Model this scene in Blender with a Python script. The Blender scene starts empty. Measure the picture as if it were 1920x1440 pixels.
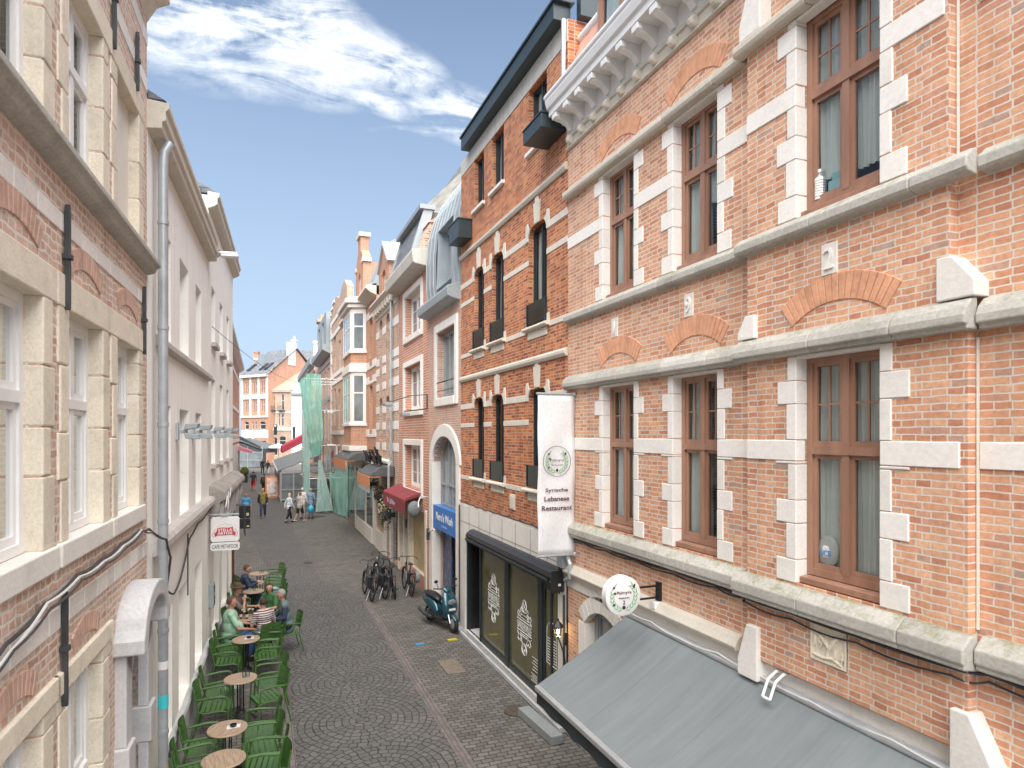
import bpy, bmesh, math, random
from mathutils import Vector, Matrix
random.seed(7)
SC=bpy.context.scene; COL=SC.collection
A=math.atan(470/1200); FP=1200.; HC=5.0; YH=815.; CX=960.
rad=math.radians; sin=math.sin; cos=math.cos; PI=math.pi

# ---------------------------------------------------------------- object helpers
def tag(o,label=None,cat=None,group=None,kind=None):
    if label: o['label']=label
    if cat: o['category']=cat
    if group: o['group']=group
    if kind: o['kind']=kind
    return o
def thing(name,label,cat,loc=(0,0,0),rz=0,group=None):
    o=bpy.data.objects.new(name,None); COL.objects.link(o); o.empty_display_size=.2
    o.location=loc; o.rotation_euler=(0,0,rz)
    return tag(o,label,cat,group)
def copy_tree(o,parent=None):
    c=o.copy(); COL.objects.link(c)
    c.parent=parent
    for ch in o.children: copy_tree(ch,c)
    return c
class MB:
    def __init__(s): s.v=[]; s.f=[]; s.m=[]; s.cm=0
    def add(s,vs,fs):
        n=len(s.v); s.v+= [tuple(p) for p in vs]
        for f in fs: s.f.append([i+n for i in f]); s.m.append(s.cm)
        return s
    def box(s,x0,x1,y0,y1,z0,z1):
        if x0>x1: x0,x1=x1,x0
        if y0>y1: y0,y1=y1,y0
        if z0>z1: z0,z1=z1,z0
        return s.add([(x0,y0,z0),(x1,y0,z0),(x1,y1,z0),(x0,y1,z0),(x0,y0,z1),(x1,y0,z1),(x1,y1,z1),(x0,y1,z1)],
              [(0,3,2,1),(4,5,6,7),(0,1,5,4),(1,2,6,5),(2,3,7,6),(3,0,4,7)])
    def prism(s,poly,vec):
        n=len(poly); v=Vector(vec)
        vs=[Vector(p) for p in poly]+[Vector(p)+v for p in poly]
        return s.add(vs,[list(range(n))[::-1],list(range(n,2*n))]+[(i,(i+1)%n,n+(i+1)%n,n+i) for i in range(n)])
    def ext(s,prof,x0,x1):            # (y,z) profile run along x
        return s.prism([(x0,y,z) for y,z in prof],(x1-x0,0,0))
    def plate(s,poly,y0,y1):          # (x,z) outline given a thickness in y
        return s.prism([(x,y0,z) for x,z in poly],(0,y1-y0,0))
    def slab(s,poly,z0,z1):
        return s.prism([(x,y,z0) for x,y in poly],(0,0,z1-z0))
    def tube(s,pts,r,n=8,cap=True,closed=False):
        P=[Vector(p) for p in pts]; R=r if isinstance(r,(list,tuple)) else [r]*len(P)
        rings=[]; up=None
        for i,p in enumerate(P):
            if closed: t=(P[(i+1)%len(P)]-P[i-1])
            else: t=(P[min(i+1,len(P)-1)]-P[max(i-1,0)])
            t=t.normalized() if t.length>1e-9 else Vector((0,0,1))
            if up is None: up=Vector((0,0,1)) if abs(t.z)<.9 else Vector((1,0,0))
            a=t.cross(up)
            if a.length<1e-5: a=t.cross(Vector((.3,.9,.1)))
            a.normalize(); b=a.cross(t).normalized(); up=b
            rings.append([p+a*cos(2*PI*k/n)*R[i]+b*sin(2*PI*k/n)*R[i] for k in range(n)])
        vs=[q for g in rings for q in g]; fs=[]; m=len(rings)
        for i in range(m if closed else m-1):
            j=(i+1)%m
            for k in range(n): fs.append((i*n+k,i*n+(k+1)%n,j*n+(k+1)%n,j*n+k))
        if cap and not closed: fs+= [list(range(n))[::-1],list(range((m-1)*n,m*n))]
        return s.add(vs,fs)
    def cap(s,a,b,ra,rb,n=8):         # tapered capsule
        a=Vector(a); b=Vector(b); d=(b-a); L=max(d.length,1e-4); d=d/L
        pts=[];R=[]
        for t in (-1,-.8,-.45): pts.append(a+d*ra*t); R.append(max(ra*math.sqrt(max(0,1-t*t)),.002))
        pts.append(a);R.append(ra); pts.append(b);R.append(rb)
        for t in (.45,.8,1): pts.append(b+d*rb*t); R.append(max(rb*math.sqrt(max(0,1-t*t)),.002))
        return s.tube(pts,R,n)
    def sph(s,c,r,n=10,m=6,rot=None):
        r=(r,r,r) if isinstance(r,(int,float)) else r; c=Vector(c); vs=[];fs=[]
        for i in range(m+1):
            a=PI*i/m
            for k in range(n):
                p=Vector((r[0]*sin(a)*cos(2*PI*k/n),r[1]*sin(a)*sin(2*PI*k/n),r[2]*cos(a)))
                vs.append(c+(rot@p if rot else p))
        for i in range(m):
            for k in range(n): fs.append((i*n+k,i*n+(k+1)%n,(i+1)*n+(k+1)%n,(i+1)*n+k))
        return s.add(vs,fs)
    def lathe(s,prof,c=(0,0,0),n=16,axis='z'):
        vs=[];fs=[];m=len(prof)
        for r,z in prof:
            for k in range(n):
                x,y=max(r,1e-4)*cos(2*PI*k/n),max(r,1e-4)*sin(2*PI*k/n)
                q=(x,y,z) if axis=='z' else ((x,z,y) if axis=='y' else (z,x,y))
                vs.append((q[0]+c[0],q[1]+c[1],q[2]+c[2]))
        for i in range(m-1):
            for k in range(n): fs.append((i*n+k,i*n+(k+1)%n,(i+1)*n+(k+1)%n,(i+1)*n+k))
        fs+= [list(range(n))[::-1],list(range((m-1)*n,m*n))]
        return s.add(vs,fs)
    def grid(s,rows):
        m=len(rows);n=len(rows[0])
        return s.add([p for r in rows for p in r],[(i*n+k,i*n+k+1,(i+1)*n+k+1,(i+1)*n+k) for i in range(m-1) for k in range(n-1)])
    def cut(s): s.k=getattr(s,'k',[])+[(len(s.v),len(s.f))]; return s
    def build(s,name,mat,parent=None,smooth=False,bevel=0,seg=2,label=None,recalc=True):
        if getattr(s,'k',None):          # pieces closed off with cut(): each becomes a part of its own
            ks=[(0,0)]+s.k; ks=ks if ks[-1]==(len(s.v),len(s.f)) else ks+[(len(s.v),len(s.f))]; r=[]
            for (v0,f0),(v1,f1) in zip(ks,ks[1:]):
                if f1==f0: continue
                p=MB(); p.v=s.v[v0:v1]; p.f=[[i-v0 for i in f] for f in s.f[f0:f1]]; p.m=s.m[f0:f1]
                r.append(p.build(name,mat,parent,smooth,bevel,seg,label,recalc))
            return r
        me=bpy.data.meshes.new(name); me.from_pydata(s.v,[],s.f)
        ms=mat if isinstance(mat,(list,tuple)) else [mat]
        for m in ms: me.materials.append(m)
        if len(ms)>1: me.polygons.foreach_set('material_index',s.m)
        if recalc:
            bm=bmesh.new(); bm.from_mesh(me); bmesh.ops.recalc_face_normals(bm,faces=bm.faces); bm.to_mesh(me); bm.free()
        if smooth: me.polygons.foreach_set('use_smooth',[True]*len(me.polygons))
        me.update()
        o=bpy.data.objects.new(name,me); COL.objects.link(o); o.parent=parent
        if bevel:
            b=o.modifiers.new('bevel','BEVEL'); b.width=bevel; b.segments=seg; b.limit_method='ANGLE'; b.angle_limit=rad(40)
        if smooth:
            try: me.set_sharp_from_angle(angle=rad(38))
            except Exception: pass
        if label: o['label']=label
        return o
def arc(cx,cz,rx,rz,a0,a1,n):
    return [(cx+rx*cos(rad(a0+(a1-a0)*i/n)),cz+rz*sin(rad(a0+(a1-a0)*i/n))) for i in range(n+1)]

# ---------------------------------------------------------------- materials
def newmat(name):
    m=bpy.data.materials.new(name); m.use_nodes=True; nt=m.node_tree
    return m,nt,nt.nodes['Principled BSDF']
def lk(nt,a,b): nt.links.new(a,b)
def ramp(nt,fac,cols):
    r=nt.nodes.new('ShaderNodeValToRGB'); e=r.color_ramp.elements
    while len(e)<len(cols): e.new(.5)
    for i,(p,c) in enumerate(cols): e[i].position=p; e[i].color=(*c,1)
    lk(nt,fac,r.inputs[0]); return r.outputs[0]
def noise(nt,vec,scale,detail=4,rough=.55):
    n=nt.nodes.new('ShaderNodeTexNoise'); n.inputs['Scale'].default_value=scale; n.inputs['Detail'].default_value=detail; n.inputs['Roughness'].default_value=rough
    if vec: lk(nt,vec,n.inputs['Vector'])
    return n.outputs['Fac']
def mth(nt,op,a,b=None,c=None,clamp=False):
    n=nt.nodes.new('ShaderNodeMath'); n.operation=op; n.use_clamp=clamp
    for i,v in enumerate((a,b,c)):
        if v is None: continue
        if isinstance(v,(int,float)): n.inputs[i].default_value=v
        else: lk(nt,v,n.inputs[i])
    return n.outputs[0]
def mixc(nt,fac,a,b,mode='MIX'):
    n=nt.nodes.new('ShaderNodeMix'); n.data_type='RGBA'; n.blend_type=mode
    for sck,v in ((n.inputs[0],fac),(n.inputs[6],a),(n.inputs[7],b)):
        if isinstance(v,(int,float)): sck.default_value=v
        elif isinstance(v,tuple): sck.default_value=(*v,1)
        else: lk(nt,v,sck)
    return n.outputs[2]
def bump(nt,h,b,strength=.3,dist=.01):
    n=nt.nodes.new('ShaderNodeBump'); n.inputs['Strength'].default_value=strength; n.inputs['Distance'].default_value=dist
    lk(nt,h,n.inputs['Height']); lk(nt,n.outputs[0],b.inputs['Normal'])
def objco(nt): return nt.nodes.new('ShaderNodeTexCoord').outputs['Object']
_pm={}
def pm(name,col,rough=.6,metal=0,var=.12,scale=3,bs=0,bscale=60,stretch=None,coat=0):
    if name in _pm: return _pm[name]
    m,nt,b=newmat(name); co=objco(nt)
    if stretch:
        mp=nt.nodes.new('ShaderNodeMapping'); mp.inputs['Scale'].default_value=stretch; lk(nt,co,mp.inputs[0]); co=mp.outputs[0]
    f=noise(nt,co,scale,5,.6)
    lo=tuple(max(0,c*(1-var*1.5)) for c in col); hi=tuple(min(1,c*(1+var*1.5)) for c in col)
    lk(nt,ramp(nt,f,[(.25,lo),(.75,hi)]),b.inputs['Base Color'])
    b.inputs['Metallic'].default_value=metal
    lk(nt,mth(nt,'MULTIPLY_ADD',f,.25,rough-.125),b.inputs['Roughness'])
    if coat: b.inputs['Coat Weight'].default_value=coat; b.inputs['Coat Roughness'].default_value=.15
    if bs: bump(nt,noise(nt,co,bscale,4),b,bs,.01)
    _pm[name]=m; return m
def wallvec(nt,wob=.004):
    s=nt.nodes.new('ShaderNodeSeparateXYZ'); co=objco(nt); lk(nt,co,s.inputs[0])
    u=mth(nt,'ADD',s.outputs[0],s.outputs[1])
    n1=noise(nt,co,9,2); n2=noise(nt,co,7.3,2)
    u=mth(nt,'ADD',u,mth(nt,'MULTIPLY_ADD',n1,wob*4,-wob*2)); w=mth(nt,'ADD',s.outputs[2],mth(nt,'MULTIPLY_ADD',n2,wob*4,-wob*2))
    c=nt.nodes.new('ShaderNodeCombineXYZ'); lk(nt,u,c.inputs[0]); lk(nt,w,c.inputs[1])
    return c.outputs[0],co
def brick(name,cols,mortar,bw=.2,rh=.058,ms=.006,wob=.003,squash=.55,dirt=.25,stain=None,bstr=.6,rough=.85):
    m,nt,b=newmat(name); v,co=wallvec(nt,wob)
    t=nt.nodes.new('ShaderNodeTexBrick'); lk(nt,v,t.inputs['Vector'])
    t.inputs['Color1'].default_value=(0,0,0,1); t.inputs['Color2'].default_value=(1,1,1,1); t.inputs['Mortar'].default_value=(.5,.5,.5,1)
    t.inputs['Scale'].default_value=1; t.inputs['Mortar Size'].default_value=ms; t.inputs['Mortar Smooth'].default_value=.25
    t.inputs['Brick Width'].default_value=bw; t.inputs['Row Height'].default_value=rh; t.offset=.5; t.squash=squash; t.squash_frequency=2
    c=ramp(nt,t.outputs['Color'],cols)
    f1=noise(nt,co,22,4,.7); c=mixc(nt,.5,c,ramp(nt,f1,[(.3,(.55,.55,.55)),(.7,(1.25,1.2,1.15))]),'MULTIPLY')
    f2=noise(nt,co,.9,5,.65)
    f3=noise(nt,co,60,3); mo=mixc(nt,f3,tuple(x*.75 for x in mortar),mortar)
    c=mixc(nt,t.outputs['Fac'],c,mo)
    c=mixc(nt,dirt,c,ramp(nt,f2,[(.3,(.45,.43,.4)),(.62,(1.1,1.08,1.05))]),'MULTIPLY')
    mp=nt.nodes.new('ShaderNodeMapping'); mp.inputs['Scale'].default_value=(2.6,2.6,.28); lk(nt,co,mp.inputs[0])
    c=mixc(nt,.55,c,ramp(nt,noise(nt,mp.outputs[0],1.5,6,.7),[(.28,(.62,.6,.58)),(.5,(1,1,1)),(.8,(1.12,1.11,1.1))]),'MULTIPLY')     # soot and damp streaks
    c=mixc(nt,ramp(nt,noise(nt,co,2.1,7,.8),[(.63,(0,0,0)),(.76,(.42,.42,.42))]),c,tuple(min(1,x*1.12) for x in mortar))               # pale repairs and bloom
    if stain:
        c=mixc(nt,ramp(nt,noise(nt,co,1.6,6,.75),[(.6,(0,0,0)),(.75,(.8,.8,.8))]),c,stain)
    lk(nt,c,b.inputs['Base Color']); b.inputs['Roughness'].default_value=rough; b.inputs['Specular IOR Level'].default_value=.25
    h=mth(nt,'ADD',mth(nt,'MULTIPLY',t.outputs['Fac'],-1),mth(nt,'MULTIPLY',f1,.5))
    bump(nt,h,b,bstr,.008)
    return m
def stone(name,col,var=.12,moss=None,scale=2.2,rough=.8,bstr=.25,dark=(.5,.5,.5)):
    m,nt,b=newmat(name); co=objco(nt)
    f=noise(nt,co,scale,7,.7); f2=noise(nt,co,scale*14,4,.7)
    c=ramp(nt,f,[(.2,tuple(x*(1-2*var) for x in col)),(.5,col),(.8,tuple(min(1,x*(1+var)) for x in col))])
    c=mixc(nt,.35,c,ramp(nt,f2,[(.35,dark),(.6,(1.08,1.08,1.08))]),'MULTIPLY')
    if moss:
        f3=noise(nt,co,5.5,7,.8); g=nt.nodes.new('ShaderNodeNewGeometry'); s=nt.nodes.new('ShaderNodeSeparateXYZ'); lk(nt,g.outputs['Normal'],s.inputs[0])
        up=mth(nt,'MULTIPLY_ADD',s.outputs[2],.5,.5); k=mth(nt,'MULTIPLY',up,f3)
        c=mixc(nt,ramp(nt,k,[(.42,(0,0,0)),(.56,(.6,.6,.6))]),c,ramp(nt,noise(nt,co,40,3),[(.4,moss),(.6,tuple(min(1,x*1.9) for x in moss))]))
    g2=nt.nodes.new('ShaderNodeNewGeometry'); c=mixc(nt,.8,c,ramp(nt,g2.outputs['Random Per Island'],[(0,(.86,.85,.83)),(.5,(1,.99,.97)),(1,(1.08,1.07,1.07))]),'MULTIPLY')
    c=mixc(nt,ramp(nt,noise(nt,co,3.1,7,.8),[(.58,(0,0,0)),(.72,(.4,.4,.4))]),c,tuple(x*.62 for x in col))
    lk(nt,c,b.inputs['Base Color']); b.inputs['Roughness'].default_value=rough; b.inputs['Specular IOR Level'].default_value=.3
    bump(nt,mth(nt,'ADD',f2,mth(nt,'MULTIPLY',f,.6)),b,bstr,.012)
    return m
def plaster(name,col,streak=.6,bstr=.15):
    m,nt,b=newmat(name); co=objco(nt)
    mp=nt.nodes.new('ShaderNodeMapping'); mp.inputs['Scale'].default_value=(6,6,.35); lk(nt,co,mp.inputs[0])
    f=noise(nt,mp.outputs[0],1,6,.7); f1=noise(nt,co,.7,4); f2=noise(nt,co,90,3)
    c=mixc(nt,streak*.5,col,ramp(nt,f,[(.3,(.55,.52,.48)),(.55,(1.05,1.05,1.05))]),'MULTIPLY')
    c=mixc(nt,.3,c,ramp(nt,f1,[(.3,(.8,.78,.76)),(.7,(1.06,1.06,1.06))]),'MULTIPLY')
    c=mixc(nt,ramp(nt,noise(nt,co,1.4,8,.75),[(.56,(0,0,0)),(.6,(.35,.35,.35)),(1,(.35,.35,.35))]),c,tuple(x*.9 for x in col))
    vo=nt.nodes.new('ShaderNodeTexVoronoi'); vo.feature='DISTANCE_TO_EDGE'; vo.inputs['Scale'].default_value=.9; wv=nt.nodes.new('ShaderNodeVectorMath'); wv.operation='ADD'; nz=nt.nodes.new('ShaderNodeTexNoise'); nz.inputs['Scale'].default_value=3; nz.inputs['Detail'].default_value=6; lk(nt,co,nz.inputs['Vector']); lk(nt,co,wv.inputs[0]); lk(nt,nz.outputs['Color'],wv.inputs[1]); lk(nt,wv.outputs[0],vo.inputs['Vector'])
    c=mixc(nt,mth(nt,'MULTIPLY',mth(nt,'LESS_THAN',vo.outputs['Distance'],.004),mth(nt,'MULTIPLY_ADD',f1,2,-.75,True)),c,tuple(x*.5 for x in col))     # hairline cracks
    lk(nt,c,b.inputs['Base Color']); b.inputs['Roughness'].default_value=.85; b.inputs['Specular IOR Level'].default_value=.25
    bump(nt,mth(nt,'ADD',f2,mth(nt,'MULTIPLY',f1,1.5)),b,bstr,.006); return m
def glassy(name,tint,rough=.04,var=.3):      # window seen against an unlit room
    m,nt,b=newmat(name); co=objco(nt); f=noise(nt,co,1.3,3)
    lk(nt,ramp(nt,f,[(.3,tuple(c*(1-var) for c in tint)),(.7,tuple(c*(1+var) for c in tint))]),b.inputs['Base Color'])
    b.inputs['Roughness'].default_value=rough; b.inputs['Specular IOR Level'].default_value=.8
    bump(nt,noise(nt,co,2.2,2),b,.03,.02); return m
def clearglass(name,tint=(.85,.95,.93)):
    m=bpy.data.materials.new(name); m.use_nodes=True; nt=m.node_tree; nt.nodes.remove(nt.nodes['Principled BSDF'])
    tr=nt.nodes.new('ShaderNodeBsdfTransparent'); tr.inputs[0].default_value=(*tint,1)
    gl=nt.nodes.new('ShaderNodeBsdfGlossy'); gl.inputs['Roughness'].default_value=.03
    fr=nt.nodes.new('ShaderNodeFresnel'); fr.inputs['IOR'].default_value=1.5
    nb=nt.nodes.new('ShaderNodeBump'); nb.inputs['Strength'].default_value=.04; lk(nt,noise(nt,objco(nt),2.5,2),nb.inputs['Height'])
    lk(nt,nb.outputs[0],gl.inputs['Normal'])
    mx=nt.nodes.new('ShaderNodeMixShader'); lk(nt,mth(nt,'MULTIPLY_ADD',fr.outputs[0],.75,.02,True),mx.inputs[0]); lk(nt,tr.outputs[0],mx.inputs[1]); lk(nt,gl.outputs[0],mx.inputs[2])
    lk(nt,mx.outputs[0],nt.nodes['Material Output'].inputs[0]); return m
def emit(name,col,st):
    m,nt,b=newmat(name); b.inputs['Base Color'].default_value=(*col,1); b.inputs['Emission Color'].default_value=(*col,1); b.inputs['Emission Strength'].default_value=st; return m

WB=[(0,(.56,.25,.16)),(.3,(.68,.35,.21)),(.55,(.73,.40,.25)),(.78,(.78,.47,.30)),(.93,(.64,.33,.23)),(1,(.5,.36,.29))]
M={}
M['brick_red']=brick('brick_red',[(0,(.30,.085,.05)),(.3,(.48,.15,.065)),(.6,(.60,.215,.085)),(.85,(.68,.29,.12)),(1,(.28,.12,.085))],(.6,.5,.4),bw=.21,rh=.06,ms=.006,stain=None)
M['brick_school']=brick('brick_school',WB,(.80,.73,.64),bw=.22,rh=.0575,ms=.007,wob=.006)
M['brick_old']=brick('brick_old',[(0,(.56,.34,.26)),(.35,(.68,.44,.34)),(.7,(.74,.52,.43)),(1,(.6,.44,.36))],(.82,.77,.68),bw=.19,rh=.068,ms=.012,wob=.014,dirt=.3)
M['brick_pink']=brick('brick_pink',[(0,(.54,.24,.15)),(.5,(.62,.30,.19)),(1,(.57,.26,.16))],(.78,.68,.6),bw=.6,rh=.085,ms=.013,wob=.001,squash=1,dirt=.15)
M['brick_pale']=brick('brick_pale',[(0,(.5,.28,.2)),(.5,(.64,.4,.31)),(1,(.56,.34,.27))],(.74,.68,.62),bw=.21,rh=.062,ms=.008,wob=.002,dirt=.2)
M['brick_orange']=brick('brick_orange',[(0,(.5,.22,.12)),(.5,(.62,.3,.17)),(1,(.56,.27,.17))],(.66,.58,.5),bw=.21,rh=.07,ms=.008,wob=.003,dirt=.2)
M['brick_brown']=brick('brick_brown',[(0,(.42,.24,.16)),(.4,(.58,.36,.25)),(.7,(.68,.47,.34)),(1,(.5,.3,.21))],(.74,.68,.6),bw=.22,rh=.075,ms=.012,wob=.01,dirt=.25)
M['arch_brick']=stone('arch_brick',(.70,.37,.23),.2,scale=6,dark=(.6,.6,.6))
M['white_stone']=stone('white_stone',(.80,.78,.74),.06,dark=(.82,.82,.82))
M['cream_stone']=stone('cream_stone',(.78,.72,.60),.14,dark=(.66,.64,.6),scale=3.2)
M['trim_stone']=stone('trim_stone',(.66,.62,.54),.08,dark=(.75,.75,.75))
M['mossy_stone']=stone('mossy_stone',(.5,.49,.45),.16,moss=(.13,.14,.05),dark=(.5,.5,.5))
M['grey_stone']=stone('grey_stone',(.54,.545,.55),.12,dark=(.7,.7,.7))
M['pale_stone']=stone('pale_stone',(.74,.72,.67),.08,dark=(.8,.8,.8))
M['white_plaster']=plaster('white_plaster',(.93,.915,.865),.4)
M['concrete']=plaster('concrete',(.55,.53,.48),.8,.3)
M['white_paint']=pm('white_paint',(.8,.8,.79),.4,0,.04,4)
M['cream_paint']=pm('cream_paint',(.72,.68,.6),.5,0,.06,3)
M['brown_wood']=pm('brown_wood',(.33,.18,.12),.45,0,.2,6,.2,30,(1,1,.12),.2)
M['frame_dark']=pm('frame_dark',(.02,.03,.034),.4,0,.15,5)
M['teal_metal']=pm('teal_metal',(.035,.052,.058),.4,.2,.12,3)
M['zinc']=pm('zinc',(.34,.385,.405),.55,.25,.08,2)
M['zinc_pipe']=pm('zinc_pipe',(.42,.46,.48),.45,.45,.12,4)
M['slate']=brick('slate',[(0,(.15,.165,.185)),(.5,(.21,.225,.25)),(1,(.26,.275,.295))],(.09,.1,.105),bw=.3,rh=.2,ms=.012,wob=.002,squash=1,dirt=.2,bstr=.4,rough=.6)
M['roof_tile']=pm('roof_tile',(.62,.33,.24),.7,0,.14,7,.2,30)
M['iron']=pm('iron',(.06,.065,.07),.55,.3,.2,8)
M['black']=pm('black',(.012,.012,.014),.45,0,.2,6)
M['black_plastic']=pm('black_plastic',(.02,.021,.023),.35,0,.2,6)
M['steel']=pm('steel',(.55,.56,.57),.35,.8,.1,6)
M['alu']=pm('alu',(.6,.62,.63),.35,.6,.08,6)
M['awning_cloth'],nt,b=newmat('awning_cloth'); co=objco(nt); mp=nt.nodes.new('ShaderNodeMapping'); mp.inputs['Scale'].default_value=(5,.5,.5); lk(nt,co,mp.inputs[0])
f=noise(nt,mp.outputs[0],1.4,7,.7); f2=noise(nt,co,1.1,5); f3=noise(nt,co,7,6,.75)
c=ramp(nt,f,[(.3,(.165,.188,.195)),(.6,(.2,.225,.232)),(.85,(.235,.255,.258))]); c=mixc(nt,.5,c,ramp(nt,f2,[(.3,(.86,.86,.86)),(.7,(1.1,1.1,1.1))]),'MULTIPLY'); c=mixc(nt,ramp(nt,f3,[(.66,(0,0,0)),(.72,(.3,.3,.3))]),c,(.32,.32,.3))
lk(nt,c,b.inputs['Base Color']); b.inputs['Roughness'].default_value=.85; wv=nt.nodes.new('ShaderNodeTexWave'); wv.inputs['Scale'].default_value=90; lk(nt,co,wv.inputs['Vector']); bump(nt,mth(nt,'ADD',wv.outputs['Fac'],mth(nt,'MULTIPLY',f,3)),b,.25,.004)
M['awning_dark']=pm('awning_dark',(.03,.04,.045),.8,0,.1,3)
M['glass_dark']=glassy('glass_dark',(.035,.042,.045))
M['glass_pale']=glassy('glass_pale',(.2,.23,.24))
M['glass_olive_reflect']=glassy('glass_olive_reflect',(.13,.12,.055),.03,.15)  # olive base colour paints in the reflection of the street opposite
M['glass_green']=glassy('glass_green',(.008,.022,.02),.12)
M['glass_clear']=clearglass('glass_clear',(.95,.985,.98))
M['glass_drink']=clearglass('glass_drink',(.9,.95,.96))
M['curtain']=pm('curtain',(.80,.86,.85),.9,0,.06,2)
M['room']=pm('room',(.12,.12,.115),.9)
M['cable']=pm('cable',(.05,.05,.052),.6,0,.3,10)
M['cable_pale']=pm('cable_pale',(.6,.6,.58),.6,0,.1,10)
M['text_white']=pm('text_white',(.82,.84,.82),.5,0,.02)
M['text_plum']=pm('text_plum',(.09,.015,.04),.6,0,.05)
M['leaf_green']=pm('leaf_green',(.25,.45,.27),.7,0,.1)
M['orange_cloth']=pm('orange_cloth',(.62,.26,.12),.8,0,.15,5)
M['maroon_cloth']=pm('maroon_cloth',(.25,.045,.05),.8,0,.12,4)
M['net']=pm('net',(.16,.52,.42),.9,0,.18,1.2,.5,26)
# ---------------------------------------------------------------- camera, world, sun
cd=bpy.data.cameras.new('camera'); cam=bpy.data.objects.new('camera',cd); COL.objects.link(cam)
cam.location=(0,0,HC); cam.rotation_euler=(rad(90),0,-A); cd.sensor_width=36; cd.lens=36*FP/1920; cd.shift_y=(YH-720)/1920; cd.clip_end=2000; cd.clip_start=.05
SC.camera=cam
SUN=Vector((-.13,-.50,.84)).normalized()
w=bpy.data.worlds.new('World'); SC.world=w; w.use_nodes=True; nt=w.node_tree; bg=nt.nodes['Background']
sky=nt.nodes.new('ShaderNodeTexSky'); sky.sky_type='NISHITA'; sky.sun_disc=False
sky.sun_elevation=math.asin(SUN.z); sky.sun_rotation=math.atan2(SUN.x,SUN.y); sky.air_density=1.0; sky.dust_density=2.2; sky.ozone_density=1.5
co=nt.nodes.new('ShaderNodeTexCoord').outputs['Generated']
sp=nt.nodes.new('ShaderNodeSeparateXYZ'); lk(nt,co,sp.inputs[0])
ysafe=mth(nt,'MAXIMUM',sp.outputs[1],.08)
gx=mth(nt,'DIVIDE',sp.outputs[0],ysafe); gz=mth(nt,'DIVIDE',sp.outputs[2],ysafe)
def skyp(x,y):
    u=(x-CX)/FP; v=(YH-y)/FP; X=u*cos(A)+sin(A); Y=-u*sin(A)+cos(A); return X/Y,v/Y
dens=None
cv=nt.nodes.new('ShaderNodeCombineXYZ'); lk(nt,gx,cv.inputs[0]); lk(nt,gz,cv.inputs[1])
for (x0,y0,x1,y1,wd,k) in ((150,-80,560,110,.12,1.12),(360,20,760,140,.10,1.12),(520,40,860,175,.06,1.0),(270,50,580,175,.05,.85),(620,155,790,225,.022,.9),(740,175,1000,255,.055,1.1),(680,243,920,248,.010,.5),(480,-20,700,70,.06,.9)):
    a=Vector(skyp(x0,y0)); b=Vector(skyp(x1,y1)); c=(a+b)/2; d=(b-a); L=d.length/2; d.normalize()
    ux=mth(nt,'SUBTRACT',gx,c.x); uz=mth(nt,'SUBTRACT',gz,c.y)
    p=mth(nt,'ADD',mth(nt,'MULTIPLY',ux,d.x/L),mth(nt,'MULTIPLY',uz,d.y/L)); q=mth(nt,'ADD',mth(nt,'MULTIPLY',ux,-d.y/wd),mth(nt,'MULTIPLY',uz,d.x/wd))
    e=mth(nt,'MULTIPLY',mth(nt,'SUBTRACT',1,mth(nt,'ADD',mth(nt,'MULTIPLY',p,p),mth(nt,'MULTIPLY',q,q)),clamp=True),k)
    dens=e if dens is None else mth(nt,'MAXIMUM',dens,e)
mp=nt.nodes.new('ShaderNodeMapping'); mp.inputs['Rotation'].default_value=(0,0,rad(33)); mp.inputs['Scale'].default_value=(2.6,9,1); lk(nt,cv.outputs[0],mp.inputs[0])
n1=nt.nodes.new('ShaderNodeTexNoise'); n1.inputs['Scale'].default_value=2.6; n1.inputs['Detail'].default_value=9; n1.inputs['Roughness'].default_value=.62; n1.inputs['Distortion'].default_value=.9; lk(nt,mp.outputs[0],n1.inputs['Vector'])
n2=noise(nt,cv.outputs[0],26,7,.7)
nn=mth(nt,'ADD',mth(nt,'MULTIPLY',n1.outputs['Fac'],.75),mth(nt,'MULTIPLY',n2,.25))
cl=mth(nt,'MULTIPLY',mth(nt,'MULTIPLY',dens,1.35),mth(nt,'MULTIPLY_ADD',nn,5.2,-2.1),clamp=True)
cl=mth(nt,'MULTIPLY',cl,mth(nt,'GREATER_THAN',sp.outputs[1],.1))
# thin high veil towards the horizon
skc=mixc(nt,mth(nt,'MULTIPLY',mth(nt,'MULTIPLY_ADD',mth(nt,'ABSOLUTE',sp.outputs[2]),-1.7,1.15,True),.85),sky.outputs[0],(3.3,4.3,5.6))
lk(nt,mixc(nt,mth(nt,'MULTIPLY',cl,.93),skc,(6.4,6.7,7.0)),bg.inputs[0]); bg.inputs[1].default_value=.031
sl=bpy.data.lights.new('sun','SUN'); sl.energy=1.5; sl.angle=rad(85); sl.color=(1,.96,.9)
so=bpy.data.objects.new('sun',sl); COL.objects.link(so); so.rotation_euler=SUN.to_track_quat('Z','Y').to_euler()
SC.view_settings.view_transform='Standard'; SC.view_settings.look='None'; SC.view_settings.exposure=2.55; SC.view_settings.gamma=1
SC.cycles.use_denoising=True; SC.cycles.max_bounces=6; SC.cycles.transparent_max_bounces=12

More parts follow.
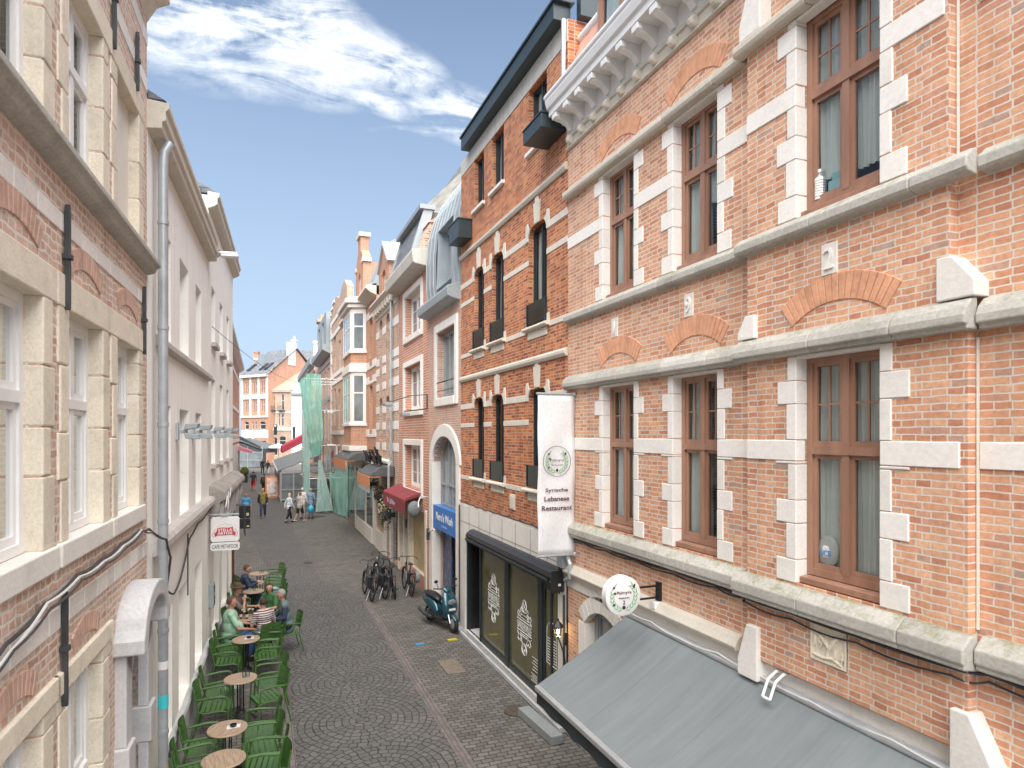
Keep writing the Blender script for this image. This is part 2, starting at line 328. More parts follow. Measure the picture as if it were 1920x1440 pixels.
# ---------------------------------------------------------------- ground
def cobble(name,fan):
    m,nt,b=newmat(name); co=objco(nt); s=nt.nodes.new('ShaderNodeSeparateXYZ'); lk(nt,co,s.inputs[0])
    k_=.15 if fan else .05
    x=mth(nt,'ADD',s.outputs[0],mth(nt,'MULTIPLY_ADD',noise(nt,co,3.4,4,.6),k_,-k_/2)); y=mth(nt,'ADD',s.outputs[1],mth(nt,'MULTIPLY_ADD',noise(nt,co,2.9,4,.6),k_,-k_/2))
    c=nt.nodes.new('ShaderNodeCombineXYZ'); t=nt.nodes.new('ShaderNodeTexBrick')
    if fan:
        q=mth(nt,'SUBTRACT',x,1.66); t_=mth(nt,'DIVIDE',mth(nt,'SUBTRACT',y,10.45),1.9)
        p=mth(nt,'MULTIPLY',mth(nt,'SUBTRACT',mth(nt,'FRACT',t_),.5),1.9)      # rosettes of concentric setts every 1.9 m
        r=mth(nt,'SQRT',mth(nt,'ADD',mth(nt,'MULTIPLY',p,p),mth(nt,'MULTIPLY',q,q))); an=mth(nt,'ARCTAN2',p,q)
        rr=mth(nt,'MULTIPLY',mth(nt,'ADD',mth(nt,'FLOOR',mth(nt,'DIVIDE',r,.122)),.5),.122)
        lk(nt,mth(nt,'ADD',mth(nt,'MULTIPLY',an,rr),mth(nt,'MULTIPLY',mth(nt,'FLOOR',t_),7.3)),c.inputs[0]); lk(nt,r,c.inputs[1])
        bw,rh,ms=.15,.122,.010
    else:
        if name=='strip_flat': lk(nt,y,c.inputs[0]); lk(nt,x,c.inputs[1]); bw,rh,ms=(.2,.08,.004)
        else: lk(nt,x,c.inputs[0]); lk(nt,y,c.inputs[1]); bw,rh,ms=(.19,.105,.009)
    lk(nt,c.outputs[0],t.inputs['Vector'])
    t.inputs['Color1'].default_value=(0,0,0,1); t.inputs['Color2'].default_value=(1,1,1,1); t.inputs['Mortar'].default_value=(.5,.5,.5,1); t.inputs['Scale'].default_value=1
    t.inputs['Brick Width'].default_value=bw; t.inputs['Row Height'].default_value=rh; t.inputs['Mortar Size'].default_value=ms; t.inputs['Mortar Smooth'].default_value=.35; t.offset=.5; t.squash=.75 if fan else 1; t.squash_frequency=3
    lo,hi=((.125,.122,.117),(.165,.16,.152)) if fan else ((.128,.122,.111),(.205,.195,.176))
    if name=='strip_flat': lo,hi=(.165,.143,.138),(.225,.196,.188)
    cc=ramp(nt,t.outputs['Color'],[(0,lo),(.5,tuple((a+b_)/2 for a,b_ in zip(lo,hi))),(1,hi)])
    f=noise(nt,co,34,4,.7); cc=mixc(nt,.5,cc,ramp(nt,f,[(.3,(.7,.7,.7)),(.7,(1.25,1.25,1.22))]),'MULTIPLY')
    cc=mixc(nt,t.outputs['Fac'],cc,(.045,.043,.038))
    cc=mixc(nt,.55,cc,ramp(nt,noise(nt,co,.8,6,.7),[(.3,(.62,.62,.62)),(.7,(1.15,1.13,1.1))]),'MULTIPLY')
    spots=ramp(nt,noise(nt,co,7,2,.5),[(.74,(0,0,0)),(.77,(.5,.5,.5))]); cc=mixc(nt,spots,cc,(.3,.29,.27))
    lk(nt,cc,b.inputs['Base Color']); lk(nt,mth(nt,'MULTIPLY_ADD',f,.3,.5),b.inputs['Roughness']); b.inputs['Specular IOR Level'].default_value=.35
    bump(nt,mth(nt,'ADD',mth(nt,'MULTIPLY',t.outputs['Fac'],-1),mth(nt,'MULTIPLY',f,.4)),b,.7,.015); return m
M['fan']=cobble('fan_cobbles',True); M['setts']=cobble('straight_setts',False)
M['strip_flat']=cobble('strip_flat',False)
M['far_ground']=pm('far_ground',(.16,.155,.15),.9,0,.15,.05)
def sheet(name,poly,z,mat,y=None):
    b=MB(); b.add([(x,y_,z) for x,y_ in poly],[list(range(len(poly)))]); o=b.build(name,mat); tag(o,kind='structure'); return o
sheet('ground',[(-900,-900),(900,-900),(900,900),(-900,900)],-.016,M['far_ground'])
sheet('pavement',[(-3.2,-14),(6,-14),(6,140),(-6,140),(-6,45),(-3.2,30)],-.008,M['setts'])
sheet('road',[(.5,-14),(2.84,-14),(2.84,20.0),(1.9,23.1),(1.62,34.5),(1.3,56),(-1.2,56),(-.6,35),(.35,24)],-.004,M['fan'])
E2=[(.34,.50,-14,22.5),(2.84,3.02,-14,19.6)]
for x0,x1,y0,y1 in E2:
    sheet('kerb_strip',[(x0,y0),(x1,y0),(x1,y1),(x0,y1)],0,M['strip_flat'])
# ---------------------------------------------------------------- facades: local x runs right as seen from the street, y into the house, z up
class House:
    def __init__(s,name,label,cat,p0,ang,W,group=None):
        s.p0=Vector((p0[0],p0[1],0)); s.a=ang; s.W=W
        s.ex=Vector((cos(ang),sin(ang),0)); s.ey=Vector((-sin(ang),cos(ang),0))
        s.root=thing(name,label,cat,s.p0,ang,group)
    def world(s,x,y,z): return s.p0+s.ex*x+s.ey*y+Vector((0,0,z))
    def at(s,px,py,off=0):            # where the sight line of a photo pixel meets the plane y=off of this facade
        u=(px-CX)/FP; v=(YH-py)/FP
        D=Vector((u*cos(A)+sin(A),-u*sin(A)+cos(A),v)); O=Vector((0,0,HC))
        t=(off-(O-s.p0).dot(s.ey))/D.dot(s.ey); P=O+D*t-s.p0
        return P.dot(s.ex),P.z
def wall(b,x0,x1,z0,z1,ops=(),rev=.22,y=0,back=6,body=True):
    xs=sorted({x0,x1}|{v for o in ops for v in o[:2]}); zs=sorted({z0,z1}|{v for o in ops for v in o[2:4]})
    for i in range(len(xs)-1):
        for j in range(len(zs)-1):
            cx=(xs[i]+xs[i+1])/2; cz=(zs[j]+zs[j+1])/2
            if any(o[0]<cx<o[1] and o[2]<cz<o[3] for o in ops): continue
            b.add([(xs[i],y,zs[j]),(xs[i+1],y,zs[j]),(xs[i+1],y,zs[j+1]),(xs[i],y,zs[j+1])],[(0,1,2,3)])
    for o in ops:
        a0,a1,c0,c1=o[:4]; r=o[4] if len(o)>4 else 0; k=o[5] if len(o)>5 else 'seg'
        if r:
            if k=='seg': pts=arc((a0+a1)/2,c1-r,(a1-a0)/2,r,180,0,14)
            else: pts=[(a0+p,q) for p,q in arc(r,c1-r,r,r,180,90,5)]+[(a1-r+p,q) for p,q in arc(0,c1-r,r,r,90,0,5)]
            for (xa,za),(xb,zb) in zip(pts,pts[1:]):
                if xb-xa>1e-5:
                    b.add([(xa,y,za),(xb,y,zb),(xb,y,c1),(xa,y,c1)],[(0,1,2,3)])
                b.add([(xa,y,za),(xb,y,zb),(xb,y+rev,zb),(xa,y+rev,za)],[(0,1,2,3)])
            zt=c1-r
        else:
            zt=c1; b.add([(a0,y,c1),(a1,y,c1),(a1,y+rev,c1),(a0,y+rev,c1)],[(0,1,2,3)])
        b.add([(a0,y,c0),(a0,y+rev,c0),(a0,y+rev,zt),(a0,y,zt)],[(0,1,2,3)]); b.add([(a1,y,c0),(a1,y+rev,c0),(a1,y+rev,zt),(a1,y,zt)],[(0,1,2,3)])
        if c0>z0+.001: b.add([(a0,y,c0),(a1,y,c0),(a1,y+rev,c0),(a0,y+rev,c0)],[(0,1,2,3)])
    if body=='sides':
        for x in (x0,x1): b.add([(x,y,z0),(x,back,z0),(x,back,z1),(x,y,z1)],[(0,1,2,3)])
    elif body:
        b.add([(x0,y,z0),(x0,back,z0),(x0,back,z1),(x0,y,z1)],[(0,1,2,3)]); b.add([(x1,y,z0),(x1,back,z0),(x1,back,z1),(x1,y,z1)],[(0,1,2,3)])
        b.add([(x0,back,z0),(x1,back,z0),(x1,back,z1),(x0,back,z1)],[(0,1,2,3)]); b.add([(x0,y,z1),(x1,y,z1),(x1,back,z1),(x0,back,z1)],[(0,1,2,3)])
    return b
def window(H,x0,x1,z0,z1,y,frame,glass,fw=.06,mull=(),trans=(),bars=None,sash=.035,depth=.07,curtain=None,roomback=None,sill=None,name='window',label=None,arch=0,clip=None):
    b=MB(); e=.004; x0+=e;x1-=e;z0+=e;z1-=e
    b.box(x0,x0+fw,y,y+depth,z0,z1); b.box(x1-fw,x1,y,y+depth,z0,z1); b.box(x0+fw,x1-fw,y,y+depth,z0,z0+fw); b.box(x0+fw,x1-fw,y,y+depth,z1-fw,z1)
    xm=[x0+fw]+[x0+(x1-x0)*f for f in mull]+[x1-fw]; zm=[z0+fw]+[z0+(z1-z0)*f for f in trans]+[z1-fw]
    for x in xm[1:-1]: b.box(x-fw*.55,x+fw*.55,y-.004,y+depth-.003,z0+fw,z1-fw)
    for z in zm[1:-1]: b.box(x0+fw,x1-fw,y-.014,y+depth-.006,z-fw*.55,z+fw*.55)
    if sash:
        for i in range(len(xm)-1):
            for j in range(len(zm)-1):
                xa=xm[i]+(fw*.55 if i else 0); xb=xm[i+1]-(fw*.55 if i<len(xm)-2 else 0); za=zm[j]+(fw*.55 if j else 0); zb=zm[j+1]-(fw*.55 if j<len(zm)-2 else 0)
                yy=y+.018
                b.box(xa,xa+sash,yy,yy+.04,za,zb); b.box(xb-sash,xb,yy,yy+.04,za,zb); b.box(xa+sash,xb-sash,yy,yy+.04,za,za+sash*1.3); b.box(xa+sash,xb-sash,yy,yy+.04,zb-sash,zb)
                if bars and bars[j]:
                    nx,nz=bars[j]
                    for k in range(1,nx): xx=xa+(xb-xa)*k/nx; b.box(xx-.009,xx+.009,yy+.012,yy+.03,za+sash*1.3,zb-sash)
                    for k in range(1,nz): zz=za+(zb-za)*k/nz; b.box(xa+sash,xb-sash,yy+.014,yy+.028,zz-.009,zz+.009)
    o=b.build(name,frame,H.root if isinstance(H,House) else H,label=label)
    g=MB(); g.add([(x0+fw*.7,y+.038,z0+fw*.7),(x1-fw*.7,y+.038,z0+fw*.7),(x1-fw*.7,y+.038,z1-fw*.7),(x0+fw*.7,y+.038,z1-fw*.7)],[(0,1,2,3)]); g.build('pane',glass,o)
    if curtain:
        for k,(f0,f1,zc0,ph) in enumerate(curtain):
            rows=[]; n=26; xa=x0+fw+(x1-x0-2*fw)*f0; xb=x0+fw+(x1-x0-2*fw)*f1
            for j in range(7):
                zz=z0+fw+(z1-z0-2*fw)*(1-(1-zc0)*j/6)
                rows.append([(xa+(xb-xa)*i/n,y+.105+.022*sin(i*1.5+ph)+.012*sin(i*.6+j*.5+ph),zz) for i in range(n+1)])
            c=MB(); c.grid(rows); c.build('curtain',M['curtain'],o,smooth=True,recalc=False)
    if sill:
        s=MB(); pr,th,ex,mat=sill; s.ext([(y-.001,z0-e),(-pr,z0-e-.012),(-pr,z0-e-th),(y-.001,z0-e-th)],x0-ex,x1+ex); s.build('sill',mat,o,bevel=.006)
    return o
def quoins(b,x,d,z0,z1,hs=(.22,.34),ws=(.24,.11),p=.012,rin=.2,gap=.006,ph=0,jit=.015):
    z=z0;k=ph
    while z<z1-.02:
        h=hs[k%2]; zt=min(z+h,z1); w_=ws[k%2]+random.uniform(-jit,jit)
        xa,xb=(x-.004*d, x+d*w_); b.box(xa,xb,-p-random.uniform(0,.003),rin,z+gap/2,zt-gap/2); z=zt;k+=1
def vous(b,cx,zs,half,rise,th,n,y0,y1,gap=.08):
    R=(half*half+rise*rise)/(2*rise); a=math.asin(min(1,half/R)); zc=zs+rise-R
    for i in range(n):
        t0=-a+2*a*(i+gap/2)/n; t1=-a+2*a*(i+1-gap/2)/n
        b.plate([(cx+R*sin(t0),zc+R*cos(t0)),(cx+R*sin(t1),zc+R*cos(t1)),(cx+(R+th)*sin(t1),zc+(R+th)*cos(t1)),(cx+(R+th)*sin(t0),zc+(R+th)*cos(t0))],y0,y1)
_tc=0
def text(parent,s,x,y,z,h,mat,name='lettering',w=None,ext=.004,rot=None,align='CENTER',shear=0,bold=0,mtx=None):
    cu=bpy.data.curves.new('t','FONT'); cu.body=s; cu.align_x=align; cu.extrude=.5; cu.size=1; cu.offset=bold; cu.shear=shear; cu.resolution_u=3
    o=bpy.data.objects.new('t',cu); COL.objects.link(o); dg=bpy.context.evaluated_depsgraph_get(); me=bpy.data.meshes.new_from_object(o.evaluated_get(dg))
    bpy.data.objects.remove(o); bpy.data.curves.remove(cu)
    vs=[v.co for v in me.vertices]; hh=max(v.y for v in vs)-min(v.y for v in vs); ww=max(v.x for v in vs)-min(v.x for v in vs)
    cap=.7 if hh<.9 else hh
    sx=sz=h/cap
    if w: sx=w/ww
    Mt=Matrix.Translation((x,y,z))@(rot.to_4x4() if rot else Matrix.Identity(4))@Matrix.Rotation(rad(90),4,'X')@Matrix.Diagonal((sx,sz,ext,1))
    me.transform(Mt); me.materials.clear(); me.materials.append(mat); me.name=name
    ob=bpy.data.objects.new(name,me); COL.objects.link(ob); ob.parent=parent; return ob
RIGHT=-PI/2
def right_house(name,label,y1,y0,X=4.8,cat='house'): return House(name,label,cat,(X,y1),RIGHT,y1-y0-.008)

# ================================================================ pale brick corner building with brown cross windows (right foreground)
H=right_house('brick_building','pale orange brick building with white stone quoins and brown cross windows, right foreground',9.67,-3.0); R=H.root; W=H.W
WX=[(1.18,2.05),(2.95,3.79),(5.03,5.91),(7.3,8.15),(9.1,9.95),(10.9,11.75)]
LZ=(3.6,5.74); UZ=(7.04,8.92); BX=(4.36,6.55)
DOOR=(.62,1.72,.02,2.28)
ops=[(a,b_,*LZ) for a,b_ in WX]+[(a,b_,*UZ) for a,b_ in WX]+[(*DOOR,.28),(2.3,3.5,.7,2.1),(4.6,6.2,.7,2.1)]
b=MB(); wall(b,0,W,0,10.45,ops,.24,0,7); b.build('wall',M['brick_school'],R)
b=MB(); wall(b,4.37,6.60,2.72,5.76,[(5.03,5.91,LZ[0],5.76)],.11,-.10,.002,'sides'); wall(b,4.37,6.46,5.93,9.0,[(5.03,5.91,*UZ)],.11,-.10,.002,'sides'); b.build('projecting_bay',M['brick_school'],R)
def course(prof,mat,name,z,bay=True,p=.1,bev=.012):
    b=MB(); P=[(y_,z+q) for y_,q in prof]; Q=[(y_-p,z+q) for y_,q in prof]
    segs=[(0,4.27,P),(6.66,W,P),(4.272,6.658,Q)] if bay else [(0,W,P)]
    for x0,x1,pp in segs:
        x=x0
        while x<x1-.02:
            l=min(x+random.uniform(.75,1.05),x1); l=x1 if x1-l<.3 else l
            b.ext(pp,x+.002,l-.002); x=l
        b.cut()
    b.build(name,mat,R,bevel=bev)
course([(0.02,.24),(-.05,.235),(-.14,.15),(-.14,.05),(-.12,.035),(-.12,.0),(0.02,-.02)],M['mossy_stone'],'sill_course',3.34)
course([(0.02,.23),(-.04,.22),(-.10,.16),(-.125,.1),(-.125,.04),(-.09,.03),(-.09,0),(0.02,0)],M['mossy_stone'],'hood_course',5.745)
course([(0.02,.17),(-.03,.165),(-.1,.1),(-.1,.03),(-.08,.0),(0.02,-.02)],M['mossy_stone'],'sill_course',6.86)
course([(0.02,.16),(-.05,.15),(-.12,.1),(-.12,.04),(-.1,.0),(0.02,0)],M['trim_stone'],'hood_course',8.925)
course([(0.02,.22),(-.02,.22),(-.02,0),(0.02,0)],M['white_stone'],'stone_band',2.46,False,bev=.006)
b=MB()
for i,(a,c) in enumerate(WX):
    yo=-.10 if i==2 else 0; bb=MB(); 
    for (z0,z1),t in ((LZ,4.75),(UZ,8.10)):
        for x,d in ((a,-1),(c,1)):
            for q in ((z0,t,0),(t+.2,z1,1)): bb=MB(); quoins(bb,x,d,q[0],q[1],ph=q[2]); b.add([(x_,y_+yo,z) for x_,y_,z in bb.v],bb.f); b.cut()
    bb=MB()
    for z1 in (LZ[1],UZ[1]): bb.box(a+.003,c-.003,-.008,.105 if i==2 else .2,z1-.028,z1+.004); b.add([(x_,y_+yo,z) for x_,y_,z in bb.v],bb.f); b.cut(); bb=MB()
bs=MB()
for zb in (4.75,8.10):
    edges=[0]+[v for a,c in WX for v in (a,c)]+[W]
    for k in range(0,len(edges),2):
        x0,x1=edges[k]-.004*(k>0),edges[k+1]+.004*(k<len(edges)-2)
        for p0,p1,yo in ((x0,min(x1,4.37),0),(max(x0,4.37),min(x1,6.55 if zb<6 else 6.44),-.1),(max(x0,6.62),x1,0)):
            if p1-p0>.05:
                n=max(1,round((p1-p0)/.9))
                for q in range(n): bs.box(p0+(p1-p0)*q/n+.003,p0+(p1-p0)*(q+1)/n-.003,yo-.014,.2 if yo==0 else .01,zb+.003,zb+.197)
                bs.cut()
bs.build('stone_band',M['white_stone'],R,bevel=.006,seg=1)
b.build('quoins',M['white_stone'],R,bevel=.006,seg=1)
# corner kneelers and mouldings of the bay
b=MB()
for x0,x1,z0,z1,s in ((4.28,4.52,5.98,6.22,1),(6.40,6.68,5.98,6.30,-1),(4.28,4.56,2.5,3.05,1),(6.50,6.84,2.4,3.02,-1),(4.3,4.6,9.09,9.6,1),(6.3,6.6,9.09,9.6,-1)):
    P=[(x0,z0),(x1,z0),(x1,z1),(x0+(x1-x0)*.45,z1),(x0,z0+(z1-z0)*.3)] if s>0 else [(x0,z0),(x1,z0),(x1,z0+(z1-z0)*.35),(x0+(x1-x0)*.4,z1),(x0,z1)]
    b.plate(P,-.15,0.01); b.cut()
b.build('kneeler',M['white_stone'],R,bevel=.01)
b=MB()
for i,(a,c) in enumerate(WX):
    for zs in (6.02,9.12): vous(b,(a+c)/2,zs,(c-a)/2+.05,.16,.24,17,(-.012 if i!=2 or zs>9 else -.112),.01); b.cut()
b.build('relieving_arch',M['arch_brick'],R,bevel=.004,seg=1)
# mortar joint down the bay's return
b=MB(); b.tube([(6.612,-.012,z) for z in (3.6,4.2,4.9,5.7)],.012,6); b.cut(); b.tube([(6.472,-.012,z) for z in (7.05,7.6,8.2,8.9)],.012,6); b.build('mortar_joint',M['trim_stone'],R)
for i,(a,c) in enumerate(WX):
    yo=.0 if i==2 else .1
    f0=(0,1,0,.4*i)
    cur=[[(0,.62,0,0),(.62,1,.1,2)],[(0,.55,0,1)],[(0,.5,.02,2),(.5,1,0,.3)],[(0,1,0,1)],[(0,1,0,1)],[(0,1,0,1)]][i]
    cuu=[[(0,.6,0,0)],[(0,.55,0,1),(.55,1,.35,1)],[(0,.48,.12,2),(.5,1,.1,.3)],[(0,1,0,1)],[(0,1,0,1)],[(0,1,0,1)]][i]
    window(H,a,c,LZ[0]+.08,LZ[1],yo+.02,M['brown_wood'],M['glass_clear'],.065,(.5,),(.57,),[None,(2,2)],.04,.09,cur,sill=(.075-yo,.07,-.006,M['brown_wood']))
    window(H,a,c,UZ[0]+.07,UZ[1],yo+.02,M['brown_wood'],M['glass_clear'],.065,(.5,),(.59,),[None,(2,2)],.04,.09,cuu,sill=(.06-yo,.06,-.006,M['brown_wood']))
for x,ch in ((1.53,'1'),(3.27,'9'),(5.41,'2'),(7.3,'0')):
    yo=-.1 if ch=='2' else 0
    t=MB(); t.box(x-.085,x+.085,yo-.015,yo+.01,6.42,6.70); o=t.build('number_stone',M['white_stone'],R,bevel=.006)
    if ch!='0': text(o,ch,x,yo-.017,6.47,.19,M['white_stone'],'numeral',ext=.03,w=.1 if ch!='1' else .04)
# 1914 relief
x,z0,z1=5.40,2.96,3.29
t=MB(); t.box(x-.19,x+.19,-.108,-.09,z0,z1); 
for q in ((x-.19,x+.19,z0,z0+.015),(x-.19,x+.19,z1-.015,z1),(x-.19,x-.175,z0+.015,z1-.015),(x+.175,x+.19,z0+.015,z1-.015)): t.box(q[0],q[1],-.12,-.1,q[2],q[3])
o=t.build('date_plaque',M['cream_stone'],R)
text(o,'19',x-.11,-.11,z0+.12,.1,M['cream_stone'],'date_numerals',ext=.03,w=.1); text(o,'14',x+.11,-.11,z0+.05,.1,M['cream_stone'],'date_numerals',ext=.03,w=.1)
t=MB(); t.tube([(x-.15,-.112,z1-.05),(x-.05,-.115,z1-.12),(x+.02,-.116,z0+.15),(x+.1,-.115,z1-.07),(x+.15,-.112,z1-.04)],[.012,.02,.025,.018,.01],6); t.tube([(x-.16,-.112,z0+.05),(x-.05,-.114,z0+.04),(x+.05,-.114,z0+.06),(x+.15,-.112,z0+.03)],.014,6); t.tube([(x-.02,-.112,z0+.06),(x+.02,-.115,z0+.17),(x+.1,-.113,z1-.03)],.012,6); t.build('relief_carving',M['cream_stone'],o,smooth=True)
# corbelled eaves: stone frieze with bosses, white timber cornice on brackets
b=MB(); b.ext([(.02,9.99),(-.05,9.985),(-.05,9.93),(-.02,9.92),(-.02,9.80),(-.05,9.79),(-.05,9.76),(.02,9.75)],0,W); 
for k in range(31):
    x=.18+k*.405
    b.lathe([(.0,-.05),(.055,-.05),(.075,-.03),(.075,.03),(.055,.05),(0,.05)],(x,-.05,9.87),12,'x')
b.build('frieze',M['trim_stone'],R,bevel=.006,seg=1)
b=MB(); b.ext([(.01,10.26),(-.36,10.26),(-.36,10.36),(-.40,10.38),(-.43,10.48),(-.43,10.53),(.01,10.53)],-.0,W); b.box(0,W,-.03,.005,10.0,10.26); 
for k in range(31):
    x=.18+k*.405
    b.prism([(x-.055,0.0,10.02),(x-.055,-.06,10.02),(x-.055,-.12,10.10),(x-.055,-.22,10.14),(x-.055,-.30,10.15),(x-.055,-.345,10.2),(x-.055,-.345,10.262),(x-.055,0,10.262)],(.11,0,0))
    b.box(x-.075,x+.075,-.352,-.27,10.17,10.258)
b.build('cornice',M['white_paint'],R,bevel=.008)
b=MB(); b.tube([(0,-.40,10.56),(W,-.40,10.56)],.055,10); b.cut(); b.tube([(0,.24,11.70),(W,.24,11.70)],.07,12); b.build('gutter',M['white_paint'],R,smooth=True)
b=MB(); rows=[]; n=int(W/.1)*2
for k in range(8):
    z=10.5+k*.145; y=-.12+k*.048
    for dz,dy in ((0,-.035),(.14,.015)):
        rows.append([(W*i/n,y+dy-.016*abs(sin(PI*i/6)) ,z+dz+(-.045*abs(sin(PI*i/6)) if dz==0 else 0)) for i in range(n+1)])
b.grid(rows); b.add([(0,-.12,10.5),(0,.27,11.66),(0,7,11.66),(0,7,10.5)],[(0,1,2,3)]); b.add([(0,.27,11.66),(W,.27,11.66),(W,7,11.9),(0,7,11.9)],[(0,1,2,3)]); b.build('roof',M['roof_tile'],R)
for x0 in (1.2,4.9):
    b=MB(); b.prism([(x0,-.13,10.52),(x0,.35,11.72),(x0,-.10,11.72)],(.03,0,0)); b.prism([(x0+1.37,-.13,10.52),(x0+1.37,.35,11.72),(x0+1.37,-.10,11.72)],(.03,0,0)); b.box(x0-.08,x0+1.48,-.2,.6,11.72,11.82); d=b.build('dormer',M['zinc'],R)
    window(d,x0+.03,x0+1.37,10.56,11.72,-.12,M['brown_wood'],M['glass_clear'],.07,(.5,),(),None,.04,.08,[(0,.45,0,1),(.5,1,0,2)])
# arched street door and ground-floor windows under the awning
b=MB(); vous(b,1.17,2.0,.57,.28,.25,11,-.02,.1,.05); b.cut()
for x,d in ((.62,-1),(1.72,1)): quoins(b,x,d,.02,.5,(.5,.5),(.2,.2)); quoins(b,x,d,1.3,2.02,(.7,.7),(.22,.22)); b.cut()
b.build('door_surround',M['white_stone'],R,bevel=.006)
b=MB(); b.ext([(.01,2.86),(-.06,2.84),(-.12,2.74),(-.1,2.69),(.01,2.685)],0,4.2); b.build('door_hood',M['trim_stone'],R,bevel=.01)
o=window(H,.63,1.71,.05,2.26,.16,M['zinc'],M['glass_pale'],.1,(),(.72,),None,.05,.06,name='street_door')
b=MB(); b.tube([(1.55,.13,1.0),(1.55,.10,1.0),(1.55,.10,1.2)],.012,6); b.build('handle',M['steel'],o)
for a,c in ((2.3,3.5),(4.6,6.2)): window(H,a,c,.7,2.1,.12,M['zinc'],M['glass_dark'],.08,(.5,),(),None,.04,.06)
b=MB(); b.box(0,.6,-.05,.0,.0,.55); b.box(1.75,W,-.05,0,0,.55); b.build('plinth',M['grey_stone'],R,bevel=.01)
# cables under the sill course
def cable(name,label,pts,r,mat,cat='cable',n=6,sub=6,sag=.012):
    P=[]
    for i in range(len(pts)-1):
        a=Vector(pts[i]); c=Vector(pts[i+1])
        for k in range(sub): 
            t=k/sub; P.append(a.lerp(c,t)+Vector((0,0,-sag*sin(PI*t))))
    P.append(Vector(pts[-1])); b=MB(); b.tube(P,r,n); return tag(b.build(name,mat,smooth=True),label,cat)
for dz,r,lab in ((0,.016,'thick dark cable running under the sill course of the pale brick building'),(-.035,.009,'thin dark cable sagging below the thick one on the pale brick building')):
    cable('cable',lab,[H.world(x,-.03-(.1 if 4.3<x<6.65 else 0),3.3+dz+random.uniform(-.02,.02)) for x in (0.02,.6,1.3,2.1,3.0,3.8,4.25,4.34,5,5.7,6.5,6.7,7.5,9)],r,M['cable'],sag=.03 if dz else .01)
PALM=H
o=thing('bottle','white ribbed plastic bottle on the sill behind the upper right brown window','bottle',H.world(5.14,.22,7.2),RIGHT); b=MB(); b.lathe([(0,0),(.055,0)]+[(.05+.007*(k%2),.02+k*.012) for k in range(14)]+[(.05,.2),(.025,.22),(.025,.25),(.034,.25),(.034,.28),(0,.28)],(0,-.14,0),14); b.build('bottle',M['white_paint'],o,smooth=True)
b=MB(); b.box(.1,.3,-.16,-.08,.0,.13); b.box(.13,.24,-.15,-.09,.13,.2); b.build('packet',pm('pale_turq',(.4,.66,.7),.5),o,bevel=.01)
o=thing('plastic_bag','crumpled white plastic bag with blue print behind the lower right brown window','bag',H.world(5.22,.085,3.78),RIGHT); b=MB(); b.sph((0,0,.14),(.12,.03,.15),14,10); q=b.build('bag',pm('bag_white',(.72,.74,.74),.4,0,.1,9,.6,22),o,smooth=True); text(o,'UCB',0,-.034,.1,.055,pm('print_blue',(.08,.25,.5),.5),'print',w=.12)
# dark fabric awning
AX0,AX1=1.98,8.2; aw=thing('awning','large dark grey fabric awning stretched out over the restaurant front, right foreground','awning',H.p0,RIGHT)
b=MB(); rows=[]
for j in range(9):
    t=j/8; y=-.06-1.36*t; z=2.50-.78*t-.03*sin(PI*t)
    rows.append([(AX0+(AX1-AX0)*i/60,y,z+.008*sin(i*.9+j*.3)*sin(PI*t)-.03*abs(sin(PI*i/12))*sin(PI*t)) for i in range(61)])
b.grid(rows); c=b.build('canopy',M['awning_cloth'],aw,smooth=True,recalc=False)
for i in range(0,61,12):
    s=MB(); s.tube([(rows[j][i][0],rows[j][i][1],rows[j][i][2]+.001) for j in range(9)],.0045,5); s.build('seam',M['awning_cloth'],c,smooth=True)
b=MB(); b.grid([[(AX0+(AX1-AX0)*i/80,-1.44+.012*sin(i*.8)*k/2,1.70-.11*k) for i in range(81)] for k in range(3)]); b.build('valance',M['awning_dark'],aw,smooth=True,recalc=False)
b=MB(); b.box(AX0,AX1,-1.475,-1.40,1.655,1.725); b.build('front_bar',M['alu'],aw,bevel=.015)
b=MB(); b.tube([(AX0,-.06,2.52),(AX1,-.06,2.52)],.045,10); b.build('roller',M['alu'],aw,smooth=True)
for x in (AX0+.5,AX0+3.1,AX0+5.4):
    b=MB(); b.tube([(x,-.08,2.40),(x+.45,-.75,1.95),(x+.05,-1.40,1.67)],.03,8); b.build('folding_arm',M['alu'],aw)
b=MB()
for q in (-.04,.04): b.tube([(4.82+q*1.2,-.0+.02,2.66),(4.82+q*1.2,-.10,2.68),(4.82+q*1.2,-.2,2.62),(4.82+q*1.2,-.27,2.46)],.014,6)
b.tube([(4.86,-.27,2.46),(4.78,-.27,2.46)],.014,6); b.tube([(4.86,.02,2.66),(4.78,.02,2.66)],.014,6); tag(b.build('awning_bracket',M['white_paint'],None,smooth=True),'small white curved bracket on the upper edge of the grey awning','bracket').matrix_world=Matrix.Translation(H.p0)@Matrix.Rotation(RIGHT,4,'Z')
cable('cable','white cable lying along the upper edge of the grey awning',[H.world(x,-.1+random.uniform(-.02,.02),2.56+random.uniform(-.02,.03)) for x in (2.0,2.6,3.2,3.9,4.5,5.2,6,6.8,7.6)],.011,M['cable_pale'],sag=.02)
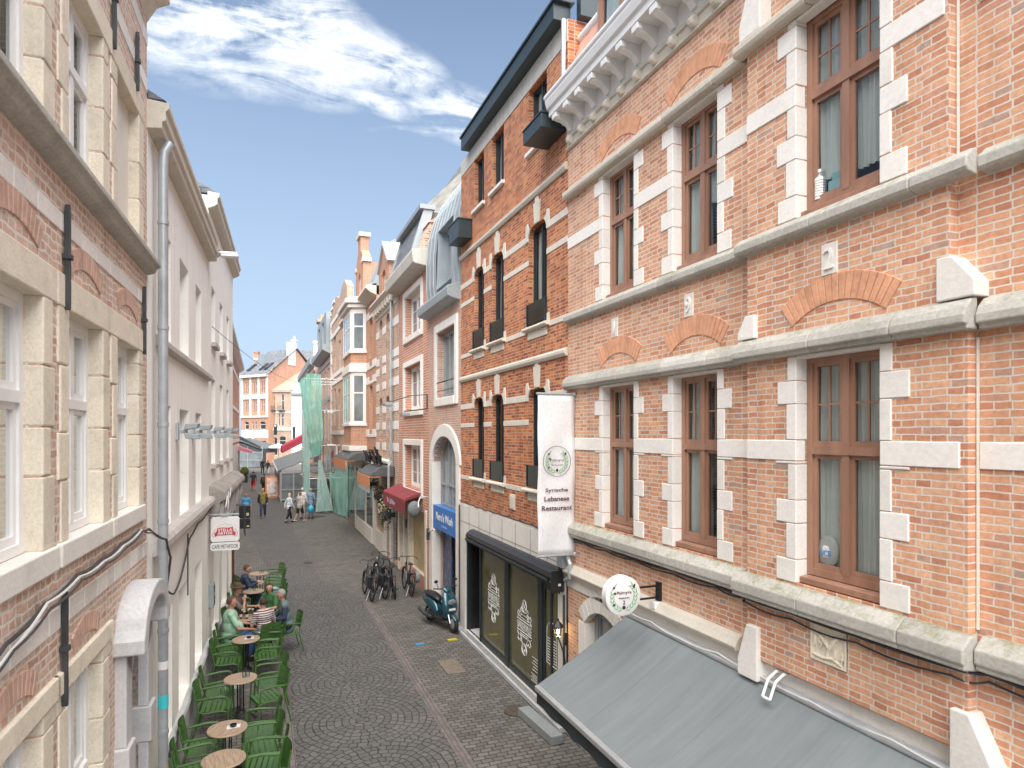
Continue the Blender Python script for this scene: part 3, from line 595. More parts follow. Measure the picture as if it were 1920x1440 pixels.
# ================================================================ tall red brick house with the barber shop
H=right_house('brick_house','tall narrow red brick house with dark framed windows above a barber shop',15.85,9.67); R=H.root; W=H.W
WX=[(1.10,1.82),(2.35,3.12),(4.48,5.32)]; ZL=(4.0,5.86); ZM=(7.07,8.95); ZU=(10.42,11.60)
ops=[(a,c,*ZL,.16,'rc') for a,c in WX]+[(a,c,*ZM,.16,'rc') for a,c in WX]+[(a,c,*ZU) for a,c in WX]
b=MB(); wall(b,0,W,3.26,12.0,ops,.2,0,8); b.build('wall',M['brick_red'],R)
b=MB(); b.box(.003,W-.004,-.012,.1,11.62,11.996); b.build('lintel_beam',M['concrete'],R)
b=MB()
for z in (6.33,9.46): b.ext([(.01,z+.14),(-.03,z+.14),(-.07,z+.1),(-.07,z+.05),(-.04,z+.0),(.01,z)],0,W); b.cut()
b.build('string_course',M['trim_stone'],R,bevel=.005)
b=MB()
def spans(z0,z1,cut):
    x=0
    for a,c in WX:
        if a-cut-x>.02: b.box(x,a-cut,-.012,.01,z0,z1); b.cut()
        x=c+cut
    b.box(x,W,-.012,.01,z0,z1); b.cut()
for zb in (ZL[0],ZM[0]):
    spans(zb+1.64,zb+1.77,.13); spans(zb+1.18,zb+1.29,.0); spans(zb-.13,zb-.03,.12); b.cut()
    for a,c in WX:
        m=(a+c)/2; zt=zb+1.86
        b.plate([(m-.10,zt+.02),(m+.10,zt+.02),(m+.15,zt+.42),(m+.07,zt+.42),(m+.06,zt+.5),(m-.06,zt+.5),(m-.07,zt+.42),(m-.15,zt+.42)],-.03,.01)
        for d,e in ((-1,a),(1,c)):
            o=[(e+d*.005,zt-.22),(e+d*.13,zt-.22),(e+d*.13,zt-.06),(e+d*.11,zt+.12),(e+d*.02,zt+.14),(e-d*.01,zt+.04),(e-d*.12,zt+.012),(e-d*.05,zt-.05),(e+d*.0,zt-.13)]
            b.plate(o,-.02,.01)
        b.ext([(.05,zb-.02),(-.09,zb-.03),(-.11,zb-.05),(-.11,zb-.08),(-.07,zb-.10),(.01,zb-.10)],a-.13,c+.13); b.box(a-.02,c+.02,-.02,.01,zb-.26,zb-.11)
        for d,e in ((-1,a),(1,c)): b.box(e+d*.005,e+d*.12,-.014,.01,zb-.018,zb+.12)
        b.cut()
b.build('stone_dressings',M['trim_stone'],R,bevel=.005,seg=1)
b=MB()
for a,c in WX: b.ext([(.05,ZU[0]-.003),(-.07,ZU[0]-.02),(-.07,ZU[0]-.09),(.05,ZU[0]-.09)],a-.06,c+.06); b.cut()
b.build('window_sill',M['white_stone'],R,bevel=.006)
for zz in (ZL,ZM,ZU):
    for i,(a,c) in enumerate(WX):
        o=window(H,a,c,*zz,.10,M['frame_dark'],M['glass_clear'],.05,(.5,),(),None,.035,.06,[(0,.5,0,i),(.62,1,0,i+1)] if zz!=ZL else [(.7,1,0,i)])
        if zz!=ZU:
            g=MB(); g.box(a+.01,c-.01,-.035,-.022,zz[0]+.02,zz[0]+.42); g.build('glass_guard',M['glass_green'],o)
            g=MB(); g.box(a-.02,a+.012,-.05,-.01,zz[0],zz[0]+.42); g.box(c-.012,c+.02,-.05,-.01,zz[0],zz[0]+.42); g.build('guard_clamp',M['frame_dark'],o)
b=MB(); b.box(3.5,3.78,-.02,.01,3.46,3.78); b.box(3.53,3.75,-.03,-.01,3.49,3.75); b.build('carved_stone',M['trim_stone'],R,bevel=.01)
b=MB(); b.prism([(.7,-.22,12.0),(.7,.1,12.0),(.7,.1,12.36),(.7,-.22,12.28)],(W-.8,0,0)); b.build('eaves_box',M['teal_metal'],R,bevel=.01)
b=MB(); b.box(.66,W-.02,-.25,.14,12.29,12.34); b.box(W+.002,W+.16,.16,4.5,12.0,12.4); b.build('eaves_cap',M['teal_metal'],R,bevel=.008)
b=MB(); b.tube([(W-.07,-.05,10.2),(W-.06,-.05,12.0)],.045,10); b.build('downpipe',M['alu'],R,smooth=True)
for x0,x1,z0,z1,o_ in ((5.33,6.12,10.13,10.36,.47),(.1,.93,9.80,10.24,.36)):
    b=MB(); b.box(x0,x1,-o_,-.001,z0,z1); b.box(x0-.015,x1+.015,-o_-.015,-.002,z1+.002,z1+.035); b.build('metal_planter_box',M['teal_metal'],R,bevel=.006)
# shop front in light grey panels
b=MB(); wall(b,0,W,.0,3.22,[(.40,5.84,.10,2.38)],.12,-.03,.3,False)
b.add([(0,-.03,3.22),(W,-.03,3.22),(W,.01,3.26),(0,.01,3.26)],[(0,1,2,3)])
b.build('shop_wall',M['pale_stone'],R)
b=MB()
for k in range(1,8): x=k*W/8; b.box(x-.004,x+.004,-.034,-.028,2.40,3.2)
b.box(0.02,W-.02,-.034,-.0285,2.795,2.803); b.build('panel_joint',M['iron'],R)
b=MB(); b.box(.40,.46,.02,.12,.1,2.38); b.box(1.42,1.5,.02,.12,.1,2.3); b.box(3.1,3.32,.02,.12,.1,2.3); b.box(4.86,5.06,.02,.12,.1,2.3); b.box(5.74,5.84,.02,.12,.1,2.3)
b.box(.46,5.74,.03,.11,2.3,2.38); b.box(1.5,3.1,.03,.11,.1,.22); b.box(3.32,4.86,.03,.11,.1,.22); b.box(5.06,5.74,.03,.11,.1,.2); b.box(5.06,5.14,.04,.1,.2,2.3); b.box(5.66,5.74,.04,.1,.2,2.3); b.box(5.14,5.66,.04,.1,2.2,2.3); b.box(5.36,5.44,.045,.095,.2,2.2)
sf=b.build('shopfront_frame',M['frame_dark'],R,bevel=.004,seg=1)
PN=[(1.5,3.1),(3.32,4.86),(5.14,5.66)]
for a,c in PN:
    g=MB(); g.box(a,c,.066,.075,.2,2.3); g.build('shop_glass',M['glass_olive_reflect'],sf)
b=MB(); b.box(.46,1.42,.9,1.0,.1,2.38); b.box(.41,.46,.12,.9,.1,2.38); b.box(1.42,1.5,.12,.9,.1,2.38); b.box(.46,1.42,.12,.9,2.3,2.38); en=b.build('entrance_recess',M['black'],R)
b=MB(); b.box(.46,1.42,.05,.9,.02,.1); b.build('entrance_floor',M['grey_stone'],R)
for z in (1.52,1.02,.55):
    b=MB(); b.box(.62,1.2,.52,.899,z-.18,z+.18); mb_=b.build('mailbox',M['black_plastic'],en,bevel=.01); b=MB(); b.box(.78,1.0,.512,.519,z+.0,z+.035); b.build('name_plate',M['white_paint'] if z>.6 else M['maroon_cloth'],mb_)
b=MB(); b.box(1.22,1.36,.44,.52,1.35,1.75); b.build('intercom',M['steel'],en,bevel=.01)
b=MB(); b.box(-.01,W,-.17,-.035,0,.09); b.build('door_sill',M['grey_stone'],R,bevel=.008)
b=MB(); b.box(.4,W-.2,-.13,-.04,.092,.13); b.build('metal_threshold',M['alu'],R,bevel=.006)
# window lettering: round badge, scrolls, slanted ribbon
def barber(cx,cz,s):
    y=.0645; b=MB()
    def ring(x,z,r,rx=1,t=.007): b.tube([(cx+s*(x+r*rx*cos(q)),y,cz+s*(z+r*sin(q))) for q in [2*PI*k/20 for k in range(20)]],s*t,4,False,True)
    def curve(P,t=.0075): b.tube([(cx+s*x,y,cz+s*z) for x,z in P],s*t,4)
    ring(0,.40,.115); ring(0,.40,.085,1,.005); curve([(-.05,.35),(.05,.45)]); curve([(.05,.35),(-.05,.45)]); ring(0,-.42,.105); ring(0,-.42,.075,1,.005); curve([(-.03,-.45),(0,-.42),(.03,-.45)])
    for d in (-1,1):
        curve([(d*.02,.27),(d*.10,.29),(d*.14,.36),(d*.19,.33),(d*.17,.27),(d*.24,.22),(d*.28,.27),(d*.33,.22),(d*.30,.15),(d*.34,.12)])
        curve([(d*.34,-.14),(d*.28,-.20),(d*.32,-.27),(d*.26,-.31),(d*.21,-.26),(d*.18,-.31),(d*.12,-.28),(d*.09,-.34),(d*.13,-.42),(d*.10,-.5)])
        curve([(d*.12,.26),(d*.2,.16),(d*.3,.17)]); curve([(d*.12,-.27),(d*.18,-.18),(d*.29,-.19)])
    for z in (.105,-.105): curve([(-.36,z),(.36,z)],.008)
    curve([(-.2,-.15),(.2,-.15)],.006); curve([(-.22,.15),(.22,.15)],.006); curve([(-.25,.2),(0,.22),(.25,.2)],.006)
    for v in range(len(b.v)): x_,y_,z_=b.v[v]; b.v[v]=(x_,y_,z_)
    b.build('shop_logo',M['text_white'],sf)
    text(sf,'BARBERVILLE',cx,.062,cz-.075*s,.15*s,M['text_white'],'shop_name',w=.68*s); text(sf,'BARBER SHOP',cx,.062,cz-.2*s,.035*s,M['text_white'],'shop_name',w=.3*s)
barber(2.3,1.33,1.05); barber(4.1,1.17,1.05)
b=MB(); P=[(5.19,.85)]+arc(5.4,1.42,.21,.2,180,0,12)+[(5.61,.85)]; b.tube([(x,.062,z) for x,z in P],.007,4,False,True)
for k in range(9): 
    z=1.3-k*.05; b.box(5.22,5.33,.0615,.0645,z,z+.016); b.box(5.47,5.58,.0615,.0645,z,z+.016)
b.build('opening_hours_sticker',M['text_white'],sf)
b=MB()
for k in range(5): b.box(4.50+.05*(k%2),4.78,.0615,.0645,.72-k*.06,.733-k*.06)
for k in range(5): b.box(4.45+.07*(k%2),4.74,.0615,.0645,.40-k*.035,.41-k*.035)
b.build('price_lettering',M['text_white'],sf)
# retracted awning cassette
aw=thing('awning','retracted black awning cassette above the barber shop window','awning',H.world(3.45,0,2.45),RIGHT)
b=MB(); b.ext([(-.035,.28),(-.12,.27),(-.22,.2),(-.25,.12),(-.2,.06),(-.035,.0)],-2.3,2.6); b.build('cassette',M['black_plastic'],aw,bevel=.01)
b=MB(); b.tube([(-2.28,-.235,.06),(2.45,-.235,.06)],.03,8); b.build('front_rail',M['frame_dark'],aw,smooth=True)
b=MB(); b.box(2.602,2.66,-.27,-.035,-.1,.26); e=b.build('end_cap',M['black_plastic'],aw,bevel=.01); b=MB(); b.box(2.6,2.664,-.15,-.1,.0,.04); b.build('label',M['white_paint'],e)
cable('cable','black cable bundle along the foot of the red brickwork above the grey panels',[H.world(x,-.035,3.3+random.uniform(-.03,.03)) for x in (0,.5,1.1,1.7,2.3,2.9,3.5,4.1,4.7,5.4,6.15)],.014,M['cable'],sag=.03)
cable('cable','dark vertical cable down the joint between the blue shop and the barber shop',[H.world(.03,-.06,z) for z in (3.2,2.8,2.3,1.9,1.4,1.0,.2)],.018,M['cable'],sag=0)
cable('downpipe','dark thin downpipe beside the barber shop door, under the wall lantern',[H.world(6.14,-.06,z) for z in (2.3,1.8,1.4,.9,.3,.02)],.02,M['cable'],'pipe',sag=0)
cable('cable','looped black cables below the grey junction box beside the barber shop',[H.world(x,-.08,z) for x,z in ((6.0,2.75),(5.93,2.45),(6.0,2.3),(6.08,2.5),(6.12,2.9),(6.2,2.6),(6.12,2.35))],.012,M['cable'],sag=.02)
jb=thing('junction_box','grey electrical junction box with a conduit at the foot of the white banner','junction box',H.world(6.16,-.03,2.78),RIGHT)
b=MB(); b.box(-.12,.12,-.12,0,0,.22); b.build('case',M['zinc'],jb,bevel=.012); b=MB(); b.tube([(.2,-.06,.2),(.3,-.07,.1),(.28,-.07,-.12),(.1,-.06,-.2)],.04,8); b.build('conduit',M['zinc_pipe'],jb,smooth=True)
ln=thing('wall_lantern','small black lit wall lantern on the joint right of the barber shop','lantern',H.world(6.16,-.04,1.62),RIGHT)
b=MB(); b.tube([(0,0,-.5),(0,-.03,-.3),(0,-.1,-.1),(0,-.14,.0)],.012,6); b.box(-.03,.03,-.01,.03,-.15,.05); b.build('bracket',M['black'],ln)
b=MB(); b.lathe([(.0,-.01),(.05,0),(.075,.16),(.07,.165),(.0,.16)],(0,-.14,0),6); b.build('lantern_glass',M['glass_drink'],ln)
b=MB(); b.lathe([(.105,.16),(.1,.18),(.05,.24),(.02,.27),(.02,.3),(0,.31)],(0,-.14,0),6); b.build('lantern_roof',M['black'],ln)
b=MB(); b.sph((0,-.14,.08),(.022,.022,.04)); b.build('bulb',emit('bulb',(1,.6,.2),9),ln)
for x,z,lab in ((5.98,.72,'small yellow box on the shop wall right of the barber shop door'),(6.28,.62,'small yellow box on the brick wall left of the arched door')):
    o=thing('notice_box',lab,'box',H.world(x,-.035,z),RIGHT); b=MB(); b.box(-.05,.05,-.05,0,0,.24); b.build('case',pm('yellow_paint',(.6,.5,.03),.5),o,bevel=.008); b=MB(); b.box(-.03,.03,-.054,-.0495,.06,.18); b.build('sticker',M['black'],o)
o=thing('shop_sign','black wall box with white figure stickers at the awning edge','sign',H.world(5.95,-.1,.35),RIGHT); b=MB(); b.box(-.16,.16,-.12,.06,0,.3); b.build('case',M['black_plastic'],o,bevel=.01); b=MB(); b.plate([(-.17,.03),(-.162,.03),(-.162,.27),(-.17,.27)],-.1,.04); b.lathe([(0,-.124),(.05,-.124),(.05,-.1205),(0,-.1205)],(0,0,.18),12,'y'); b.box(-.06,.06,-.124,-.1205,.05,.12); b.build('sticker',M['text_white'],o)
o=thing('concrete_block','grey concrete block lying on the paving before the barber shop step','block',(4.40,9.95,0),rad(4)); b=MB(); b.box(-.11,.11,-.62,.62,0,.15); b.build('block',stone('block_stone',(.3,.33,.335),.1),o,bevel=.012)
# banner and round sign of the restaurant
def wreath(par,cx,y,cz,r,olives):
    b=MB()
    for d in (-1,1):
        for k in range(8):
            t=rad(-70+k*17.5); 
            for o_,rr in ((.16,.82),(-.2,.66)):
                if d<0 and k>5 and o_<0: continue
                px_,pz_=cx+d*r*rr*cos(t),cz+r*rr*sin(t); an=t+PI/2+(.55 if o_<0 else -.35); ux,uz=d*cos(an),sin(an); L=r*.17; w_=r*.045
                b.plate([(px_-ux*L,pz_-uz*L),(px_-uz*w_-ux*L*.2,pz_+ux*w_-uz*L*.2),(px_+ux*L,pz_+uz*L),(px_+uz*w_-ux*L*.2,pz_-ux*w_-uz*L*.2)],y-.002,y)
    b.build('olive_wreath',M['leaf_green'],par); b=MB()
    for ox,oz,s in ((-.62,.5,.07),(-.55,.18,.065),(-.62,-.42,.065),(0,-.62,.105),(.62,.48,.07),(.66,.56,.06)): b.lathe([(0,y-.004),(r*s,y-.004),(r*s,y),(0,y)],(cx+ox*r,0,cz+oz*r),12,'y')
    b.build('olive_print',M['text_plum'],par)
bn=thing('banner','tall white restaurant banner hanging out from the wall beside the red brick house','banner',(4.80,9.40,3.05))
b=MB(); n=24; rows=[[(-.675+.66*i/8+.004*sin(j*.7),.014*sin(j*.5+i*.7)*min(1,j/6),2.6*(1-j/n)) for i in range(9)] for j in range(n+1)]
bm_,bnt,bb_=newmat('banner_cloth'); f=bnt.nodes.new('ShaderNodeTexWave'); f.inputs['Scale'].default_value=5; f.inputs['Distortion'].default_value=14; f.inputs['Detail'].default_value=2; f.inputs['Detail Scale'].default_value=2; lk(bnt,objco(bnt),f.inputs['Vector'])
lk(bnt,ramp(bnt,f.outputs['Fac'],[(0,(.66,.68,.69)),(.12,(.76,.77,.78)),(1,(.77,.78,.79))]),bb_.inputs['Base Color']); bb_.inputs['Roughness'].default_value=.8
b.grid(rows); o=b.build('cloth',bm_,bn,smooth=True,recalc=False); s=o.modifiers.new('solid','SOLIDIFY'); s.thickness=.006; s.offset=0
b=MB(); b.tube([(-.7,0,2.61),(.0,0,2.61)],.02,8); b.tube([(-.7,0,-.01),(.0,0,-.01)],.02,8); b.sph((-.01,0,2.61),.05); b.sph((-.01,0,-.01),.05); b.build('pole',M['zinc_pipe'],bn,smooth=True)
b=MB(); b.tube([(-.345+.245*cos(2*PI*k/32),-.024,1.52+.245*sin(2*PI*k/32)) for k in range(32)],.004,4,False,True); b.build('badge_ring',M['text_plum'],bn)
wreath(bn,-.345,-.024,1.52,.235,0)
text(bn,'Palmyra',-.345,-.026,1.52,.055,M['text_plum'],'lettering',w=.24); text(bn,'Restaurant',-.345,-.026,1.45,.026,M['text_plum'],'lettering',w=.2)
for s_,z,w_ in (('Syrische',1.03,.40),('Lebanese',.88,.44),('Restaurant',.73,.54)): text(bn,s_,-.35,-.026,z,.075,M['text_plum'],'lettering',w=w_,bold=.012)
rs=thing('hanging_sign','round white restaurant sign with an olive wreath on a black wall bracket','sign',(4.22,7.0,2.98))
b=MB(); b.lathe([(0,-.06),(.235,-.06),(.25,-.05),(.25,.06),(0,.06)],(0,0,0),40,'y'); b.build('sign_box',M['white_paint'],rs,smooth=True)
wreath(rs,0,-.061,0,.23,0); text(rs,'Palmyra',0,-.066,.03,.05,M['text_plum'],'lettering',w=.21); text(rs,'Restaurant',0,-.066,-.03,.022,M['text_plum'],'lettering',w=.15); text(rs,'2',0,-.066,-.1,.05,M['text_plum'],'lettering')
b=MB(); b.box(.24,.575,-.012,.012,.06,.085); b.box(.24,.575,-.012,.012,-.09,-.065); b.box(.53,.576,-.04,.04,-.12,.12); b.build('bracket',M['black'],rs,bevel=.003); b=MB(); b.box(.46,.56,-.05,.05,-.22,-.125); b.build('transformer_box',M['white_paint'],rs,bevel=.008)
# ================================================================ left side of the street
LA=-1.585; LS=.037; LANG=PI/2-math.atan(LS)
def left_house(name,label,y0,y1,off=0,cat='house'):
    return House(name,label,cat,(LA+LS*y0-off,y0),LANG,(y1-y0)/cos(math.atan(LS))-.006)
H=left_house('brick_house','old red brick house with cream stone window surrounds and iron wall anchors, left foreground',-3.0,8.655); R=H.root; W=H.W
WX=[(y+3,y+3.95) for y in (1.35,2.82,4.27,5.76,7.22)]
ZL=(4.20,5.95); ZU=(7.12,8.58); ZG=(1.55,3.10)
dx0,dx1=7.42+3,8.20+3
ops=[(a,c,*ZL) for a,c in WX]+[(a,c,*ZU) for a,c in WX]+[(a,c,*ZG) for a,c in WX[:4]]+[(dx0,dx1,.12,2.85,.3)]
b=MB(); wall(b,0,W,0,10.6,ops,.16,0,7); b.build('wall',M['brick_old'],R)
for a,c in WX:
    b=MB()
    for z0,z1 in (ZL,ZU):
        for x,d in ((a,-1),(c,1)):
            z=z0;k=0
            while z<z1-.05:
                h=(.46,.36)[k%2]*random.uniform(.9,1.12); zt=z1 if z1-z-h<.15 else z+h
                wd=(.17,.30)[(k+(d>0))%2]*random.uniform(.85,1.1); wd=min(wd,.235); b.box(x-d*.004,x+d*wd,-.012-random.uniform(0,.006),.15,z+.004,zt-.004); z=zt;k+=1
        b.box(a-.26,c+.26,-.02,.15,z1-.006,z1+.24); b.cut()
    b.build('stone_surround',M['cream_stone'],R,bevel=.012)
    b=MB(); b.box(a-.24,c+.24,-.04,.098,4.03,4.204); b.cut(); b.build('window_sill',M['white_stone'],R,bevel=.012)
b=MB()
for a,c in WX[:4]:
    for x,d in ((a,-1),(c,1)): quoins(b,x,d,ZG[0],ZG[1],(.5,.4),(.2,.26),.01,.15,.008)
    b.box(a-.3,c+.3,-.03,.15,3.094,3.26); b.box(a-.2,c+.2,-.05,.12,ZG[0]-.16,ZG[0]-.005); b.cut()
b.build('stone_surround',M['cream_stone'],R,bevel=.012)
def blocks(z,h,p,mat,name,wd=(.35,.75),bev=.008):
    b=MB(); x=0
    while x<W-.02:
        l=min(x+random.uniform(*wd),W); b.box(x+.004,l-.004,-p-random.uniform(0,.004),.01,z,z+h); x=l
    b.build(name,mat,R,bevel=bev)
blocks(6.50,.14,.008,M['white_stone'],'stone_band'); blocks(3.58,.17,.006,M['white_stone'],'stone_band',(.18,.4)); blocks(9.05,.16,.008,M['white_stone'],'stone_band'); blocks(9.6,.16,.008,M['white_stone'],'stone_band')
b=MB(); b.ext([(.01,7.10),(-.07,7.085),(-.15,7.04),(-.15,6.99),(-.11,6.97),(-.09,6.92),(-.04,6.90),(.01,6.89)],0,W+.01); b.build('string_course',M['mossy_stone'],R,bevel=.008)
b=MB(); b.ext([(.01,10.35),(-.1,10.3),(-.24,10.24),(-.24,10.18),(-.1,10.1),(.01,9.9)],0,W+.05); b.build('cornice',M['cream_stone'],R,bevel=.01)
b=MB()
for a,c in WX[1:]:
    vous(b,(a+c)/2,6.24,.4,.10,.17,13,-.014,.005,.12); b.cut()
for a,c in WX[1:4]: vous(b,(a+c)/2,3.28,.32,.08,.16,11,-.014,.005,.12); b.cut()
b.build('relieving_arch',stone('old_arch',(.60,.40,.32),.2,scale=6,dark=(.6,.6,.6)),R,bevel=.005,seg=1)
for x,z0,z1 in ((5.66,5.93,6.72),(5.60,3.0,3.85),(8.36,5.92,6.70),(7.02,8.65,9.6),(8.0,8.75,9.4),(4.0,5.93,6.7)):
    b=MB(); x+=3; m=(z0+z1)/2; b.plate([(x-.012,z0),(x+.012,z0),(x+.02,z0+.05),(x+.016,m),(x+.02,z1-.06),(x,z1),(x-.02,z1-.06),(x-.016,m),(x-.02,z0+.05)],-.05,-.012); b.box(x-.03,x+.03,-.062,0,m-.02,m+.02); b.build('wall_anchor',M['iron'],R,bevel=.004)
for i,(a,c) in enumerate(WX):
    for zz in (ZL,ZU)+((ZG,) if i<4 else ()):
        if i==4 and zz==ZU:
            b=MB(); b.box(a,c,.09,.12,zz[0],zz[1]); b.build('blind_panel',M['cream_paint'],R); continue
        window(H,a,c,*zz,.10,M['white_paint'],M['glass_clear'],.07,(.5,) if zz!=ZU else (.5,),(.6,) if zz!=ZG else (.35,),None,.045,.06,[(0,1,0,i)] if zz!=ZG else [(0,1,0,i)],sill=(.0,.05,.0,M['white_paint']))
# grey stone door surround with a curved hood
b=MB()
for d,x in ((-1,dx0),(1,dx1)):
    b.box(x,x+d*.25,-.10,.16,.0,1.55); b.box(x-d*.01,x+d*.28,-.13,.16,1.55,1.95); b.box(x,x+d*.25,-.10,.16,1.95,3.0); b.cut()
P=arc((dx0+dx1)/2,2.5,.66,.72,160,20,12); Q=arc((dx0+dx1)/2,2.52,.40,.34,170,10,12)
b.plate(P+Q[::-1],-.10,.16)
b.build('door_surround',M['grey_stone'],R,bevel=.015)
b=MB(); o=[( (dx0+dx1)/2-.72,2.86),( (dx0+dx1)/2-.52,2.86)]+arc((dx0+dx1)/2,2.98,.5,.28,170,10,10)+[((dx0+dx1)/2+.52,2.86),((dx0+dx1)/2+.72,2.86),((dx0+dx1)/2+.72,3.0)]+arc((dx0+dx1)/2,3.02,.66,.42,10,170,12)+[((dx0+dx1)/2-.72,3.0)]
b.plate(o,-.27,.01); b.build('door_hood',M['grey_stone'],R,bevel=.02)
b=MB(); b.box(dx0,dx1,.10,.15,.12,2.85); 
for z0,z1 in ((.25,.9),(1.0,2.0)):
    for q in (0,1): xa=dx0+.06+q*.37; b.box(xa,xa+.3,.085,.1,z0,z1)
o=b.build('door',pm('grey_door',(.16,.18,.2),.5),R,bevel=.008); b=MB(); b.sph((dx0+.1,.06,1.1),.035); b.build('handle',M['iron'],o)
b=MB(); b.box(0,dx0-.3,-.03,.0,0,.5); b.build('plinth',M['grey_stone'],R,bevel=.01)
b=MB(); b.prism([(0,-.1,10.6),(0,7,10.6),(0,3.5,13.5)],(W,0,0)); b.build('roof',M['slate'],R)
STONE=H
# ---- white rendered house with the drainpipe
H=left_house('white_house','white rendered house with a grey drainpipe and a moulded eaves cornice',8.665,14.88); R=H.root; W=H.W
WX=[(.86,1.64),(2.42,3.36),(4.22,5.02)]
ops=[(a,c,6.29,7.74) for a,c in WX]+[(a,c,3.74,5.40) for a,c in WX]+[(a-.1,c+.1,.75,2.6) for a,c in WX]
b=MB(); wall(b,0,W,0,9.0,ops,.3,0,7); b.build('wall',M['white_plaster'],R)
b=MB(); b.ext([(.01,8.99),(-.235,8.97),(-.235,8.90),(-.20,8.86),(-.20,8.76),(-.16,8.73),(-.16,8.66),(.01,8.64)],-.02,W); b.build('cornice',M['trim_stone'],R,bevel=.008)
b=MB(); b.ext([(.01,6.28),(-.06,6.26),(-.09,6.22),(-.09,6.15),(-.05,6.12),(.01,6.11)],.5,W-.1); b.build('string_course',pm('dull_stone',(.5,.47,.44),.8,0,.12,3),R,bevel=.006)
b=MB(); b.ext([(.01,3.72),(-.10,3.70),(-.14,3.64),(-.14,3.56),(-.08,3.5),(.01,3.48)],.3,W); b.build('ledge',_pm['dull_stone'],R,bevel=.006)
for zz in ((6.29,7.74),(3.74,5.40)):
    for a,c in WX: window(H,a,c,*zz,.23,M['white_paint'],M['glass_pale'],.07,(.5,),(.62,),None,.04,.06)
for a,c in WX:
    b=MB(); b.box(a-.1,c+.1,.24,.28,.75,2.6); b.box(a+.05,c-.05,.215,.24,.9,2.45); b.build('shutter_panel',M['cream_paint'],R,bevel=.01)
b=MB(); b.ext([(.01,.74),(-.07,.72),(-.09,.66),(-.05,.6),(-.05,0),(.01,0)],0.34,W); b.build('plinth',M['grey_stone'],R,bevel=.008)
b=MB(); b.tube([(.30,-.12,.0),(.30,-.12,8.35),(.30,-.13,8.5),(.33,-.19,8.63)],.058,12); 
for z in (1.3,2.55,3.9,5.1,6.3,7.6): b.tube([(.30,-.12,z),(.30,-.12,z+.05)],.066,12)
dp=b.build('downpipe',M['zinc_pipe'],R,smooth=True)
b=MB(); b.tube([(.30,-.12,1.62),(.30,-.12,1.78)],.0605,12); b.build('turquoise_sticker',pm('turq',(.05,.55,.62),.5),dp)
b=MB(); b.tube([(.30,-.12,.83),(.30,-.12,.9)],.0605,12); b.build('orange_sticker',M['orange_cloth'],dp)
b=MB(); b.tube([(.30,-.12,2.1),(.30,-.12,2.2)],.0605,12); b.build('paper_sticker',M['white_paint'],dp)
b=MB(); b.prism([(0,-.2,9.0),(0,7,9.0),(0,3.4,11.0)],(W,0,0)); b.build('roof',M['slate'],R)
WH=H
# ---- taller white house
H=left_house('white_house','taller white rendered house with six small windows above a weathered shop ledge',14.89,21.1); R=H.root; W=H.W
WX=[(.5,1.28),(2.3,3.1),(4.15,4.9)]
ops=[(a,c,7.03,8.26) for a,c in WX]+[(a,c,4.36,6.24) for a,c in WX]+[(.6,2.2,.5,2.9),(2.6,4.2,.5,2.9),(4.7,5.75,.05,2.7)]
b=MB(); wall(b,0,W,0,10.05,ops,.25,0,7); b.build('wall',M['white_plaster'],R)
b=MB(); b.ext([(.01,10.1),(-.22,10.08),(-.22,10.0),(-.18,9.96),(-.18,9.85),(-.12,9.8),(.01,9.74)],-.1,W+.12); b.build('cornice',M['trim_stone'],R,bevel=.008)
for zz in ((7.03,8.26),(4.36,6.24)):
    for a,c in WX: window(H,a,c,*zz,.18,M['white_paint'],M['glass_pale'],.06,(.5,),(.65,),None,.035,.05,sill=(.1,.1,.05,_pm['dull_stone']))
b=MB(); b.ext([(.01,3.92),(-.12,3.9),(-.3,3.78),(-.34,3.7),(-.34,3.62),(-.22,3.56),(-.2,3.35),(-.1,3.2),(.01,3.15)],.05,W+.05); b.build('shop_ledge',stone('weathered',(.38,.35,.32),.25,dark=(.45,.45,.45)),R,bevel=.012)
for x in (.15,1.5,2.9,4.4,5.9):
    b=MB(); b.prism([(x,0,3.2),(x,-.28,3.6),(x,-.28,3.3),(x,-.12,2.75),(x,0,2.7)],(.16,0,0)); b.build('ledge_bracket',_pm['dull_stone'],R,bevel=.01)
for a,c in ((.6,2.2),(2.6,4.2)): window(H,a,c,.5,2.9,.12,M['cream_paint'],M['glass_pale'],.09,(.33,.66),(.75,),None,.03,.05,name='shop_window')
b=MB(); b.box(4.7,5.75,.1,.15,.05,2.7); b.build('door',M['cream_paint'],R); b=MB(); b.box(5.8,W-.05,-.05,-.001,0,2.9); b.build('door_post',pm('red_brown',(.16,.06,.03),.6),R,bevel=.01)
b=MB(); b.box(.02,5.75,-.05,-.001,0,.42); b.build('plinth',M['grey_stone'],R,bevel=.008)
b=MB(); b.prism([(0,-.2,10.1),(0,7,10.1),(0,3.4,12.0)],(W,0,0)); b.build('roof',M['slate'],R)
WH2=H
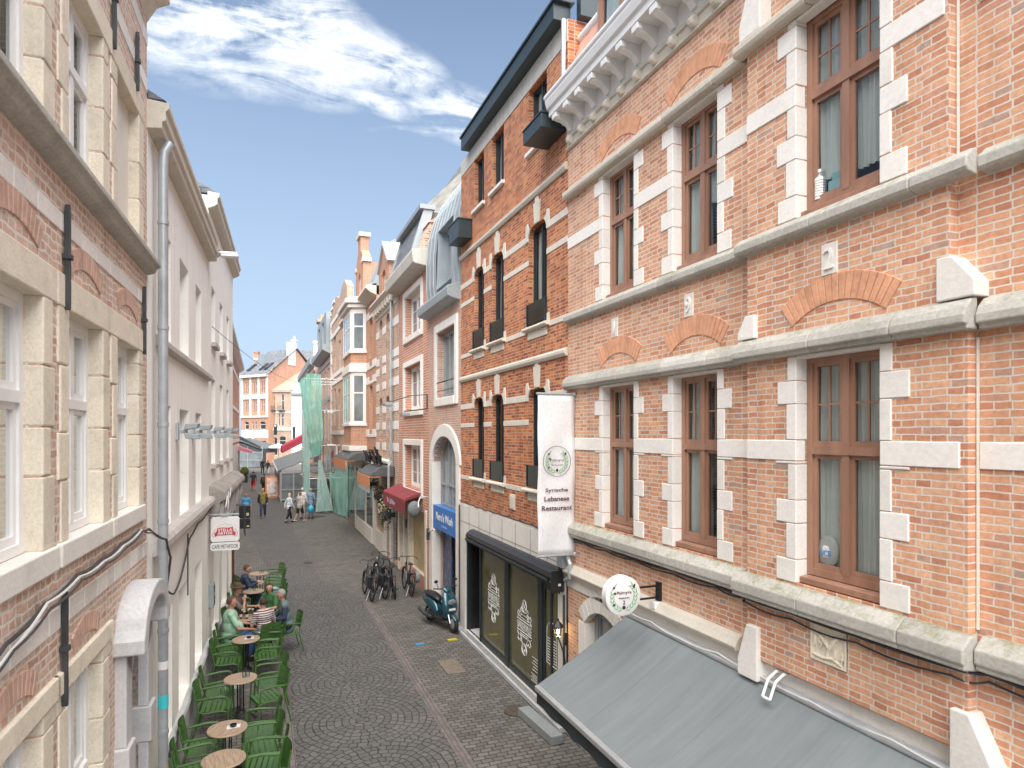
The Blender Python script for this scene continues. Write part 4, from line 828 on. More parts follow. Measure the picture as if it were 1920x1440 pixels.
# ---- things fixed to the left-hand walls
for i,(x,lab) in enumerate(((10.74,'grey floodlight nearest the drainpipe on the white wall'),(12.45,'second grey floodlight along the white wall from the drainpipe'),(14.75,'middle grey floodlight, where the two white houses meet'),(17.05,'fourth grey floodlight, first window gap of the taller white house'),(19.05,'farthest grey floodlight, near the end of the white wall'))):
    h=WH if x<14.85 else WH2; lx=(x-(8.665 if x<14.85 else 14.89))
    o=thing('floodlight',lab,'floodlight',h.world(lx,0,5.05),LANG,'floodlights along the white wall')
    b=MB(); b.box(-.05,.05,-.04,0,-.13,.13); b.box(-.02,.02,-.16,-.04,-.03,.03); b.build('bracket',M['zinc_pipe'],o,bevel=.006)
    b=MB(); b.prism([(-.13,-.12,.02),(-.13,-.30,.05),(-.13,-.32,.12),(-.13,-.14,.11)],(.26,0,0)); b.prism([(-.13,-.12,-.02),(-.13,-.30,-.05),(-.13,-.32,-.12),(-.13,-.14,-.11)],(.26,0,0)); b.build('lamp_head',M['zinc'],o,bevel=.008)
o=thing('street_lamp','grey flat street lamp head reaching out under the white eaves','street lamp',WH.world(W-.25,-.18,8.72),LANG)
b=MB(); b.tube([(0,0,0),(0,-.1,.03)],.03,8); b.build('arm',M['zinc_pipe'],o); b=MB(); b.prism([(-.09,-.08,-.02),(.09,-.08,-.02),(.1,-.42,-.01),(-.1,-.42,-.01)],(0,0,.05)); b.prism([(-.1,-.05,.032),(.1,-.05,.032),(.08,-.4,.05),(-.08,-.4,.05)],(0,0,.04)); b.build('lamp_head',M['white_paint'],o,bevel=.012)
ss=thing('hanging_sign','white cafe sign with a red beer emblem hanging above the terrace chairs','sign',(-.705,14.68,2.58))
def oct_(x0,x1,z0,z1,c): return [(x0+c,z0),(x1-c,z0),(x1,z0+c),(x1,z1-c),(x1-c,z1),(x0+c,z1),(x0,z1-c),(x0,z0+c)]
b=MB(); b.plate(oct_(-.275,.275,.185,.70,.04),-.05,.05); b.build('sign_box',M['white_paint'],ss,bevel=.006); b=MB(); b.plate(oct_(-.28,.28,.0,.17,.035),-.045,.045); b.build('name_board',M['white_paint'],ss,bevel=.005)
b=MB(); b.box(-.33,.27,-.02,.02,.735,.765); b.box(-.08,.06,-.06,.06,.70,.76); b.build('hanger',M['zinc_pipe'],ss,bevel=.006)
red=pm('emblem_red',(.52,.06,.09),.5,0,.05)
b=MB(); b.plate([(-.19,.30),(-.14,.32),(.14,.32),(.19,.30),(.21,.36),(.16,.41),(.15,.49),(.05,.475),(-.05,.485),(-.15,.475),(-.16,.41),(-.21,.36)],-.054,-.0505); b.build('emblem',red,ss)
b=MB()
for d in (-1,1): b.tube([(d*.20,-.052,.46),(d*.19,-.052,.42),(d*.23,-.052,.38),(d*.24,-.052,.32),(d*.20,-.052,.29),(d*.17,-.052,.31)],.006,4); b.tube([(d*.16,-.052,.5),(d*.1,-.052,.54),(d*.03,-.052,.55),(0,-.052,.58)],.003,4)
b.build('emblem_scroll',pm('pale_red',(.7,.3,.3),.5),ss)
text(ss,'STELLA',0,-.055,.405,.055,M['text_white'],'lettering',w=.27,bold=.02); text(ss,'ARTOIS',0,-.055,.338,.055,M['text_white'],'lettering',w=.28,bold=.02); text(ss,'CAFE METAFOOR',0,-.047,.045,.085,M['frame_dark'],'lettering',w=.50)
bs=thing('hanging_sign','pair of black sign boxes on a grey post beyond the white cafe sign','sign',(-.44,20.4,2.15))
for z0,z1 in ((.40,.76),(.09,.38)): b=MB(); b.plate(oct_(-.17,.14,z0,z1,.02),-.03,.03); b.build('sign_box',M['black_plastic'],bs,bevel=.01)
b=MB(); b.box(-.045,.0,-.05,-.031,-.05,.72); b.tube([(-.02,-.02,.1),(-.0,-.02,-.12)],.02,6); b.box(-.42,-.02,-.0,.02,.77,.8); b.build('post',M['iron'],bs,bevel=.004); b=MB(); b.box(.03,.1,-.035,-.0305,.47,.55); b.box(.04,.11,-.035,-.0305,.14,.18); b.build('sticker',pm('pale_yellow',(.6,.6,.4),.6),bs)
o=thing('menu_box','grey menu box fixed to the pale wall behind the terrace chairs','box',WH2.world(.1,-.0,1.6),LANG); b=MB(); b.box(-.14,.14,-.1,0,-.25,.25); b.build('case',M['zinc'],o,bevel=.01); b=MB(); b.box(-.1,.1,-.106,-.101,-.2,.2); b.build('pane',M['glass_pale'],o)
def lw(h,x,y,z): return h.world(x,y,z)
for k,(r,m_,lab) in enumerate(((.014,M['cable'],'thick black cable sweeping along the old brick wall below its sills'),(.010,M['cable_pale'],'pale cable twisted with the black one below the old house sills'),(.009,M['cable'],'thin black cable under the twisted bundle on the old brick wall'))):
    P=[STONE.world(x,-.05-.02*k,z+random.uniform(-.02,.02)-.02*k) for x,z in ((4.6,3.7),(6.2,3.75),(7.0,3.72),(7.5,3.78),(8.1,3.88),(8.8,3.92),(9.5,3.9),(10.2,3.95),(11.0,3.97),(11.5,3.9))]+[WH.world(x,-.18,z) for x,z in ((.15,3.72),(.45,3.45))]
    if k<2: P+=[WH.world(x,-.06,z) for x,z in ((.9,2.95),(1.5,2.75),(2.1,2.85),(3.0,3.3),(4.0,3.42),(5.2,3.42),(6.1,3.5))]
    cable('cable',lab,P,r,m_,sag=.02)
cable('cable','looped pale cable hanging from the ledge above the white cafe sign',[WH2.world(x,-.36,z) for x,z in ((-.4,3.5),(.0,3.7),(.2,3.2),(.25,2.9),(.1,3.3),(.35,3.75),(.6,3.6),(.9,3.8),(1.3,3.7))],.012,M['cable_pale'],sag=.03)
cable('cable','dark cable dropping from a clamp on the white wall under its ledge',[WH.world(2.9,-.05,z) for z in (3.4,3.1,2.8,2.4)],.012,M['cable'],sag=0)
b=MB(); P=[WH2.world(0.4,-.02,7.35).lerp(Vector((4.4,60,10.4)),t)-Vector((0,0,.9*4*t*(1-t))) for t in [k/16 for k in range(17)]]; b.tube(P,.008,4); tag(b.build('span_wire',M['cable']),'thin wire crossing the sky from the white wall to the far gables','wire')
# ---- far-left houses beyond the white one
H=House('brick_house','far left orange brick house with white bands, just past the white wall end','house',(-2.55,24),PI/2,62); R=H.root; W=H.W
ops=[(x,x+1.3,z,z+2.3) for x in (6,14,22,30,38,42,46,50,54,58) for z in (4.6,8.2)]
b=MB(); wall(b,0,W,0,13.2,ops,.25,0,8); b.build('wall',M['brick_orange'],R)
b=MB()
for z in (4.2,7.5,11.2): b.box(0,W,-.06,.01,z,z+.35); b.cut()
b.build('stone_band',M['white_stone'],R); b=MB(); b.ext([(.01,13.4),(-.6,13.3),(-.6,13.0),(-.2,12.7),(.01,12.6)],0,W); b.build('cornice',M['trim_stone'],R)
for o in ops: window(H,*o,.12,M['white_paint'],M['glass_dark'],.1,(.5,),(.65,),None,0,.08)
b=MB()
for x in (37.5,49,60.5): b.box(x-.6,x+.6,.0,1.2,13.4,14.6); b.lathe([(.25,14.6),(.5,14.9),(.3,15.3),(.1,15.6),(0,15.9)],(x,.5,0),10); b.cut()
b.build('roof_finial',M['trim_stone'],R)
b=MB(); b.prism([(0,0,13.2),(0,8,13.2),(0,4,16)],(W,0,0)); b.build('roof',M['slate'],R)
b=MB(); b.box(0,W,-.08,.0,0,3.9); b.build('shop_wall',M['pale_stone'],R)
# ================================================================ right side, farther down the street
def wpx(H,xl,xr,ytl,ybl,off=0):       # photo rectangle of an upright opening -> local x0,x1,z0,z1
    a,z1=H.at(xl,ytl,off); _,z0=H.at(xl,ybl,off); c,_=H.at(xr,ytl,off); return a,c,z0,z1
def surround(b,o,t,p,mat=None,sill=True):
    a,c,z0,z1=o[:4]; b.box(a-t,a-.003,-p,.12,z0-(t if sill else 0),z1+t); b.box(c+.003,c+t,-p,.12,z0-(t if sill else 0),z1+t); b.box(a-.003,c+.003,-p,.12,z1+.003,z1+t)
    if sill: b.box(a-.003,c+.003,-p-.02,.12,z0-t,z0-.003)
# ---- blue shop house with the zinc barrel dormer
H=right_house('brick_house','narrow pale brick house with a zinc barrel dormer over a blue-signed car wash shop',19.3,15.87); R=H.root; W=H.W
w1=(1.05,2.95,6.05,7.95); ar=(.62,3.1,.12,4.95)
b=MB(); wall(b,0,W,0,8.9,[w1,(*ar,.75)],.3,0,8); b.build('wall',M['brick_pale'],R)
b=MB(); surround(b,w1,.24,.05); b.build('window_surround',M['white_stone'],R,bevel=.02)
window(H,*w1,.2,M['zinc'],M['glass_pale'],.07,(.3,.62),(),None,.04,.06)
b=MB(); b.tube([(1.1,-.02,6.5),(2.9,-.02,6.5)],.018,6); b.tube([(1.1,-.02,6.25),(2.9,-.02,6.25)],.012,6); b.build('guard_rail',M['iron'],R)
b=MB(); m=(ar[0]+ar[1])/2; P=arc(m,4.2,1.24,.75,180,0,16); Q=arc(m,4.2,1.62,1.1,0,180,16); b.plate(P+Q,-.05,.1); b.box(ar[0]-.38,ar[0]+.004,-.05,.22,0,4.2); b.box(ar[1]-.004,ar[1]+.3,-.05,.22,0,4.2); b.build('arch_surround',M['white_stone'],R,bevel=.015)
window(H,ar[0]+.02,ar[1]-.02,2.9,4.9,.24,M['zinc'],M['glass_pale'],.06,(.33,.66),(.32,),None,0,.05)
b=MB(); b.plate([(ar[0]+.02,2.25),(ar[1]-.02,2.25),(ar[1]-.02,2.92),(ar[0]+.02,2.92)],-.02,.2); o=b.build('shop_fascia',pm('shop_blue',(.05,.19,.52),.5,0,.06),R)
text(o,"Nero's Wash",m,-.026,2.53,.22,M['text_white'],'lettering',w=1.75,bold=.015); text(o,'CARWASH',m,-.026,2.36,.07,pm('light_blue',(.3,.45,.7),.5),'lettering',w=.6)
b=MB(); b.box(ar[0]+.05,1.5,.3,.34,.12,2.25); b.box(2.6,ar[1]-.05,.3,.34,.12,2.25); b.build('poster_panel',pm('night_blue',(.05,.09,.2),.4,0,.5,5),R)
b=MB()
for k in range(26):
    x=random.choice([random.uniform(.75,1.4),random.uniform(2.65,3.0)]); z=random.uniform(.3,1.9); b.box(x,x+random.uniform(.03,.09),.295,.299,z,z+random.uniform(.05,.16))
b.build('poster_spots',M['orange_cloth'],R); b=MB(); b.box(1.5,2.6,.5,.54,.1,2.25); b.build('doorway',pm('shop_grey',(.16,.16,.165),.6),R)
b=MB(); b.ext([(.01,8.98),(-.34,8.86),(-.36,8.8),(-.34,8.6),(-.25,8.56),(.01,8.5)],-.02,W-.05); b.build('cornice_ledge',M['zinc'],R,bevel=.01)
pr=[(0,8.9),(-.06,9.4),(-.06,10.2),(.0,10.9),(.16,11.5),(.42,12.05),(.8,12.5),(1.3,12.8),(2.2,12.95)]
b=MB(); dz=(1.15,2.75,9.25,10.95)
for (ya,za),(yb,zb) in zip(pr,pr[1:]):
    for x0,x1 in ((0,dz[0]),(dz[0],dz[1]),(dz[1],W)):
        if x0==dz[0] and zb<=11 : continue
        b.add([(x0,ya,za),(x1,ya,za),(x1,yb,zb),(x0,yb,zb)],[(0,1,2,3)])
b.prism([(0,y,z) for y,z in pr]+[(0,2.2,8.9)],(.02,0,0)); b.prism([(W-.02,y,z) for y,z in pr]+[(W-.02,2.2,8.9)],(.02,0,0))
b.add([(dz[0],-.06,9),(dz[0],.5,9),(dz[0],.5,11.2),(dz[0],.0,10.9)],[(0,1,2,3)]); b.add([(dz[1],-.06,9),(dz[1],.5,9),(dz[1],.5,11.2),(dz[1],.0,10.9)],[(0,1,2,3)]); b.add([(dz[0],0,10.9),(dz[1],0,10.9),(dz[1],.5,10.9),(dz[0],.5,10.9)],[(0,1,2,3)])
b.add([(dz[0],-.06,9.2),(dz[1],-.06,9.2),(dz[1],.5,9.2),(dz[0],.5,9.2)],[(0,1,2,3)])
for k in range(9):
    x=.05+k*(W-.1)/8; 
    if dz[0]<x<dz[1]: q=[p for p in pr if p[1]>10.8]
    else: q=pr
    b.tube([(x,y-.012,z) for y,z in q],.018,5)
o=b.build('barrel_dormer',M['zinc'],R)
window(o,dz[0],dz[1],9.22,10.9,.25,M['zinc'],M['glass_pale'],.08,(.33,.66),(),None,0,.05)
b=MB(); b.box(.8,W,2.0,7.9,8.9,12.9); b.build('roof',M['slate'],R)
o=thing('metal_arm','white metal pole arm sticking out over the car wash shop door','pole',H.world(.25,-.06,2.05),RIGHT); b=MB(); b.tube([(0,0,0),(2.6,-.5,.45)],.025,8); b.build('pole',M['white_paint'],o,smooth=True); b=MB(); b.box(-.06,.06,-.06,.02,-.25,.1); b.build('mount',M['iron'],o,bevel=.01)
o=thing('metal_arm','thin white bent bracket left above the blue shop fascia','bracket',H.world(.1,-.05,3.05),RIGHT); b=MB(); b.tube([(0,0,.05),(.3,-.3,.08),(.9,-.5,.0),(1.3,-.6,-.1)],.02,6); b.build('rod',M['white_paint'],o)
# ---- ribbed pink brick house
H=right_house('brick_house','pink ribbed brick house with white framed windows and a slate mansard',23.9,19.31); R=H.root; W=H.W
wo=[wpx(H,761,791,560,636),wpx(H,760,791,691,771),wpx(H,759,790,834,911)]
a=sum(o[0] for o in wo)/3; c=sum(o[1] for o in wo)/3; wo=[(a,c,o[2],o[3]) for o in wo]
gd=[(.25,.9,.1,2.5),(1.05,1.75,.1,2.5),(2.0,4.2,.5,2.5)]
b=MB(); wall(b,0,W,0,10.3,wo+gd,.3,0,8); b.build('wall',M['brick_pink'],R)
for o in wo:
    b=MB(); surround(b,o,.2,.06); b.build('window_surround',M['white_stone'],R,bevel=.015); window(H,*o,.22,M['white_paint'],M['glass_pale'],.08,(.36,),(),[(1,3)],.06,.07)
b=MB(); b.ext([(.01,10.75),(-.50,10.7),(-.52,10.62),(-.48,10.3),(-.42,10.26),(.01,10.2)],-.05,W); b.build('cornice',M['concrete'],R,bevel=.015)
b=MB(); b.prism([(.1,-.35,10.72),(.1,.1,12.2),(.1,3,12.2),(.1,3,10.72)],(W-1.0,0,0)); b.build('mansard',M['slate'],R)
b=MB(); b.prism([(.1,-.40,10.74),(.1,.05,12.25),(.1,.35,12.25),(.1,.0,10.74)],(.12,0,0)); b.prism([(W-.9,-.40,10.74),(W-.9,.05,12.25),(W-.9,.35,12.25),(W-.9,.0,10.74)],(.14,0,0)); b.box(0,W-.7,-.1,.4,12.22,12.36); b.build('zinc_trim',M['zinc'],R)
b=MB(); b.prism([(W-.74,-.30,10.6),(W-.74,.05,11.55),(W-.74,3.0,13.75),(W-.74,7,13.75),(W-.74,7,10.6)],(.7,0,0)); b.build('gable_wall',M['brick_brown'],R)
b=MB(); b.prism([(W-.8,.0,11.56),(W-.8,3.0,13.86),(W-.8,3.3,13.8),(W-.8,.3,11.58)],(.8,0,0)); b.build('coping_tiles',M['roof_tile'],R)
b=MB(); b.add([(0,.25,12.9),(W-.8,.25,11.85),(W-.8,3.2,14.0),(0,2.9,15.7),(0,7,15.7),(W-.8,7,14.0),(0,7,11),(W-.8,7,11),(0,.25,11),(W-.8,.25,11)],[(0,1,2,3),(3,2,5,4),(4,5,7,6),(0,3,4,6,8),(1,2,5,7,9),(0,1,9,8)]); b.build('roof',pm('concrete_tile',(.24,.235,.205),.85,0,.25,2.5,.4,14),R)
b=MB(); b.box(.0,.254,-.04,.28,0,2.62); b.cut(); b.box(.896,1.054,-.03,.28,.1,2.498); b.cut(); b.box(1.746,2.004,-.04,.28,0,2.62); b.cut(); b.box(4.196,4.4,-.04,.28,0,2.62); b.build('stone_pilaster',M['cream_stone'],R,bevel=.01)
b=MB(); b.box(2.01,4.19,.12,.16,.5,2.498); b.build('boarded_window',pm('ochre_board',(.52,.42,.24),.8,0,.2,2),R); b=MB(); b.box(.26,.89,.2,.24,.1,2.498); b.cut(); b.box(1.06,1.74,.2,.24,.1,2.498); b.build('door',pm('dull_door',(.2,.19,.18),.6),R); b=MB(); b.box(1.3,1.5,-.03,-.001,1.7,2.0); b.build('meter_box',M['iron'],R)
aw=thing('awning','short maroon awning with pale lettering over the pink brick house door','awning',H.world(.1,0,2.45),RIGHT)
b=MB(); b.prism([(0,0,.72),(0,-.55,.52),(0,-.6,.48),(0,-.6,.02),(0,-.58,.02),(0,-.57,.44),(0,0,.62)],(3.7,0,0)); b.build('canopy',M['maroon_cloth'],aw); text(aw,"St. Jafabe",1.5,-.604,.16,.22,pm('pale_lilac',(.55,.5,.6),.6),'lettering',w=1.4)
b=MB(); b.sph((3.85,-.3,.2),(.16,.22,.26),10,6); b.build('folded_cloth',M['awning_cloth'],aw,smooth=True)
wl=thing('wall_light','two grey spotlights on a swing arm beside the pink brick house windows','lamp',H.world(W-.1,-.02,5.9),RIGHT)
b=MB(); b.tube([(0,0,.35),(-.2,-.5,.3),(-.6,-1.1,.1)],.015,6); b.tube([(0,0,.35),(0,0,-.1)],.02,6); b.tube([(0,0,-.1),(-1.0,-.5,-.15)],.02,6); b.build('arm',M['iron'],wl)
for x,y,z in ((-.6,-1.1,.05),(-.9,-.5,-.25)): b=MB(); b.box(x-.2,x+.2,y-.12,y+.12,z-.06,z+.05); b.build('lamp_head',M['zinc'],wl,bevel=.015)
# ---- brown brick house with slit arches, cafe below
H=right_house('brick_house','brown brick cafe house with stone bands, slender arched windows and a gabled dormer',28.9,23.91); R=H.root; W=H.W
up=[(.75,1.55,8.35,9.95),(2.35,3.15,8.35,9.95)]; lo=[(.75,1.55,4.75,6.6),(2.35,3.15,4.75,6.6)]
gr=[(.3,2.1,.95,2.75),(2.6,3.3,.1,2.6),(3.8,4.7,.1,2.6)]
b=MB(); wall(b,0,W,0,10.5,[(*o,.38) for o in up+lo]+gr,.25,0,8); b.build('wall',M['brick_brown'],R)
b=MB()
for z in (8.0,7.55,9.2,6.9,5.9,5.2,4.35):
    x=0
    for a,c in ((0,.75),(1.55,2.35),(3.15,W)): b.box(a,c-.003,-.02,.02,z,z+.32); 
    b.cut()
b.build('stone_band',M['white_stone'],R,bevel=.008)
for o in up+lo:
    window(H,*o,.16,M['brown_wood'],M['glass_dark'],.06,(),(.5,),None,0,.05)
b=MB(); b.ext([(.01,10.75),(-.3,10.7),(-.34,10.6),(-.2,10.45),(-.16,10.25),(-.05,10.2),(-.05,10.05),(.01,10.0)],0,W)
for k in range(9): b.box(.2+k*.57,.36+k*.57,-.22,-.0,10.18,10.44)
b.build('cornice',M['trim_stone'],R,bevel=.01)
b=MB(); b.prism([(0,-.1,10.7),(0,1.3,13.0),(0,3.2,16.6),(0,8,16.6),(0,8,10.7)],(W,0,0)); b.build('roof',M['slate'],R)
b=MB(); wall(b,1.0,3.3,10.7,12.0,[(1.75,2.55,10.95,11.85,.25)],.2,-.06,1.2); b.plate([(1.0,12.0),(3.3,12.0),(2.15,12.9)],-.05,.8); d=b.build('dormer',M['brick_orange'],R); b=MB(); b.plate([(.85,11.95),(1.0,11.9),(2.15,12.88),(3.3,11.9),(3.45,11.95),(2.15,13.05)],-.14,.9); b.build('dormer_coping',M['grey_stone'],d); window(d,1.75,2.55,10.95,11.85,.05,M['white_paint'],M['glass_dark'],.06,(),(.5,),None,0,.05)
b=MB(); b.tube([(W-.9,-.12,10.5),(W-.9,-.12,4.1),(W-.9,-.12,3.95),(W-.7,-.25,3.8),(W-.7,-.25,2.95),(W-.15,-.2,2.8),(W-.15,-.2,.2)],.055,8); b.build('downpipe',M['zinc_pipe'],R,smooth=True)
b=MB(); b.ext([(.01,4.0),(-.2,3.95),(-.2,3.85),(.01,3.75)],0,W-1.2); b.box(0,.28,-.06,0,.0,2.9); b.box(2.15,2.55,-.06,0,0,2.9); b.box(3.35,3.75,-.06,0,0,2.9); b.build('stone_pilaster',M['pale_stone'],R,bevel=.01); b=MB(); b.box(0.28,2.15,-.1,0,0,.85); b.build('plinth',M['pale_stone'],R,bevel=.02)
window(H,*gr[0],.14,M['brown_wood'],M['glass_dark'],.08,(.5,),(.7,),None,0,.06,name='cafe_window'); window(H,*gr[2],.14,M['frame_dark'],M['glass_dark'],.08,(),(.7,),None,0,.06,name='cafe_door'); window(H,*gr[1],.14,M['brown_wood'],M['glass_dark'],.08,(),(.7,),None,0,.06,name='cafe_door')
R5=H
# ---- stone bay window house
H=right_house('brick_house','orange brick house with a stone framed bay window and zinc mansard',39.5,28.91); R=H.root; W=H.W
b=MB(); wall(b,0,W,0,11.3,[(8.6,9.5,8.6,10.5,.3),(8.6,9.5,5.2,7.3),(.6,2.2,5.0,7.6),(.6,2.2,8.4,10.4)],.25,0,8); b.build('wall',M['brick_orange'],R)
for o in ((8.6,9.5,8.6,10.5),(8.6,9.5,5.2,7.3),(.6,2.2,5.0,7.6),(.6,2.2,8.4,10.4)): window(H,*o,.15,M['white_paint'],M['glass_dark'],.09,(),(.6,),None,0,.06)
b=MB()
for z in (10.5,8.1,7.4,4.9): b.box(7.7,8.55,-.03,.01,z,z+.35); b.box(9.55,W,-.03,.01,z,z+.35); b.box(8.4,9.7,-.035,.01,z-.02,z+.12)
b.build('stone_band',M['white_stone'],R,bevel=.01)
BP=[(7.75,0),(7.45,-.72),(4.6,-.72),(4.3,0)]
b=MB(); b.slab([(7.75,.1)]+BP+[(4.3,.1)],4.3,11.2); bay=b.build('bay_window',M['brick_orange'],R)
def slabr(b,k,z0,z1): b.slab([(BP[0][0]+k,.05),(BP[0][0]+k,0),(BP[1][0]+k*.9,BP[1][1]-k),(BP[2][0]-k*.9,BP[2][1]-k),(BP[3][0]-k,0),(BP[3][0]-k,.05)],z0,z1)
b=MB()
for z0,z1,k in ((11.2,11.4,.18),(11.4,11.62,.3),(11.62,11.75,.1),(8.98,9.12,.08),(8.05,8.38,.1),(8.38,8.5,.06),(5.42,5.55,.08),(4.2,4.45,.1),(4.0,4.2,.0)): slabr(b,k,z0,z1); b.cut()
b.build('bay_moulding',M['white_stone'],bay,bevel=.02)
b=MB(); b.lathe([(.1,3.3),(.5,3.6),(.75,3.9),(.9,4.0)],(6.1,-.1,0),14); b.build('corbel',M['white_stone'],bay)
# windows of the bay: near canted cheek and the front
for z0,z1 in ((9.15,11.0),(5.6,7.95)):
    for p,q,mull in ((BP[2],BP[1],(.33,.66)),(BP[1],BP[0],())):
        d=Vector((q[0]-p[0],q[1]-p[1])); L=d.length; an=math.atan2(d.y,d.x); 
        s=MB(); t=.1
        s.box(0.02,t,-.04,.02,z0-.1,z1+.2); s.box(L-t,L-.02,-.04,.02,z0-.1,z1+.2); s.box(t,L-t,-.04,.02,z1,z1+.2); s.box(t,L-t,-.05,.02,z0-.1,z0)
        fr=s.build('bay_frame',M['white_stone'],bay); fr.location=(p[0],p[1],0); fr.rotation_euler=(0,0,an)
        g=MB(); g.box(t,L-t,-.016,-.006,z0,z1)
        s=MB(); 
        for xx in [t,L-t-.07]+[L*f-.04 for f in mull]: s.box(xx,xx+.07,-.034,.0,z0,z1)
        zt=z0+(z1-z0)*.6
        for zz in (z0,zt,z1-.07): s.box(t+.07,L-t-.07,-.032,0,zz,zz+.07)
        o=s.build('sash',M['white_paint'],fr); o=g.build('pane',M['glass_pale'],fr)
b=MB(); b.ext([(.01,11.8),(-.45,11.7),(-.48,11.55),(-.3,11.4),(.01,11.25)],-.05,4.2); b.cut(); b.ext([(.01,11.8),(-.45,11.7),(-.48,11.55),(-.3,11.4),(.01,11.25)],7.9,W); b.build('cornice',M['trim_stone'],R,bevel=.01)
b=MB(); b.prism([(0,-.2,11.7),(0,.7,13.8),(0,3.5,15.2),(0,8,15.2),(0,8,11.7)],(W,0,0)); b.build('roof',M['zinc'],R)
b=MB(); wall(b,4.6,7.3,11.75,13.6,[(5.5,6.4,11.95,13.3,.3)],.2,-.1,2.2); d=b.build('gable_dormer',M['brick_orange'],R); b=MB(); b.plate([(4.6,13.6),(7.3,13.6),(6.9,14.1),(6.4,14.4),(6.4,15.1),(5.5,15.1),(5.5,14.4),(5.0,14.1)],-.1,.3); b.build('gable_head',M['brick_orange'],d); b=MB(); b.box(5.4,6.5,-.2,.4,15.1,15.3); b.box(4.5,5.0,-.16,.3,13.6,13.8); b.box(6.9,7.4,-.16,.3,13.6,13.8); b.build('gable_coping',M['trim_stone'],d); window(d,5.5,6.4,11.95,13.3,.0,M['white_paint'],M['glass_dark'],.08,(),(.6,),None,0,.05)
b=MB(); b.ext([(.01,3.9),(-.15,3.86),(-.18,3.7),(.01,3.6)],0,W); b.box(0,.5,-.06,0,0,3.6); b.box(3.9,4.4,-.06,0,0,3.6); b.box(7.5,8.0,-.06,0,0,3.6); b.box(9.9,W,-.06,0,0,3.6); b.build('shopfront_stone',M['pale_stone'],R,bevel=.01)
b=MB(); b.box(8.0,9.9,-.05,0,.7,3.3); b.box(4.4,7.5,-.05,0,.2,3.3); b.box(.5,3.9,-.05,0,.2,3.3); b.build('shopfront_glazing',M['glass_dark'],R); b=MB(); b.box(4.4,9.9,-.12,-.05,0,.7); b.build('plinth',M['pale_stone'],R,bevel=.02)
# ---- brown stepped gable house, then the zinc dormer house and the last ones on the right
H=right_house('brick_house','brown brick stepped gable house with stone quoins behind the scaffold',49,39.51); R=H.root; W=H.W
op=[(2.0,3.2,9.6,12.0),(5.6,6.6,12.3,13.0),(2.2,3.2,5.6,8.2),(5.0,6.0,5.4,8.0),(5.2,6.2,9.2,11.2)]
b=MB(); wall(b,0,W,0,13.2,op,.25,0,8); b.plate([(0,13.2),(W,13.2),(W,14.0),(W-1.2,14.6),(W-2.4,14.6),(W-3.6,14.1),(5.2,14.1),(3.6,14.5),(2.6,14.5),(2.6,14.3),(1.4,14.3),(1.4,14.0),(.4,14.0),(.4,13.7),(0,13.7)],0,.4); b.build('wall',M['brick_brown'],R)
b=MB()
for z in (12.9,11.9,9.0,8.5,5.0): b.box(0,W,-.05,.01,z,z+.28); b.cut()
for x0,x1,z in ((-.1,.5,13.7),(.3,1.5,14.0),(1.3,2.7,14.3)): b.box(x0,x1,-.08,.5,z,z+.16); b.cut()
k=0; z=3.8
while z<13.2:
    b.box(0,(.9,.45)[k%2],-.045,.01,z,z+.42); b.box(W-(.9,.45)[k%2],W,-.045,.01,z,z+.42); z+=.45; k+=1
b.build('stone_band',M['white_stone'],R)
for o in op: window(H,*o,.15,M['white_paint'],M['glass_dark'],.08,(),(.6,),None,0,.06)
b=MB(); b.box(0,W,-.1,0,3.5,3.9); b.box(0,.8,-.08,0,0,3.5); b.box(4,4.8,-.08,0,0,3.5); b.box(8,8.8,-.08,0,0,3.5); b.build('shopfront_stone',M['pale_stone'],R); b=MB(); b.box(.8,4,-.04,0,.2,3.4); b.box(4.8,8,-.04,0,.2,3.4); b.build('shopfront_glazing',M['glass_dark'],R)
b=MB(); b.prism([(0,.4,13.2),(W/2,.4,14.0),(W,.4,13.2)],(0,8,0)); b.build('roof',M['slate'],R)
H=right_house('brick_house','pale brick house with a boxy grey dormer before the sky on the right',64,49.01); R=H.root; W=H.W
op=[(x,x+1.2,z,z+h) for x in (1.5,4.0,7.5,10,12.6) for z,h in ((4.6,2.4),(7.9,2.2))]
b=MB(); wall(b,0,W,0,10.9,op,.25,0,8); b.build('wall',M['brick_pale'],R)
for o in op: window(H,*o,.12,M['white_paint'],M['glass_dark'],.1,(),(.65,),None,0,.08)
b=MB(); b.ext([(.01,11.0),(-.6,11.3),(-.6,11.7),(.01,11.8)],4,W-.1); b.cut()
for z in (7.6,10.4): b.box(0,W,-.06,.01,z,z+.3); b.cut()
b.build('cornice',M['zinc'],R)
b=MB(); wall(b,6.5,W-.4,11.7,14.2,[(7.5,9.0,12.1,13.8),(11,12.5,12.1,13.8)],.2,-.3,4); d=b.build('box_dormer',M['zinc'],R)
for x in (7.5,11): window(d,x,x+1.5,12.1,13.8,-.15,M['white_paint'],M['glass_dark'],.1,(.5,),(),None,0,.06)
b=MB(); b.prism([(0,0,10.9),(0,1.4,13.6),(0,8,13.6),(0,8,10.9)],(W,0,0)); b.build('roof',M['slate'],R)
b=MB(); b.box(2.6,3.6,.1,1.6,10.9,15.2); b.box(2.4,3.8,-.1,1.8,15.2,15.5); b.box(2.7,3.5,.2,1.5,15.5,15.9); b.build('chimney',M['brick_brown'],R)
b=MB(); b.box(0,W,-.06,0,.2,3.5); b.build('shopfront_glazing',M['glass_dark'],R)
H=right_house('brick_house','last orange brick house on the right with a zinc eaves box before the far gables',86,64.01); R=H.root; W=H.W
op=[(x,x+1.3,z,z+2.4) for x in (2,5.5,9,12.5,16,19) for z in (4.8,8.6)]
b=MB(); wall(b,0,W,0,11.6,op,.25,0,8); b.build('wall',M['brick_orange'],R)
